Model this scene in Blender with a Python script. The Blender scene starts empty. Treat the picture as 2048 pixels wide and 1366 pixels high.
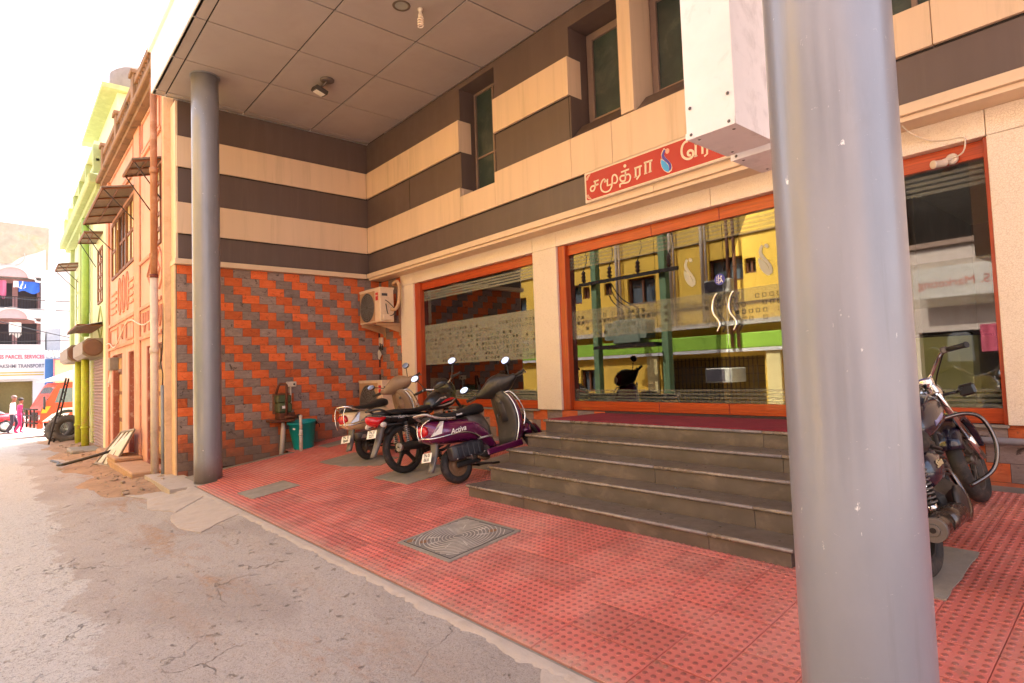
import bpy, bmesh, math, random
from mathutils import Vector, Matrix
S = bpy.context.scene
COL = S.collection
R_ = random.Random(11)
PI = math.pi

# ------------------------------------------------------------------ camera
def cam_basis(yaw, pitch, roll):
    f = Vector((math.sin(yaw) * math.cos(pitch), math.cos(yaw) * math.cos(pitch), math.sin(pitch)))
    r = Vector((math.cos(yaw), -math.sin(yaw), 0.0))
    u = r.cross(f)
    c, s = math.cos(roll), math.sin(roll)
    return c * r + s * u, -s * r + c * u, f
_r, _u, _f = cam_basis(-0.859092, 0.0522384, -0.0354447)
cd = bpy.data.cameras.new('camera')
cd.sensor_width = 36.0
cd.lens = 1192.04 / 2048 * 36.0
cd.clip_start = 0.05
cd.clip_end = 2000
cam = bpy.data.objects.new('camera', cd)
cam.matrix_world = Matrix(((_r.x, _u.x, -_f.x, 0), (_r.y, _u.y, -_f.y, 0), (_r.z, _u.z, -_f.z, 1.5), (0, 0, 0, 1)))
COL.objects.link(cam)
S.camera = cam

# ------------------------------------------------------------------ sky and sun
SUN_EL, SUN_TO = math.radians(57), Vector((-0.42, 0.91, 0)).normalized()      # horizontal direction towards the sun
w = bpy.data.worlds.new('World'); S.world = w; w.use_nodes = True
nt = w.node_tree; nt.nodes.clear()
sky = nt.nodes.new('ShaderNodeTexSky'); sky.sky_type = 'NISHITA'; sky.sun_disc = False
sky.sun_elevation = SUN_EL
sky.sun_rotation = math.atan2(SUN_TO.x, SUN_TO.y)
sky.air_density = 1.0; sky.dust_density = 4.0; sky.ozone_density = 1.0
bg = nt.nodes.new('ShaderNodeBackground'); bg.inputs[1].default_value = 0.15
out = nt.nodes.new('ShaderNodeOutputWorld')
bw = nt.nodes.new('ShaderNodeRGBToBW'); hz = nt.nodes.new('ShaderNodeMix'); hz.data_type = 'RGBA'; hz.inputs[0].default_value = .45      # thin white haze over the blue
tn = nt.nodes.new('ShaderNodeMix'); tn.data_type = 'RGBA'; tn.blend_type = 'MULTIPLY'; tn.inputs[0].default_value = 1.0; tn.inputs[7].default_value = (1.0, .95, .96, 1)
nt.links.new(sky.outputs[0], bw.inputs[0]); nt.links.new(sky.outputs[0], hz.inputs[6]); nt.links.new(bw.outputs[0], hz.inputs[7]); nt.links.new(hz.outputs[2], tn.inputs[6])
nt.links.new(tn.outputs[2], bg.inputs[0]); nt.links.new(bg.outputs[0], out.inputs[0])
sl = bpy.data.lights.new('sun', 'SUN'); sl.energy = 3.0; sl.angle = math.radians(0.5); sl.color = (1.0, 0.96, 0.90)
so = bpy.data.objects.new('sun', sl); COL.objects.link(so)
_d = Vector((SUN_TO.x * math.cos(SUN_EL), SUN_TO.y * math.cos(SUN_EL), math.sin(SUN_EL)))
so.rotation_euler = _d.to_track_quat('Z', 'Y').to_euler(); so.location = (0, 0, 30)
S.view_settings.view_transform = 'Standard'; S.view_settings.look = 'None'
S.view_settings.exposure = 2.66; S.view_settings.gamma = 1.0
S.view_settings.use_curve_mapping = False
S.cycles.use_denoising = True
S.cycles.max_bounces = 10; S.cycles.diffuse_bounces = 6; S.cycles.glossy_bounces = 4
S.cycles.transparent_max_bounces = 12; S.cycles.transmission_bounces = 4
S.cycles.sample_clamp_indirect = 8.0
S.cycles.caustics_reflective = False; S.cycles.caustics_refractive = False

# ------------------------------------------------------------------ materials
def lin(c): return tuple((x / 12.92 if x <= 0.04045 else ((x + 0.055) / 1.055) ** 2.4) for x in c)
def hexc(h): return lin(tuple(int(h[i:i + 2], 16) / 255 for i in (0, 2, 4)))
class NT:
    def __init__(s, m): s.t = m.node_tree; s.n = s.t.nodes; s.l = s.t.links
    def new(s, k, **kw):
        n = s.n.new(k)
        for a, v in kw.items(): setattr(n, a, v)
        return n
    def link(s, a, b): s.l.new(a, b)
    def pos(s, scale=(1, 1, 1)):
        if not hasattr(s, '_p'): s._p = s.new('ShaderNodeNewGeometry')
        m = s.new('ShaderNodeVectorMath', operation='MULTIPLY'); m.inputs[1].default_value = scale
        s.link(s._p.outputs['Position'], m.inputs[0]); return m.outputs[0]
    def noise(s, scale, detail=4, rough=.55, vec=None, dist=0.0):
        n = s.new('ShaderNodeTexNoise'); n.inputs['Scale'].default_value = scale; n.inputs['Detail'].default_value = detail
        n.inputs['Roughness'].default_value = rough; n.inputs['Distortion'].default_value = dist
        s.link(vec if vec is not None else s.pos(), n.inputs['Vector']); return n.outputs['Fac']
    def ramp(s, fac, a, b, lo=0.0, hi=1.0):
        m = s.new('ShaderNodeMapRange'); m.inputs[1].default_value = a; m.inputs[2].default_value = b
        m.inputs[3].default_value = lo; m.inputs[4].default_value = hi; m.clamp = True
        s.link(fac, m.inputs[0]); return m.outputs[0]
    def mix(s, fac, a, b, mode='MIX'):
        m = s.new('ShaderNodeMix', data_type='RGBA', blend_type=mode)
        for sock, v in ((m.inputs[0], fac), (m.inputs[6], a), (m.inputs[7], b)):
            if hasattr(v, 'is_output'): s.link(v, sock)
            elif isinstance(v, (int, float)): sock.default_value = v
            else: sock.default_value = (*v[:3], 1)
        return m.outputs[2]
    def math(s, op, a, b=0.0):
        m = s.new('ShaderNodeMath', operation=op)
        for sock, v in ((m.inputs[0], a), (m.inputs[1], b)):
            if hasattr(v, 'is_output'): s.link(v, sock)
            else: sock.default_value = v
        return m.outputs[0]
    def bump(s, h, strength=.3, dist=.01, prev=None):
        b = s.new('ShaderNodeBump'); b.inputs['Strength'].default_value = strength; b.inputs['Distance'].default_value = dist
        s.link(h, b.inputs['Height'])
        if prev is not None: s.link(prev, b.inputs['Normal'])
        return b.outputs[0]
MATS = {}
def mat(name, col, rough=.6, metal=0.0, var=.12, scale=6.0, bump=0.0, bscale=60.0, dirt=None, dirt_amt=.35, dscale=3.0, coat=0.0, spec=.5, obvar=0.0, stretch=(1, 1, 1), emit=None):
    """painted / solid surface: colour with large soft variation, optional dirt colour patches, fine bump"""
    if name in MATS: return MATS[name]
    m = bpy.data.materials.new(name); m.use_nodes = True; t = NT(m); p = t.n['Principled BSDF']
    c = col
    if var > 0:
        nz = t.noise(scale, 5, .6, t.pos(stretch))
        k = t.ramp(nz, .3, .7, 1 - var, 1 + var * .6)
        c = t.mix(1.0, col, k, 'MULTIPLY')
    if obvar > 0:
        oi = t.new('ShaderNodeObjectInfo')
        c = t.mix(1.0, c, t.ramp(oi.outputs['Random'], 0, 1, 1 - obvar, 1 + obvar * .7), 'MULTIPLY')
    if dirt is not None:
        d = t.ramp(t.noise(dscale, 8, .68, t.pos(stretch), .4), .52, .72, 0, dirt_amt)
        c = t.mix(d, c, dirt)
    if hasattr(c, 'is_output'): t.link(c, p.inputs['Base Color'])
    else: p.inputs['Base Color'].default_value = (*c[:3], 1)
    p.inputs['Metallic'].default_value = metal
    if rough < .95:
        t.link(t.ramp(t.noise(scale * 2.3, 6, .65), .3, .75, max(.03, rough - .07), min(1, rough + .12)), p.inputs['Roughness'])
    else: p.inputs['Roughness'].default_value = 1.0
    p.inputs['Specular IOR Level'].default_value = spec
    p.inputs['Coat Weight'].default_value = coat; p.inputs['Coat Roughness'].default_value = .06
    if bump > 0:
        t.link(t.bump(t.noise(bscale, 4, .6, t.pos(stretch)), bump, .01), p.inputs['Normal'])
    if emit: p.inputs['Emission Color'].default_value = (*emit[0], 1); p.inputs['Emission Strength'].default_value = emit[1]
    MATS[name] = m; return m

# ------------------------------------------------------------------ mesh builder
class MB:
    def __init__(s): s.v = []; s.f = []; s.sm = []; s.mi = []
    def add(s, vs, fs, smooth=False, mi=0):
        n = len(s.v); s.v += [tuple(v) for v in vs]
        for f in fs: s.f.append(tuple(i + n for i in f)); s.sm.append(smooth); s.mi.append(mi)
        return s
    def box(s, a, b, ch=0.0, mi=0, M=None):
        lo = [min(a[i], b[i]) for i in range(3)]; hi = [max(a[i], b[i]) for i in range(3)]
        if ch <= 0:
            vs = [(x, y, z) for z in (lo[2], hi[2]) for y in (lo[1], hi[1]) for x in (lo[0], hi[0])]
            fs = [(0, 2, 3, 1), (4, 5, 7, 6), (0, 1, 5, 4), (2, 6, 7, 3), (0, 4, 6, 2), (1, 3, 7, 5)]
        else:
            ch = min(ch, .49 * min(hi[i] - lo[i] for i in range(3)))
            vs = []; ix = {}
            for sx in (0, 1):
                for sy in (0, 1):
                    for sz in (0, 1):
                        c = [hi[0] if sx else lo[0], hi[1] if sy else lo[1], hi[2] if sz else lo[2]]
                        q = [-1 if k else 1 for k in (sx, sy, sz)]
                        for ax in range(3):
                            p = [c[i] + (0 if i == ax else q[i] * ch) for i in range(3)]
                            ix[(sx, sy, sz, ax)] = len(vs); vs.append(tuple(p))
            fs = []
            for ax in range(3):
                o = [i for i in range(3) if i != ax]
                for side in (0, 1):
                    def K(a_, b_, ax2=ax):
                        k = [0, 0, 0]; k[ax] = side; k[o[0]] = a_; k[o[1]] = b_; return ix[(*k, ax2)]
                    fs.append((K(0, 0), K(1, 0), K(1, 1), K(0, 1)))
                for a_ in (0, 1):
                    for b_ in (0, 1):
                        def E(t_, which):
                            k = [0, 0, 0]; k[ax] = t_; k[o[0]] = a_; k[o[1]] = b_; return ix[(*k, which)]
                        fs.append((E(0, o[0]), E(1, o[0]), E(1, o[1]), E(0, o[1])))
            for sx in (0, 1):
                for sy in (0, 1):
                    for sz in (0, 1): fs.append(tuple(ix[(sx, sy, sz, i)] for i in range(3)))
        if M is not None: vs = [M @ Vector(v) for v in vs]
        return s.add(vs, fs, False, mi)
    def tube(s, path, r, seg=8, caps=True, mi=0, smooth=True, flat=1.0):
        P = [Vector(p) for p in path]; n = len(P)
        rs = r if isinstance(r, (list, tuple)) else [r] * n
        up = None; rings = []
        for i in range(n):
            t = (P[min(i + 1, n - 1)] - P[max(i - 1, 0)]); t = t.normalized() if t.length > 1e-9 else Vector((0, 0, 1))
            if up is None:
                a = Vector((0, 0, 1)) if abs(t.z) < .9 else Vector((1, 0, 0)); up = (a - t * a.dot(t)).normalized()
            else:
                up = up - t * up.dot(t); up = up.normalized() if up.length > 1e-6 else t.orthogonal().normalized()
            b = t.cross(up)
            rings.append([P[i] + (up * math.cos(2 * PI * k / seg) * flat + b * math.sin(2 * PI * k / seg)) * rs[i] for k in range(seg)])
        return s.loft(rings, caps=caps, mi=mi, smooth=smooth)
    def loft(s, rings, caps=True, closed=True, mi=0, smooth=True):
        k = len(rings[0]); vs = [v for r in rings for v in r]; fs = []
        for i in range(len(rings) - 1):
            for j in range(k if closed else k - 1):
                a = i * k + j; b = i * k + (j + 1) % k; fs.append((a, b, b + k, a + k))
        s.add(vs, fs, smooth, mi)
        if caps:
            n = len(s.v) - len(vs)
            for rr, st in ((rings[0], 0), (rings[-1], (len(rings) - 1) * k)):
                s.f.append(tuple(n + st + j for j in range(k))); s.sm.append(False); s.mi.append(mi)
        return s
    def lathe(s, prof, o=(0, 0, 0), axis='Z', seg=24, mi=0, smooth=True, caps=True):
        rings = []
        for r, h in prof:
            ring = []
            for k in range(seg):
                c, d = r * math.cos(2 * PI * k / seg), r * math.sin(2 * PI * k / seg)
                p = {'Z': (c, d, h), 'Y': (c, h, d), 'X': (h, c, d)}[axis]
                ring.append((o[0] + p[0], o[1] + p[1], o[2] + p[2]))
            rings.append(ring)
        return s.loft(rings, caps=caps, mi=mi, smooth=smooth)
    def torus(s, o, R, r, axis='Y', seg=32, ts=10, mi=0, rw=None):
        rings = []
        rw = rw or r
        for i in range(seg):
            a = 2 * PI * i / seg; ring = []
            for j in range(ts):
                b = 2 * PI * j / ts; q = R + r * math.cos(b); h = rw * math.sin(b)
                c, d = q * math.cos(a), q * math.sin(a)
                p = {'Z': (c, d, h), 'Y': (c, h, d), 'X': (h, c, d)}[axis]
                ring.append((o[0] + p[0], o[1] + p[1], o[2] + p[2]))
            rings.append(ring)
        rings.append(rings[0])
        return s.loft(rings, caps=False, mi=mi)
    def prism(s, poly, fn, d0, d1, mi=0):
        n = len(poly)
        vs = [fn(u, v, d0) for u, v in poly] + [fn(u, v, d1) for u, v in poly]
        fs = [tuple(range(n)), tuple(range(n, 2 * n))] + [(i, (i + 1) % n, n + (i + 1) % n, n + i) for i in range(n)]
        return s.add(vs, fs, False, mi)
    def ellipsoid(s, o, r, seg=14, rings=9, mi=0, M=None):
        rr = []
        for i in range(rings + 1):
            a = PI * i / rings; q = max(math.sin(a), .004)
            ring = [Vector((r[0] * q * math.cos(2 * PI * k / seg), r[1] * q * math.sin(2 * PI * k / seg), -r[2] * math.cos(a))) for k in range(seg)]
            if M is not None: ring = [M @ v for v in ring]
            rr.append([v + Vector(o) for v in ring])
        return s.loft(rr, mi=mi)
    def sheet(s, nx, ny, fn, mi=0, smooth=True):
        vs = [fn(i / nx, j / ny) for j in range(ny + 1) for i in range(nx + 1)]
        fs = [(j * (nx + 1) + i, j * (nx + 1) + i + 1, (j + 1) * (nx + 1) + i + 1, (j + 1) * (nx + 1) + i) for j in range(ny) for i in range(nx)]
        return s.add(vs, fs, smooth, mi)
    def mesh(s, name, mats, recalc=True, doubles=False):
        me = bpy.data.meshes.new(name); me.from_pydata(s.v, [], s.f)
        for m in (mats if isinstance(mats, (list, tuple)) else [mats]): me.materials.append(m)
        me.polygons.foreach_set('use_smooth', s.sm); me.polygons.foreach_set('material_index', s.mi)
        if recalc:
            b = bmesh.new(); b.from_mesh(me)
            if doubles: bmesh.ops.remove_doubles(b, verts=b.verts, dist=1e-5)
            bmesh.ops.recalc_face_normals(b, faces=b.faces); b.to_mesh(me); b.free()
        me.update(); return me
    def build(s, name, mats, parent=None, recalc=True, **kw):
        return link(name, s.mesh(name, mats, recalc), parent, **kw)
def link(name, data, parent=None, label=None, cat=None, group=None, kind=None, M=None):
    o = bpy.data.objects.new(name, data); COL.objects.link(o)
    if parent is not None:
        o.parent = parent
        if parent.get('_world'): o.location = -Vector(parent['_org'])
    if M is not None: o.matrix_basis = M
    for k, v in (('label', label), ('category', cat), ('group', group), ('kind', kind)):
        if v: o[k] = v
    return o
def thing(name, label, cat, loc=(0, 0, 0), group=None, M=None, world=False, kind=None):
    """an Empty at the thing's base; world=True: children are given in world coordinates"""
    o = link(name, None, None, label, cat, group, kind); o.empty_display_size = .2
    o.matrix_basis = M if M is not None else Matrix.Translation(loc)
    if world: o['_world'] = 1; o['_org'] = tuple(loc)
    return o
def dup(root, M, label=None):
    r = root.copy(); COL.objects.link(r); r.matrix_basis = M
    if label: r['label'] = label
    for ch in list(root.children):
        c = ch.copy(); COL.objects.link(c); c.parent = r
        for g in list(ch.children):
            d = g.copy(); COL.objects.link(d); d.parent = c
    return r
def text(name, s, size, M, m, parent=None, extrude=.001, align='CENTER', bold=0.0, **kw):
    c = bpy.data.curves.new(name, 'FONT'); c.body = s; c.size = size; c.align_x = align; c.align_y = 'CENTER'
    c.extrude = extrude; c.offset = bold; c.materials.append(m)
    o = link(name, c, parent, **kw)
    o.matrix_basis = (Matrix.Translation(o.location) @ M)
    return o
def frame3(o, x, y):
    """matrix with origin o, local x and y axes given"""
    x = Vector(x).normalized(); y = Vector(y).normalized(); z = x.cross(y).normalized(); y = z.cross(x)
    return Matrix(((x.x, y.x, z.x, o[0]), (x.y, y.y, z.y, o[1]), (x.z, y.z, z.z, o[2]), (0, 0, 0, 1)))
def ribbon(mb, pts, wd, fn, d0, d1, mi=0):
    """a flat stroke of given width along 2d points, extruded from d0 to d1 through fn(u, v, d)"""
    n = len(pts); L = []; Rr = []
    for i in range(n):
        a = Vector(pts[max(i - 1, 0)]); b = Vector(pts[min(i + 1, n - 1)]); t = (b - a).normalized(); q = Vector((-t.y, t.x)) * (wd / 2 if not isinstance(wd, list) else wd[i] / 2)
        L.append(Vector(pts[i]) + q); Rr.append(Vector(pts[i]) - q)
    for i in range(n - 1):
        mb.prism([L[i], L[i + 1], Rr[i + 1], Rr[i]], fn, d0, d1, mi)
def smooth_pts(pts, k=4):
    out = []; n = len(pts)
    P = [Vector(p) for p in pts]
    for i in range(n - 1):
        p0, p1, p2, p3 = P[max(i - 1, 0)], P[i], P[i + 1], P[min(i + 2, n - 1)]
        for j in range(k):
            t = j / k
            out.append(.5 * ((2 * p1) + (p2 - p0) * t + (2 * p0 - 5 * p1 + 4 * p2 - p3) * t * t + (3 * p1 - p0 - 3 * p2 + p3) * t ** 3))
    out.append(P[-1]); return out
SLOPE = .125
def zg(y): return SLOPE * (y - 2.1)                      # the ramped pavement
def zroad(x, y):                                         # road and apron
    if y > 2.1: y = 2.1
    if y > 1.7: z = -.06 * (2.1 - y) / .4
    elif y > 1.0: z = -.06 - .06 * (1.7 - y) / .7
    elif y > 0: z = -.12 - .04 * (1.0 - y)
    else: z = -.16
    if x < -9.6: z = min(z, -.06 - .09 * min(1, (-9.6 - x) / 1.5)) if y > 1.2 else z - .03 * min(1, (-9.6 - x) / 3)
    if x < -12: z -= .016 * (-12 - x)
    return z
from mathutils import noise as mnoise
# ------------------------------------------------------------------ special materials
def road_mat():
    m = bpy.data.materials.new('dusty_asphalt'); m.use_nodes = True; t = NT(m); p = t.n['Principled BSDF']
    big = t.noise(.55, 6, .6, t.pos((1, 1.6, 1)), .6)
    c = t.mix(t.ramp(big, .40, .56), hexc('ab9d94'), hexc('b9aca3'))
    # older, paler worn strip on the outer side
    sx = t.new('ShaderNodeSeparateXYZ'); t.link(t.pos(), sx.inputs[0])
    edge = t.math('ADD', sx.outputs[1], t.math('MULTIPLY', t.noise(1.1, 9, .72), 1.1))
    c = t.mix(t.ramp(edge, 1.04, 1.075), hexc('c6beb8'), c)
    # brown dust in streaks along the apron
    ds = t.noise(1.6, 8, .68, t.pos((.55, 2.2, 1)), .7)
    band = t.ramp(t.math('ABSOLUTE', t.math('SUBTRACT', sx.outputs[1], 1.38)), .12, .6, .95, 0)
    dm = t.math('MULTIPLY', t.ramp(ds, .50, .62, 0, .8), band)
    c = t.mix(t.math('MULTIPLY', dm, t.ramp(t.noise(17, 7, .75), .38, .55, .15, 1)), c, hexc('b08a6c'))
    co = t.math('MULTIPLY', t.ramp(edge, 1.04, 1.075, 1, 0), t.ramp(t.noise(30, 5, .8), .54, .60, 0, .6)); c = t.mix(co, c, hexc('8a8079'))
    c = t.mix(t.ramp(t.noise(2.6, 7, .7), .60, .70, 0, .5), c, hexc('b3967f'))
    sp = t.noise(120, 5, .8)
    c = t.mix(t.ramp(t.noise(46, 6, .8), .52, .62, 0, .42), c, hexc('7a6c62'))
    c = t.mix(t.ramp(sp, .53, .66, 0, .75), c, hexc('5d5048'))
    c = t.mix(t.ramp(t.noise(210, 2, .6), .62, .72, 0, .5), c, hexc('d8cfc4'))
    wv = t.new('ShaderNodeVectorMath', operation='ADD'); t.link(t.pos(), wv.inputs[0]); wn = t.new('ShaderNodeTexNoise'); wn.inputs['Scale'].default_value = 3.2; wn.inputs['Detail'].default_value = 6; t.link(t.pos(), wn.inputs['Vector'])
    ws = t.new('ShaderNodeVectorMath', operation='SCALE'); ws.inputs['Scale'].default_value = .5; t.link(wn.outputs['Color'], ws.inputs[0]); t.link(ws.outputs[0], wv.inputs[1])
    vo = t.new('ShaderNodeTexVoronoi', feature='DISTANCE_TO_EDGE'); vo.inputs['Scale'].default_value = .8; t.link(wv.outputs[0], vo.inputs['Vector'])
    crk = t.math('MULTIPLY', t.ramp(vo.outputs['Distance'], .002, .006, 1, 0), t.ramp(t.noise(.9, 4, .6), .54, .62))
    c = t.mix(t.math('MULTIPLY', crk, .5), c, hexc('5d5047'))
    pit = t.ramp(t.noise(11, 9, .78), .60, .66)
    c = t.mix(t.math('MULTIPLY', pit, .5), c, hexc('85756a'))
    t.link(c, p.inputs['Base Color']); p.inputs['Roughness'].default_value = .93; p.inputs['Specular IOR Level'].default_value = .25
    h = t.math('ADD', t.math('MULTIPLY', sp, .5), t.math('MULTIPLY', t.noise(28, 6, .7), 1.0)); h = t.math('SUBTRACT', t.math('SUBTRACT', h, t.math('MULTIPLY', crk, 1.2)), t.math('MULTIPLY', pit, .6))
    t.link(t.bump(h, 1.0, .018), p.inputs['Normal']); return m
ROAD = road_mat()
def tile_mat(name, col, top):
    m = bpy.data.materials.new(name); m.use_nodes = True; t = NT(m); p = t.n['Principled BSDF']
    oi = t.new('ShaderNodeObjectInfo')
    c = t.mix(1.0, col, t.ramp(oi.outputs['Random'], 0, 1, .84, 1.22), 'MULTIPLY')
    c = t.mix(t.ramp(t.noise(1.1, 6, .65), .46, .66, 0, .55 if not top else .35), c, hexc('d49788'))
    c = t.mix(t.ramp(t.noise(9, 8, .72), .56, .68, 0, .55), c, hexc('8d6a56'))
    c = t.mix(t.ramp(t.noise(38, 4, .7), .62, .72, 0, .55), c, hexc('b59a86'))
    sx = t.new('ShaderNodeSeparateXYZ'); t.link(t.pos(), sx.inputs[0])
    e = t.math('ADD', sx.outputs[1], t.math('MULTIPLY', t.noise(5, 6, .7), .35))
    c = t.mix(t.ramp(e, 2.30, 2.52, .62, 0), c, hexc('b39a86'))          # road dust trodden in along the kerb line
    t.link(c, p.inputs['Base Color'])
    t.link(t.ramp(t.noise(14, 5, .6), .3, .7, .42, .72), p.inputs['Roughness'])
    t.link(t.bump(t.noise(120, 4, .65), .18, .004), p.inputs['Normal']); return m
TILE = tile_mat('red_tile', hexc('c0665a'), False); DOME = tile_mat('worn_dome', hexc('8c4a40'), True)
def stone_mat(name, a, b, dark):
    m = bpy.data.materials.new(name); m.use_nodes = True; t = NT(m); p = t.n['Principled BSDF']
    oi = t.new('ShaderNodeObjectInfo')
    c = t.mix(t.ramp(t.noise(9, 6, .7, t.pos((1, 1, 2.5))), .35, .65), a, b)
    c = t.mix(1.0, c, t.ramp(oi.outputs['Random'], 0, 1, .74, 1.2), 'MULTIPLY')
    v = t.noise(7.5, 8, .75, t.pos((1, 1, 1.3)), 1.2)
    c = t.mix(t.ramp(v, .575, .63, 0, dark), c, hexc('3a2b28'))
    sx = t.new('ShaderNodeSeparateXYZ'); t.link(t.pos(), sx.inputs[0])
    lowd = t.ramp(t.math('ADD', sx.outputs[2], t.math('MULTIPLY', t.noise(3, 6, .7), -.9)), -.15, .25, .7, 0)
    c = t.mix(lowd, c, hexc('7b6255'))
    t.link(c, p.inputs['Base Color']); p.inputs['Roughness'].default_value = .8
    h = t.math('ADD', t.noise(30, 6, .75, t.pos((.5, .5, 3.0))), t.math('MULTIPLY', t.noise(110, 3, .6), .35))
    t.link(t.bump(h, .9, .02), p.inputs['Normal']); return m
ORANGE = stone_mat('orange_stone', hexc('e87640'), hexc('dc6430'), .40)
GREY = stone_mat('grey_stone', hexc('a38d84'), hexc('8f7a71'), .85)
def crackle_mat():
    m = bpy.data.materials.new('crackle_cream_tile'); m.use_nodes = True; t = NT(m); p = t.n['Principled BSDF']
    v = t.new('ShaderNodeTexVoronoi', feature='DISTANCE_TO_EDGE'); v.inputs['Scale'].default_value = 58
    ds = t.new('ShaderNodeVectorMath', operation='ADD'); t.link(t.pos(), ds.inputs[0])
    nn = t.new('ShaderNodeTexNoise'); nn.inputs['Scale'].default_value = 18; t.link(t.pos(), nn.inputs['Vector'])
    sc = t.new('ShaderNodeVectorMath', operation='SCALE'); sc.inputs['Scale'].default_value = .035; t.link(nn.outputs['Color'], sc.inputs[0]); t.link(sc.outputs[0], ds.inputs[1])
    t.link(ds.outputs[0], v.inputs['Vector'])
    g = t.ramp(v.outputs['Distance'], 0, .10)
    c = t.mix(g, hexc('d8c2a8'), hexc('ead8c2'))
    c = t.mix(t.ramp(t.noise(2.2, 6, .6), .5, .75, 0, .3), c, hexc('d0b698'))
    t.link(c, p.inputs['Base Color']); p.inputs['Roughness'].default_value = .42
    t.link(t.bump(g, .45, .004), p.inputs['Normal']); return m
CRACK = crackle_mat()
def wood_mat(name, a, b, axis):
    m = bpy.data.materials.new(name); m.use_nodes = True; t = NT(m); p = t.n['Principled BSDF']
    st = {'Z': (55, 55, 1.4), 'X': (1.4, 55, 55)}[axis]
    n1 = t.noise(1.0, 5, .6, t.pos(st)); n2 = t.noise(2.6, 3, .5, t.pos(st))
    c = t.mix(t.ramp(n1, .36, .64), a, b); c = t.mix(t.ramp(n2, .55, .68, 0, .55), c, hexc('6e2107'))
    t.link(c, p.inputs['Base Color']); p.inputs['Roughness'].default_value = .38; p.inputs['Coat Weight'].default_value = .15
    t.link(t.bump(n1, .25, .003), p.inputs['Normal']); return m
WOODV = wood_mat('orange_veneer_upright', hexc('b8481a'), hexc('9d3810'), 'Z'); WOODH = wood_mat('orange_veneer_level', hexc('bf4a18'), hexc('a23a10'), 'X')
def glass_mat(name, tint, ior, rough=.0):
    m = bpy.data.materials.new(name); m.use_nodes = True; t = NT(m); t.n.remove(t.n['Principled BSDF'])
    fr = t.new('ShaderNodeFresnel'); fr.inputs[0].default_value = ior
    tr = t.new('ShaderNodeBsdfTransparent'); tr.inputs[0].default_value = (*tint, 1)
    gl = t.new('ShaderNodeBsdfGlossy'); gl.inputs['Roughness'].default_value = rough; gl.inputs[0].default_value = (.95, .95, .95, 1)
    mx = t.new('ShaderNodeMixShader'); t.link(fr.outputs[0], mx.inputs[0]); t.link(tr.outputs[0], mx.inputs[1]); t.link(gl.outputs[0], mx.inputs[2])
    t.link(mx.outputs[0], t.n['Material Output'].inputs[0]); return m
GLASS = glass_mat('tinted_glass', (.90, .92, .84), 2.0)
def film_mat(name, col, alpha):
    m = bpy.data.materials.new(name); m.use_nodes = True; t = NT(m); p = t.n['Principled BSDF']
    p.inputs['Base Color'].default_value = (*col, 1); p.inputs['Roughness'].default_value = .35; p.inputs['Alpha'].default_value = alpha
    return m
FROST = film_mat('frosted_film', (.42, .43, .34), .34); FROSTD = film_mat('light_frosted_film', (.42, .43, .34), .13); FROST2 = film_mat('etched_logo_film', (.5, .48, .38), .85); SQUARE = film_mat('clear_square', (.05, .035, .03), .6)
CREAM = mat('cream_panel', hexc('dcbc9c'), .42, var=.05, scale=1.5, dirt=hexc('a58a68'), dirt_amt=.38, dscale=2.2, stretch=(2.5, 2.5, .14))
BROWN = mat('brown_panel', hexc('5f4d46'), .42, var=.08, scale=1.5, dirt=hexc('7a675c'), dirt_amt=.25, dscale=2.5, stretch=(2.5, 2.5, .15))
CEIL = mat('soffit_panel', hexc('a4968f'), .5, var=.07, scale=.9, dirt=hexc('8a7a70'), dirt_amt=.25, dscale=1.5)
LEDGE = mat('ledge_cream', hexc('dcbf9f'), .5, var=.06)
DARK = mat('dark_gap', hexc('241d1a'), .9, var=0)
WHITE = mat('white_sheet', hexc('eadfda'), .45, var=.05, dirt=hexc('8d7a70'), dirt_amt=.35, dscale=5)
WHITEF = mat('white_fascia', hexc('f2ece6'), .5, var=.03)
def column_mat():
    m = bpy.data.materials.new('grey_column_paint'); m.use_nodes = True; t = NT(m); p = t.n['Principled BSDF']
    c = t.mix(t.ramp(t.noise(2.5, 5, .6, t.pos((1, 1, .4))), .35, .65), hexc('7f7e83'), hexc('8b898e'))
    c = t.mix(t.ramp(t.noise(22, 7, .72, t.pos((1, 1, .6)), .3), .665, .69, 0, .9), c, hexc('d9d4cf'))      # chipped paint
    c = t.mix(t.ramp(t.noise(5, 8, .7, t.pos((1, 1, .5)), .6), .62, .76, 0, .22), c, hexc('75706e'))
    sx = t.new('ShaderNodeSeparateXYZ'); t.link(t.pos(), sx.inputs[0])
    gz = t.ramp(t.math('ADD', sx.outputs[2], t.math('MULTIPLY', t.noise(7, 7, .7), -.5)), -.25, .22, .75, 0)
    c = t.mix(gz, c, hexc('7d6a5a'))
    scr = t.ramp(t.noise(16, 5, .8, t.pos((1, 1, 3.5)), 2.5), .685, .70, 0, .8); c = t.mix(scr, c, hexc('c9c4bf'))
    rn = t.ramp(t.noise(6, 6, .65, t.pos((2.2, 2.2, .12))), .56, .72, 0, .35); c = t.mix(rn, c, hexc('6b6664'))
    t.link(c, p.inputs['Base Color']); p.inputs['Metallic'].default_value = .1; p.inputs['Coat Weight'].default_value = .2; p.inputs['Coat Roughness'].default_value = .2
    t.link(t.ramp(t.noise(9, 6, .65, t.pos((1, 1, .3))), .3, .7, .28, .36), p.inputs['Roughness'])
    t.link(t.bump(t.noise(60, 4, .6, t.pos((1, 1, .5))), .08, .004), p.inputs['Normal']); return m
COLM = column_mat()
GRANITE = mat('brown_granite', hexc('5c5048'), .40, var=.28, scale=3.5, bump=.12, bscale=90, dirt=hexc('8e7a6b'), dirt_amt=.6, dscale=3.2, stretch=(1, 1, 1.6))
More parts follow.
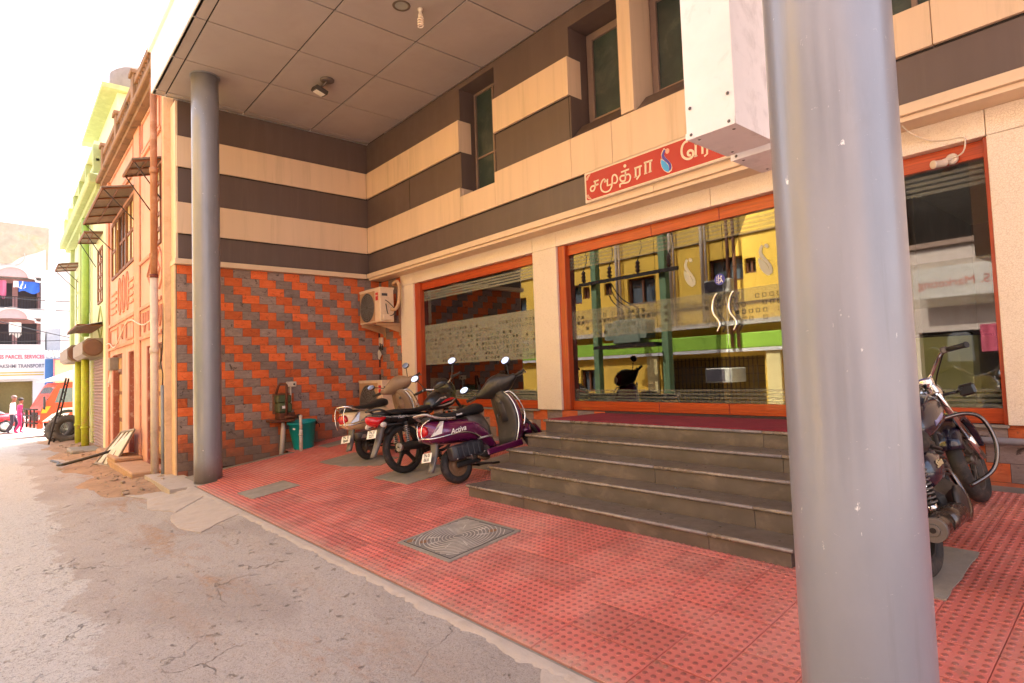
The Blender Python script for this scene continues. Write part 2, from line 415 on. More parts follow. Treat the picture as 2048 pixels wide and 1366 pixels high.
GRANTOP = mat('granite_tread', hexc('675b53'), .32, var=.18, scale=4, bump=.08, bscale=120, dirt=hexc('8b7b6f'), dirt_amt=.45, dscale=2.5)
CEMENT = mat('cement', hexc('8f8478'), .85, var=.2, scale=5, bump=.4, bscale=55, dirt=hexc('6f6250'), dirt_amt=.5)
APRON = mat('apron_concrete', hexc('b3a396'), .9, var=.14, scale=4, bump=.45, bscale=48, dirt=hexc('a08468'), dirt_amt=.5, dscale=4)
DIRT = mat('brown_dirt', hexc('a58266'), .97, var=.28, scale=4, bump=.8, bscale=34, dirt=hexc('7d5d45'), dirt_amt=.6, dscale=2.4)

# ------------------------------------------------------------------ sky is the world; ground
mb = MB(); mb.sheet(24, 24, lambda u, v: (-600 + 1200 * u, -600 + 1200 * v, -1.4)); 
mb.build('ground', mat('far_earth', hexc('a3917f'), .97), kind='structure')
def zr(x, y):
    z = zroad(x, y) + .006 * mnoise.noise((x * 1.9, y * 2.4, 0)) + .0035 * mnoise.noise((x * 7, y * 7, 3))
    return z
mb = MB()
xs = [-31 + i * .5 for i in range(34)] + [-14 + i * .085 for i in range(165)] + [0.1 + i * .6 for i in range(24)]
ys = [-6.2 + i * .5 for i in range(10)] + [-1.4 + i * .075 for i in range(48)]
nx, ny = len(xs) - 1, len(ys) - 1
mb.sheet(nx, ny, lambda u, v: (xs[round(u * nx)], ys[round(v * ny)], zr(xs[round(u * nx)], ys[round(v * ny)])))
mb.build('road', ROAD, kind='structure')
def zx(x): return zroad(-30.9, -1) - .006 * max(0, min(20, -31 - x))
mb = MB(); mb.sheet(46, 60, lambda u, v: (-30.7 - 46 * u, -60 + 120 * v, zx(-30.7 - 46 * u) - .008))
XROAD = mat('cross_street_asphalt', hexc('a99d92'), .9, var=.15, scale=1.2, bump=.4, bscale=40)
mb.build('cross_street', XROAD, kind='structure')
# dirt verge in front of the old houses
def dirt_z(x, y):
    e = min(1, max(0, (y - (1.0 + .25 * math.sin(x * 1.7) + .22 * mnoise.noise((x * .9, 0, 5)))) / .55), max(0, (-9.75 - x) / .8), max(0, (x + 30) / 3))
    n = .5 + .5 * mnoise.fractal((x * 1.3, y * 1.3, 0), 1.0, 2.0, 5)
    return zroad(x, min(y, 1.15)) - .02 + e * (.045 + .10 * n * min(1, max(0, y - 1.0))) + .02 * e * mnoise.noise((x * 9, y * 9, 1))
mb = MB(); mb.sheet(230, 22, lambda u, v: ((-30 + 20.6 * u), .55 + 1.85 * v, dirt_z(-30 + 20.6 * u, .55 + 1.85 * v)))
mb.build('dirt_verge', DIRT, kind='stuff')
mb = MB()
rr = random.Random(5)
for i in range(1500):
    if i < 1100: x = -10.2 - 14 * rr.random() ** 1.3; y = 1.05 + 1.0 * rr.random()
    else: x = -9.5 + 8 * rr.random(); y = 2.05 - 1.2 * rr.random() ** 2
    s = .006 + .028 * rr.random() ** 4 if i < 1100 else .003 + .007 * rr.random() ** 2
    z = dirt_z(x, y) if x < -10 else zroad(x, y)
    vs = [(x + s * rr.uniform(.6, 1.2) * dx, y + s * rr.uniform(.6, 1.2) * dy, z + s * .7 * dz * rr.uniform(.6, 1.1)) for dx, dy, dz in ((1, 0, 0), (-1, 0, 0), (0, 1, 0), (0, -1, 0), (0, 0, 1), (0, 0, -.6))]
    mb.add(vs, [(0, 2, 4), (2, 1, 4), (1, 3, 4), (3, 0, 4), (2, 0, 5), (1, 2, 5), (3, 1, 5), (0, 3, 5)])
for i in range(140):
    x = -10.5 - 13 * rr.random() ** 1.2; y = 1.35 + .75 * rr.random(); s = .015 + .04 * rr.random() ** 2; z = dirt_z(x, y)
    Mq = Matrix.Translation((x, y, z + s * .25)) @ Matrix.Rotation(rr.uniform(0, 6.3), 4, 'Z') @ Matrix.Rotation(rr.uniform(-.5, .5), 4, 'X')
    mb.box((-s, -s * rr.uniform(.4, .8), -s * .4), (s, s * rr.uniform(.4, .8), s * .4), s * .15, M=Mq)
mb.build('gravel', mat('gravel_stone', hexc('a08873'), .9, var=.4, scale=20), kind='stuff')
# concrete apron pieces between pavement and road, each an irregular slab
def slab(name, poly, lift, m, seed=1, jag=.007, sub=5):
    r = random.Random(seed); pts = []
    for i in range(len(poly)):
        a = Vector(poly[i]); b = Vector(poly[(i + 1) % len(poly)])
        k = max(1, int((b - a).length / .055))
        for j in range(k):
            q = a.lerp(b, j / k); pts.append(q + Vector((r.uniform(-jag, jag), r.uniform(-jag, jag))))
    mb = MB(); n = len(pts)
    c = sum(pts, Vector((0, 0))) / n
    rings = []
    for f, dz in ((1.0, -.05), (1.0, lift * .55), (.985, lift * .8), (.94, lift), (.6, lift + .001), (.25, lift + .001)):
        rings.append([(c.x + (q.x - c.x) * f, min(2.115, c.y + (q.y - c.y) * f), zroad(c.x + (q.x - c.x) * f, min(2.1, c.y + (q.y - c.y) * f)) + dz) for q in pts])
    mb.loft(rings, smooth=False)
    return mb.build(name, m, kind='structure')
slab('apron_slab', [(-8.75, 2.1), (-8.2, 1.58), (-7.9, 1.52), (-7.45, 1.5), (-7.0, 1.62), (-7.2, 1.84), (-7.3, 2.1)], .008, APRON, 1)
slab('apron_slab', [(-10.6, 2.12), (-9.55, 2.12), (-8.85, 2.1), (-8.36, 1.66), (-8.9, 1.45), (-9.9, 1.6)], .009, APRON, 2)
slab('apron_slab', [(-11.5, 2.115), (-9.5, 2.115), (-9.7, 1.55), (-10.5, 1.4), (-11.4, 1.7)], .012, APRON, 7)
slab('apron_slab', [(-2.3, 2.1), (-1.9, 1.72), (-1.2, 1.6), (-.2, 1.65), (1.2, 1.8), (1.2, 2.1)], .006, APRON, 6)
# cement fillet along the pavement front
mb = MB(); L = 420
r5 = random.Random(9); wv = [max(.012, .05 + .055 * (mnoise.noise((i * .09, 0, 0)) + .7 * mnoise.noise((i * .37, 2, 0)) + .5 * mnoise.noise((i * 1.3, 4, 0)))) for i in range(L + 1)]
mb.sheet(L, 3, lambda u, v: (-9.75 + 11.2 * u, 2.16 - (.05 + wv[round(u * L)]) * v, (.012 - .002 * v * 3 if v < .99 else -.03) + zroad(0, 2.16 - (.05 + wv[round(u * L)]) * v)))
mb.build('cement_fillet', APRON, kind='structure')
# ------------------------------------------------------------------ ramped pavement of dimpled red tiles
CH = MB()
CH.add([(-10.83, 2.1, zg(2.1) - .016), (4, 2.1, zg(2.1) - .016), (4, 6.2, zg(6.2) - .016), (-10.83, 6.2, zg(6.2) - .016),
        (-10.83, 2.1, -.3), (4, 2.1, -.3), (4, 6.2, -.3), (-10.83, 6.2, -.3)], [(0, 1, 2, 3), (4, 7, 6, 5), (0, 4, 5, 1), (2, 6, 7, 3), (0, 3, 7, 4), (1, 5, 6, 2)])
CH.add([(-11.2, 4.05, zg(4.05) - .016), (-10.832, 4.05, zg(4.05) - .016), (-10.832, 6.2, zg(6.2) - .016), (-11.2, 6.2, zg(6.2) - .016),
        (-11.2, 4.05, -.3), (-10.832, 4.05, -.3), (-10.832, 6.2, -.3), (-11.2, 6.2, -.3)], [(0, 1, 2, 3), (4, 7, 6, 5), (0, 4, 5, 1), (2, 6, 7, 3), (0, 3, 7, 4), (1, 5, 6, 2)])
pavement = CH.build('pavement', CEMENT, kind='structure')
def dome_tile():
    mb = MB(); h = .1478; t = .012
    mb.box((-h, -h, -t - .01), (h, h, 0), .002)
    top = [(.0150, .0), (.0142, .0030), (.0115, .0052), (.0085, .0060)]
    for i in range(6):
        for j in range(6):
            x, y = -.125 + .05 * i, -.125 + .05 * j
            n0 = len(mb.v)
            for r, z in top: mb.v += [(x + r * math.cos(PI * k / 5), y + r * math.sin(PI * k / 5), z) for k in range(10)]
            for q in range(3):
                for k in range(10):
                    a = n0 + q * 10 + k; b = n0 + q * 10 + (k + 1) % 10
                    mb.f.append((a, b, b + 10, a + 10)); mb.sm.append(True); mb.mi.append(0 if q == 0 else 1)
            mb.f.append(tuple(n0 + 30 + k for k in range(10))); mb.sm.append(True); mb.mi.append(1)
    return mb
TM = dome_tile(); tme = TM.mesh('tile', [TILE, DOME], recalc=False)
AX = math.atan(SLOPE)
cand = []
for i in range(-31, 14):
    for j in range(-1, 13):
        x = -2.18 + .2995 * (i + .5); y = 2.495 + .301 * (j + .5)
        if y > 5.95 or x > 2.2: continue
        if x < -10.7 and y < 4.1: continue
        if x < -9.55 and y < 2.5: continue
        if -5.1 < x < -1.86 and y > 3.95: continue
        if -4.55 < x < -3.95 and 2.68 < y < 3.3: continue
        if (x + .78) ** 2 + (y - 2.35) ** 2 < .02: continue
        cand.append((x * x + y * y, x, y))
cand.sort()
rt = random.Random(3); far = MB()
for k, (d, x, y) in enumerate(cand):
    M = Matrix.Translation((x, y, zg(y) + rt.uniform(-.0012, .0012))) @ Matrix.Rotation(AX + rt.uniform(-.004, .004), 4, 'X') @ Matrix.Rotation(rt.choice((0, 1, 2, 3)) * PI / 2 + rt.uniform(-.006, .006), 4, 'Z')
    if k < 300 and x < 1.0: link('tile', tme, pavement, M=M)
    else:
        n = len(far.v); far.v += [tuple(M @ Vector(v)) for v in TM.v]; far.f += [tuple(i + n for i in f) for f in TM.f]; far.sm += TM.sm; far.mi += TM.mi
far.build('far_tiles', [TILE, DOME], pavement, recalc=False, kind='stuff')
# cement patches laid over the tiles
def patch(poly, lift=.0085, m=CEMENT, seed=0):
    r = random.Random(seed); pts = []
    for i in range(len(poly)):
        a = Vector(poly[i]); b = Vector(poly[(i + 1) % len(poly)]); k = max(2, int((b - a).length / .08))
        pts += [a.lerp(b, j / k) + Vector((r.uniform(-.009, .009), r.uniform(-.009, .009))) for j in range(k)]
    mb = MB(); mb.prism(pts, lambda u, v, d: (u, v, zg(v) + d), -.01, lift)
    return mb.build('cement_patch', m, pavement)
patch([(-8.43, 2.39), (-7.84, 2.41), (-7.87, 3.02), (-8.45, 3.0)], seed=1)
patch([(-9.1, 3.78), (-8.3, 3.82), (-7.72, 4.1), (-7.9, 4.5), (-9.15, 4.4)], seed=2)
patch([(-7.13, 3.7), (-6.33, 3.72), (-6.3, 4.5), (-7.2, 4.45)], seed=3)
patch([(-1.65, 3.75), (-.98, 3.8), (-.97, 4.53), (-1.65, 4.5)], seed=4)
patch([(-10.6, 4.4), (-10.2, 4.42), (-10.2, 5.0), (-10.7, 4.95)], seed=5)
patch([(-6.3, 4.55), (-5.3, 4.6), (-5.3, 5.95), (-6.3, 5.95)], seed=6)
# drain channel along the side wall
mb = MB(); mb.sheet(1, 12, lambda u, v: (-11.16 + .33 * u, 2.3 + 1.76 * v, zg(2.3 + 1.76 * v) - .10))
mb.build('drain_channel', mat('wet_dirt', hexc('6b4638'), .7, var=.3, bump=.4, dirt=hexc('8c6a55')), kind='structure')
mb = MB(); mb.box((-11.7, 1.86, -.3), (-9.75, 2.33, .006)); mb.build('corner_concrete', APRON, kind='structure')
# manhole cover
mh = thing('manhole_cover', 'square grey concrete manhole cover with concentric ring relief set in red tiles', 'manhole cover',
           M=Matrix.Translation((-4.255, 2.99, zg(2.99) + .002)) @ Matrix.Rotation(AX, 4, 'X'))
MH = mat('manhole_concrete', hexc('7d746d'), .7, var=.16, scale=6, bump=.25, bscale=60, dirt=hexc('9a8672'), dirt_amt=.5)
mb = MB(); mb.box((-.39, -.375, -.02), (.39, .375, .0075), .004)
mb.build('rim', CEMENT, mh)
mb = MB(); mb.box((-.345, -.33, -.015), (.345, .33, .010), .004)
cv = mb.build('cover', MH, mh)
mb = MB()
for r in [.045 + .032 * i for i in range(12)]:
    pts = []
    for k in range(73):
        a = 2 * PI * k / 72; x, y = r * math.cos(a), r * math.sin(a)
        ok = abs(x) < .335 and abs(y) < .32
        if ok: pts.append((x, y))
        if (not ok or k == 72) and len(pts) > 2:
            ribbon(mb, pts, .007, lambda u, v, d: (u, v, d), .0095, .0135); pts = []
        elif not ok: pts = []
for a in (40, 75, 130, 165, 220, 255, 300, 340):
    c, s = math.cos(math.radians(a)), math.sin(math.radians(a))
    ribbon(mb, [(c * .16, s * .16), (c * .27, s * .27)], .01, lambda u, v, d: (u, v, d), .0097, .0145)
mb.build('ring_relief', mat('worn_ring', hexc('b9aea2'), .6, var=.3, scale=9), cv)
mb = MB()
for x, y in ((-.17, -.24), (.17, .24), (-.3, -.29)): mb.lathe([(.04, .0102), (.03, .0125), (.012, .013)], (x, y, 0), 'Z', 10)
mb.build('lifting_hole', mat('rusty_mud', hexc('8a6347'), .95, var=.3), cv)
mb = MB(); mb.box((-.352, -.337, -.01), (.352, .337, .0083)); mb.build('joint', DARK, mh)

# ------------------------------------------------------------------ the hotel
hotel = thing('hotel', 'modern hotel front with brown and cream bands, orange stone side wall and deep canopy', 'hotel', (-5, 6, 0), world=True)
def P(name, mb, m, parent=None, **kw):
    par = hotel if parent is None else parent
    o = bpy.data.objects.new(name, mb.mesh(name, m)); COL.objects.link(o); o.parent = par
    if par is hotel: o.location = (5, -6, 0)
    for k, v in kw.items(): o[k] = v
    return o
def B(name, a, b, m, ch=0.0, parent=None, **kw): return P(name, MB().box(a, b, ch), m, parent, **kw)
ZC = 6.31
# upper walls
wl = MB()
for a, b in (((-11.45, 5.75, 3.52), (-7.79, 6.2, ZC)), ((-7.79, 5.75, 3.52), (-6.88, 6.2, 4.42)), ((-7.79, 5.75, 6.22), (-6.88, 6.2, ZC)),
             ((-6.88, 5.75, 3.52), (-5.30, 6.2, ZC)), ((-5.30, 5.75, 3.52), (-3.2, 6.2, 4.58)), ((-5.30, 5.75, 6.1), (-3.2, 6.2, ZC)),
             ((-3.2, 5.75, 3.52), (-2.2, 6.2, ZC)), ((-2.2, 5.75, 3.52), (.1, 6.2, 4.42)), ((-2.2, 5.75, 6.1), (.1, 6.2, ZC)), ((.1, 5.75, 3.52), (4, 6.2, ZC))):
    wl.box(a, b)
P('front_wall', wl, BROWN)
B('wing_wall', (-11.45, 2.26, 3.52), (-11.08, 5.748, ZC), BROWN); B('wing_sun_blocker', (-11.6, 2.27, ZC + .001), (-11.12, 6.2, 7.08), BROWN)  # unseen box above the wing, added to stop sun leaking past the canopy
B('upper_storeys', (-11.45, 6.21, 6.45), (4, 14, 10.5), WHITEF)
B('back_mass', (-11.45, 6.205, 3.62), (4, 14, 6.448), mat('room_dark', hexc('2d2723'), .9, var=0))
# cream bands (each panel stands proud, a dark strip below it paints in the gap's shade)
def band(x0, x1, z0, z1, y0=5.705, y1=5.75):
    B('band_panel', (x0 + .003, y0, z0), (x1 - .003, y1, z1), CREAM, .003); B('gap_shade_strip', (x0 + .004, 5.738, z0 - .014), (x1 - .004, 5.7502, z0 - .0005), DARK)
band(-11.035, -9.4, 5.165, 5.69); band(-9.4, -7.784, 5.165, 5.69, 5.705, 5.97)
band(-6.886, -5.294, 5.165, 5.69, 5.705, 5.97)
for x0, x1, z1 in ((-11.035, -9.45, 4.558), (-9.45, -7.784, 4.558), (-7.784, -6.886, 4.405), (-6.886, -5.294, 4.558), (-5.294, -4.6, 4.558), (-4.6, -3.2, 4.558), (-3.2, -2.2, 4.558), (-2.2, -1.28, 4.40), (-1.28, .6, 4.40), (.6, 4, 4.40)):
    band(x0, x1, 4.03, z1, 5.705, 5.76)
B('band_panel', (-7.86, 5.762, 4.42), (-7.781, 5.97, 4.553), CREAM, .003)
for z0, z1 in ((5.165, 5.69), (4.03, 4.558)): B('band_panel', (-11.08, 2.235, z0), (-11.036, 5.705, z1), CREAM, .003); B('gap_shade_strip', (-11.0802, 2.262, z0 - .014), (-11.068, 5.737, z0 - .0005), DARK)
B('corner_trim', (-11.47, 2.225, 3.61), (-11.085, 2.258, ZC - .01), LEDGE)
# brown panel joints: recessed thin strips stand for the gap lines
for x in (-9.42, -5.33, -2.2): B('panel_joint', (x - .004, 5.747, 4.6), (x + .004, 5.7495, 5.18), DARK)
B('ledge', (-11.02, 5.665, 3.515), (-7.6, 5.96, 3.605), LEDGE, .004); B('ledge', (-7.597, 5.665, 3.515), (-4.0, 5.96, 3.605), LEDGE, .004); B('ledge', (-3.997, 5.665, 3.515), (4, 5.96, 3.605), LEDGE, .004)
B('ledge', (-11.47, 2.2, 3.51), (-11.022, 5.664, 3.60), LEDGE, .004)
B('soffit_strip', (-11.0, 5.70, 3.47), (4, 6.2, 3.512), LEDGE)
# upper windows
FR = mat('pinkish_aluminium', hexc('8b7365'), .45, metal=.2, var=.08); PANE = mat('greenish_pane', hexc('3c4640'), .07, var=.35, scale=1.3, spec=.8, dirt=hexc('6b6a5c'), dirt_amt=.35)
def uwin(x0, x1, z0, z1, y, mull, hbars=(), fw=.055):
    fr = MB()
    fr.box((x0, y - .03, z0), (x0 + fw, y + .04, z1), .004); fr.box((x1 - fw, y - .03, z0), (x1, y + .04, z1), .004)
    fr.box((x0 + fw, y - .03, z0), (x1 - fw, y + .04, z0 + fw), .004); fr.box((x0 + fw, y - .03, z1 - fw), (x1 - fw, y + .04, z1), .004)
    for m_ in mull: fr.box((m_ - .022, y - .022, z0 + fw), (m_ + .022, y + .03, z1 - fw), .003)
    for h_ in hbars: fr.box((x0 + fw, y - .015, h_ - .015), (x1 - fw, y + .025, h_ + .015), .003)
    o = P('window', fr, FR)
    xs = [x0 + fw] + list(mull) + [x1 - fw]
    for a, b in zip(xs[:-1], xs[1:]):
        q = MB().box((a, y + .005, z0 + .02), (b, y + .012, z1 - .02)); link('pane', q.mesh('pane', PANE), o)
    return o
uwin(-7.79, -6.88, 4.43, 6.21, 6.08, (-7.3,), (5.1,), .04)
uwin(-5.29, -4.45, 4.80, 6.09, 6.13, (-4.74,), (), .10)
uwin(-4.24, -3.2, 4.80, 6.09, 6.13, (-3.7,), (), .09)
uwin(-2.2, .1, 4.43, 6.09, 6.0, (-1.45, -.7), (), .05)
B('mullion', (-4.445, 5.712, 4.582), (-4.25, 6.18, 6.099), CREAM, .003)
for x0, x1 in ((-5.298, -4.448), (-4.248, -3.202)):
    mb = MB(); mb.prism([(5.755, 4.581), (6.13, 4.581), (6.13, 4.80), (5.96, 4.795)], lambda u, v, d: (d, u, v), x0, x1); P('sill', mb, BROWN)
# canopy: fascia, ceiling panels over a dark backing
fa = MB()
fa.box((-11.06, 1.87, ZC + .0), (4, 1.92, 7.02)); fa.box((-11.06, 1.921, ZC), (-11.01, 5.75, 7.02))
canopy = P('canopy', fa, WHITEF)
B('canopy_roof', (-11.10, 1.83, 7.02), (4, 6.2, 7.10), WHITEF)
B('canopy_backing', (-11.0, 1.93, ZC + .03), (4, 5.749, ZC + .05), DARK)
gx = [-11.055, -10.86, -9.596, -8.366, -7.134, -5.902, -4.67, -3.44, -2.21, -.98, .25, 1.48, 2.7, 4]; gy = [1.875, 2.068, 3.295, 4.53, 5.747]
for i in range(len(gx) - 1):
    for j in range(len(gy) - 1):
        link('ceiling_panel', MB().box((gx[i] + .011, gy[j] + .011, ZC), (gx[i + 1] - .011, gy[j + 1] - .011, ZC + .02), .002).mesh('ceiling_panel', CEIL), canopy)
# columns
for x, y, r, zt in ((-9.97, 2.42, .196, ZC), (-.80, 2.20, .1985, ZC)):
    mb = MB(); n = 40
    prof = [(r, zg(y) - .05)] + [(r, .3 + i * (zt - .3) / 8) for i in range(9)]
    mb.lathe(prof, (x, y, 0), 'Z', 56); mb.lathe([(r + .02, zt - .012), (r + .02, zt - .001)], (x, y, 0), 'Z', 40)
    P('column', mb, COLM)
# tiled pillars and lintel
for x0, x1 in ((-10.195, -9.72), (-6.375, -5.885), (-1.03, .2)):
    B('tiled_pillar', (x0, 5.95, .955), (x1, 6.25, 3.2525), CRACK, .004)
B('tiled_pillar', (.204, 5.952, .955), (4, 6.25, 3.2525), CRACK, .004)
for x0, x1 in ((-10.195, -9.722), (-9.72, -6.377), (-6.375, -5.885), (-5.883, -3.46), (-3.458, -1.032), (-1.03, .2), (.202, 4)):
    B('lintel_tile', (x0 + .002, 5.952, 3.2565), (x1 - .002, 6.25, 3.469), CRACK, .003)
# stone cladding
def stone_mesh(seed, wd, ht):
    r = random.Random(seed); mb = MB(); nx_, nz_ = 4, 2; pr = []
    for j in range(nz_ + 1):
        for i in range(nx_ + 1):
            e = i in (0, nx_) or j in (0, nz_)
            pr.append((-wd / 2 + wd * i / nx_, -(.004 + r.random() * .004) if e else -(.007 + r.random() * .011), -ht / 2 + ht * j / nz_))
    fs = [(j * 5 + i, j * 5 + i + 1, (j + 1) * 5 + i + 1, (j + 1) * 5 + i) for j in range(2) for i in range(4)]
    mb.add(pr, fs)
    rim = [0, 1, 2, 3, 4, 9, 14, 13, 12, 11, 10, 5]
    b0 = len(mb.v); mb.v += [(pr[k][0], .012, pr[k][2]) for k in rim]
    for q in range(12):
        mb.f.append((rim[q], b0 + q, b0 + (q + 1) % 12, rim[(q + 1) % 12])); mb.sm.append(False); mb.mi.append(0)
    return mb
SW, SH = .297, .1495
SMB = [stone_mesh(k, SW - .004, SH - .004) for k in range(6)]; HMB = [stone_mesh(k + 20, SW / 2 - .004, SH - .004) for k in range(3)]
SME = {}
for c_, mm in (('o', ORANGE), ('g', GREY)):
    for k in range(6): SME[c_, 0, k] = SMB[k].mesh('stone_tile', mm)
    for k in range(3): SME[c_, 1, k] = HMB[k].mesh('stone_tile', mm)
sw = MB(); sw.box((-11.45, 2.24, -.3), (-11.138, 6.2, 3.505)); sw.box((-11.14, 6.002, .2), (-10.196, 6.22, 3.47)); sw.box((-10.198, 6.004, .2), (4, 6.22, .954))
stone_wall = P('stone_wall', sw, mat('mortar', hexc('4b3a34'), .95))
todo = []
rs = random.Random(8)
def rows(kind, u0, u1, ztop, zbot, to, skip=None):
    nr = int((ztop - zbot) / SH) + 1
    for r_ in range(nr):
        z = ztop - SH * (r_ + .5)
        off = (r_ % 4) * SW / 2 + (0 if kind == 'wing' else .1)
        k = -3
        while True:
            a = u0 - SW * 3 + off % (2 * SW) + SW * (k + 3) - SW; k += 1
            if a > u1: break
            col = 'o' if k % 2 == 0 else 'g'
            lo, hi = max(a, u0), min(a + SW, u1)
            if hi - lo < .05: continue
            half = (hi - lo) < SW * .8
            c = (lo + hi) / 2; todo.append((to(c, z), kind, half, (hi - lo), col))
rows('wing', 2.245, 6.004, 3.505, 0, lambda c, z: (-11.138, c, z))
rows('front', -11.137, -10.2, 3.46, .3, lambda c, z: (c, 6.002, z))
rows('front', -10.19, -5.15, .95, .3, lambda c, z: (c, 6.004, z))
rows('front', -1.74, 2.0, .95, .3, lambda c, z: (c, 6.004, z))
todo = [t for t in todo if t[0][2] > (zg(t[0][1]) - .1 if t[1] == 'wing' else .38)]
def key(t):
    (x, y, z), k = t[0], t[1]; d = x * x + y * y
    hid = 1 if (k == 'front' and (-9.2 < x < -5.2)) or (x > .2) or (k == 'wing' and 2.4 < y < 2.75) else 0
    return (hid, d)
todo.sort(key=key)
rest = {'o': MB(), 'g': MB()}
for n_, (p_, kind, half, wd, col) in enumerate(todo):
    k = rs.randrange(3) if half else rs.randrange(6)
    Rm = Matrix.Rotation(PI / 2, 4, 'Z') if kind == 'wing' else Matrix.Identity(4)
    sc = wd / (SW / 2) if half else wd / SW
    M = Matrix.Translation(p_) @ Rm @ Matrix.Diagonal((sc if abs(sc - 1) > .01 else 1, 1, 1 if rs.random() < .5 else -1, 1))
    if n_ < 300: link('stone_tile', SME[col, 1 if half else 0, k], stone_wall, M=M)
    else:
        src = (HMB if half else SMB)[k]; q = rest[col]; n = len(q.v); q.v += [tuple(M @ Vector(v)) for v in src.v]; q.f += [tuple(i + n for i in f) for f in src.f]; q.sm += src.sm; q.mi += src.mi
rm = rest['o']; n = len(rm.v); rm.v += rest['g'].v; rm.f += [tuple(i + n for i in f) for f in rest['g'].f]; rm.sm += rest['g'].sm; rm.mi += [1] * len(rest['g'].f)
link('stone_tiles', rm.mesh('stone_tiles', [ORANGE, GREY]), stone_wall, kind='stuff')
# sill under the windows
B('sill', (-9.72, 5.94, .93), (-6.377, 6.02, .954), CEMENT, .003); B('sill', (-1.70, 5.95, .93), (-1.03, 6.02, .954), CEMENT, .003)
# ---- lobby behind the glass
LW = mat('lobby_wall_brown', hexc('5a3a2a'), .7, var=.2, scale=1); LF = mat('lobby_floor', hexc('4a3b33'), .25, var=.2, scale=2)
B('lobby_floor', (-10.3, 6.26, .90), (1.5, 11.5, .955), LF); B('lobby_wall', (-10.4, 11.5, .9), (1.6, 11.6, 3.7), LW); B('lobby_wall', (-10.4, 6.26, .9), (-10.3, 11.5, 3.7), LW)
B('lobby_wall', (1.5, 6.26, .9), (1.6, 11.5, 3.7), LW); B('lobby_ceiling', (-10.3, 6.26, 3.55), (1.5, 11.5, 3.6), mat('lobby_ceiling', hexc('8a7a6a'), .8))
B('lobby_wall', (-6.0, 6.3, .956), (-5.88, 9.5, 3.54), mat('lobby_partition', hexc('7b2f18'), .6, var=.2)); B('lobby_wall', (-2.35, 8.6, .956), (-2.25, 11.4, 3.54), LW)
# ------------------------------------------------------------------ glass fronts
GY = 6.085
LOGO_S = [(918, 285), (903, 312), (893, 345), (900, 378), (925, 402), (950, 420), (964, 442), (968, 470), (963, 500), (985, 482), (990, 455), (983, 425), (962, 398), (935, 372), (917, 345), (920, 318), (932, 298)]
LOGO_D = [(890, 385), (887, 420), (897, 460), (918, 490), (945, 505), (964, 506), (966, 470), (958, 440), (935, 412), (908, 395)]
def logo_pts(poly): return [((x - 940) / 230.0, -(y - 395) / 230.0) for x, y in poly]
def add_logo(mb, cx, cz, h, y0, y1, mi=(0, 0, 0)):
    # sheared back to upright from the traced sign
    fn = lambda u, v, d: (cx + u * h, d, cz + (v - .36 * u) * h)
    mb.prism(logo_pts(LOGO_S), fn, y0, y1, mi[0]); mb.prism(logo_pts(LOGO_D), fn, y0, y1 + (y0 - y1) * .2, mi[1])
    mb.prism([((955 - 940) / 230 + .07 * math.cos(2 * PI * k / 16), -(288 - 395) / 230 + .07 * math.sin(2 * PI * k / 16)) for k in range(16)], fn, y0, y1, mi[2])
def front(x0, x1, jl, jr, seams, names, film, extra):
    P('upright_frame', MB().box((x0, 5.985, .956), (x0 + jl, 6.13, 3.2545), .004), WOODV); P('upright_frame', MB().box((x1 - jr, 5.985, .956), (x1, 6.13, 3.2545), .004), WOODV)
    ed = [x0 + jl] + list(seams) + [x1 - jr]
    rs_ = random.Random(int(abs(x0) * 100))
    for q in range(len(ed) - 1):
        a, b = ed[q] + .003, ed[q + 1] - .003
        g = P(names[q], MB().box((a, GY - .005, 1.07), (b, GY + .005, 3.115)), GLASS)
        link('top_rail', MB().box((a, GY - .045, 3.112), (b, GY + .03, 3.2535), .004).mesh('top_rail', WOODH), g)
        link('bottom_rail', MB().box((a, GY - .045, .957), (b, GY + .03, 1.078), .004).mesh('bottom_rail', WOODH), g)
        fm = MB(); yf = GY - .0075
        FM = FROST if q == 0 and x0 < -9 else FROSTD
        for z0, z1 in film['bars']: link('frosted_bar', MB().box((a + .002, yf - .001, z0), (b - .002, yf, z1)).mesh('frosted_bar', FM), g)
        z0, z1 = film['band']; fm.box((a + .002, yf - .001, z0), (b - .002, yf, z1))
        link('frosted_film', fm.mesh('frosted_film', FM), g)
        if x0 > -6 and q == 3: extra(q, g, a, b); continue
        sq = MB(); step = .078
        for i in range(int((b - a) / step)):
            for j in range(int((z1 - z0 - .05) / step)):
                if rs_.random() < .42: continue
                cx, cz = a + .05 + i * step, z0 + .06 + j * step; h = .021
                if cx > b - .04: continue
                if rs_.random() < .22: sq.box((cx - h, yf - .003, cz - h), (cx + h, yf - .002, cz + h))
                else:
                    for bx in ((cx - h, cx - h + .005, cz - h, cz + h), (cx + h - .005, cx + h, cz - h, cz + h), (cx - h + .005, cx + h - .005, cz - h, cz - h + .005), (cx - h + .005, cx + h - .005, cz + h - .005, cz + h)):
                        sq.box((bx[0], yf - .003, bx[2]), (bx[1], yf - .002, bx[3]))
        link('square_print', sq.mesh('square_print', SQUARE), g, kind='stuff')
        extra(q, g, a, b)
BARS = [(2.905 + .046 * k, 2.935 + .046 * k) for k in range(4)] + [(1.085 + .041 * k, 1.111 + .041 * k) for k in range(4)]
CHROME = mat('chrome', (.75, .74, .72), .12, metal=1.0, var=.05)
STEEL = mat('brushed_steel', (.62, .61, .6), .25, metal=1.0, var=.08)
def noextra(q, g, a, b): pass
front(-9.72, -6.377, .17, .03, (), ('shop_window',), {'bars': BARS, 'band': (1.70, 2.44)}, noextra)
BLUE = mat('sticker_blue', hexc('3b3fa0'), .4, var=.03); PW = mat('print_white', hexc('efe9e2'), .5, var=.02)
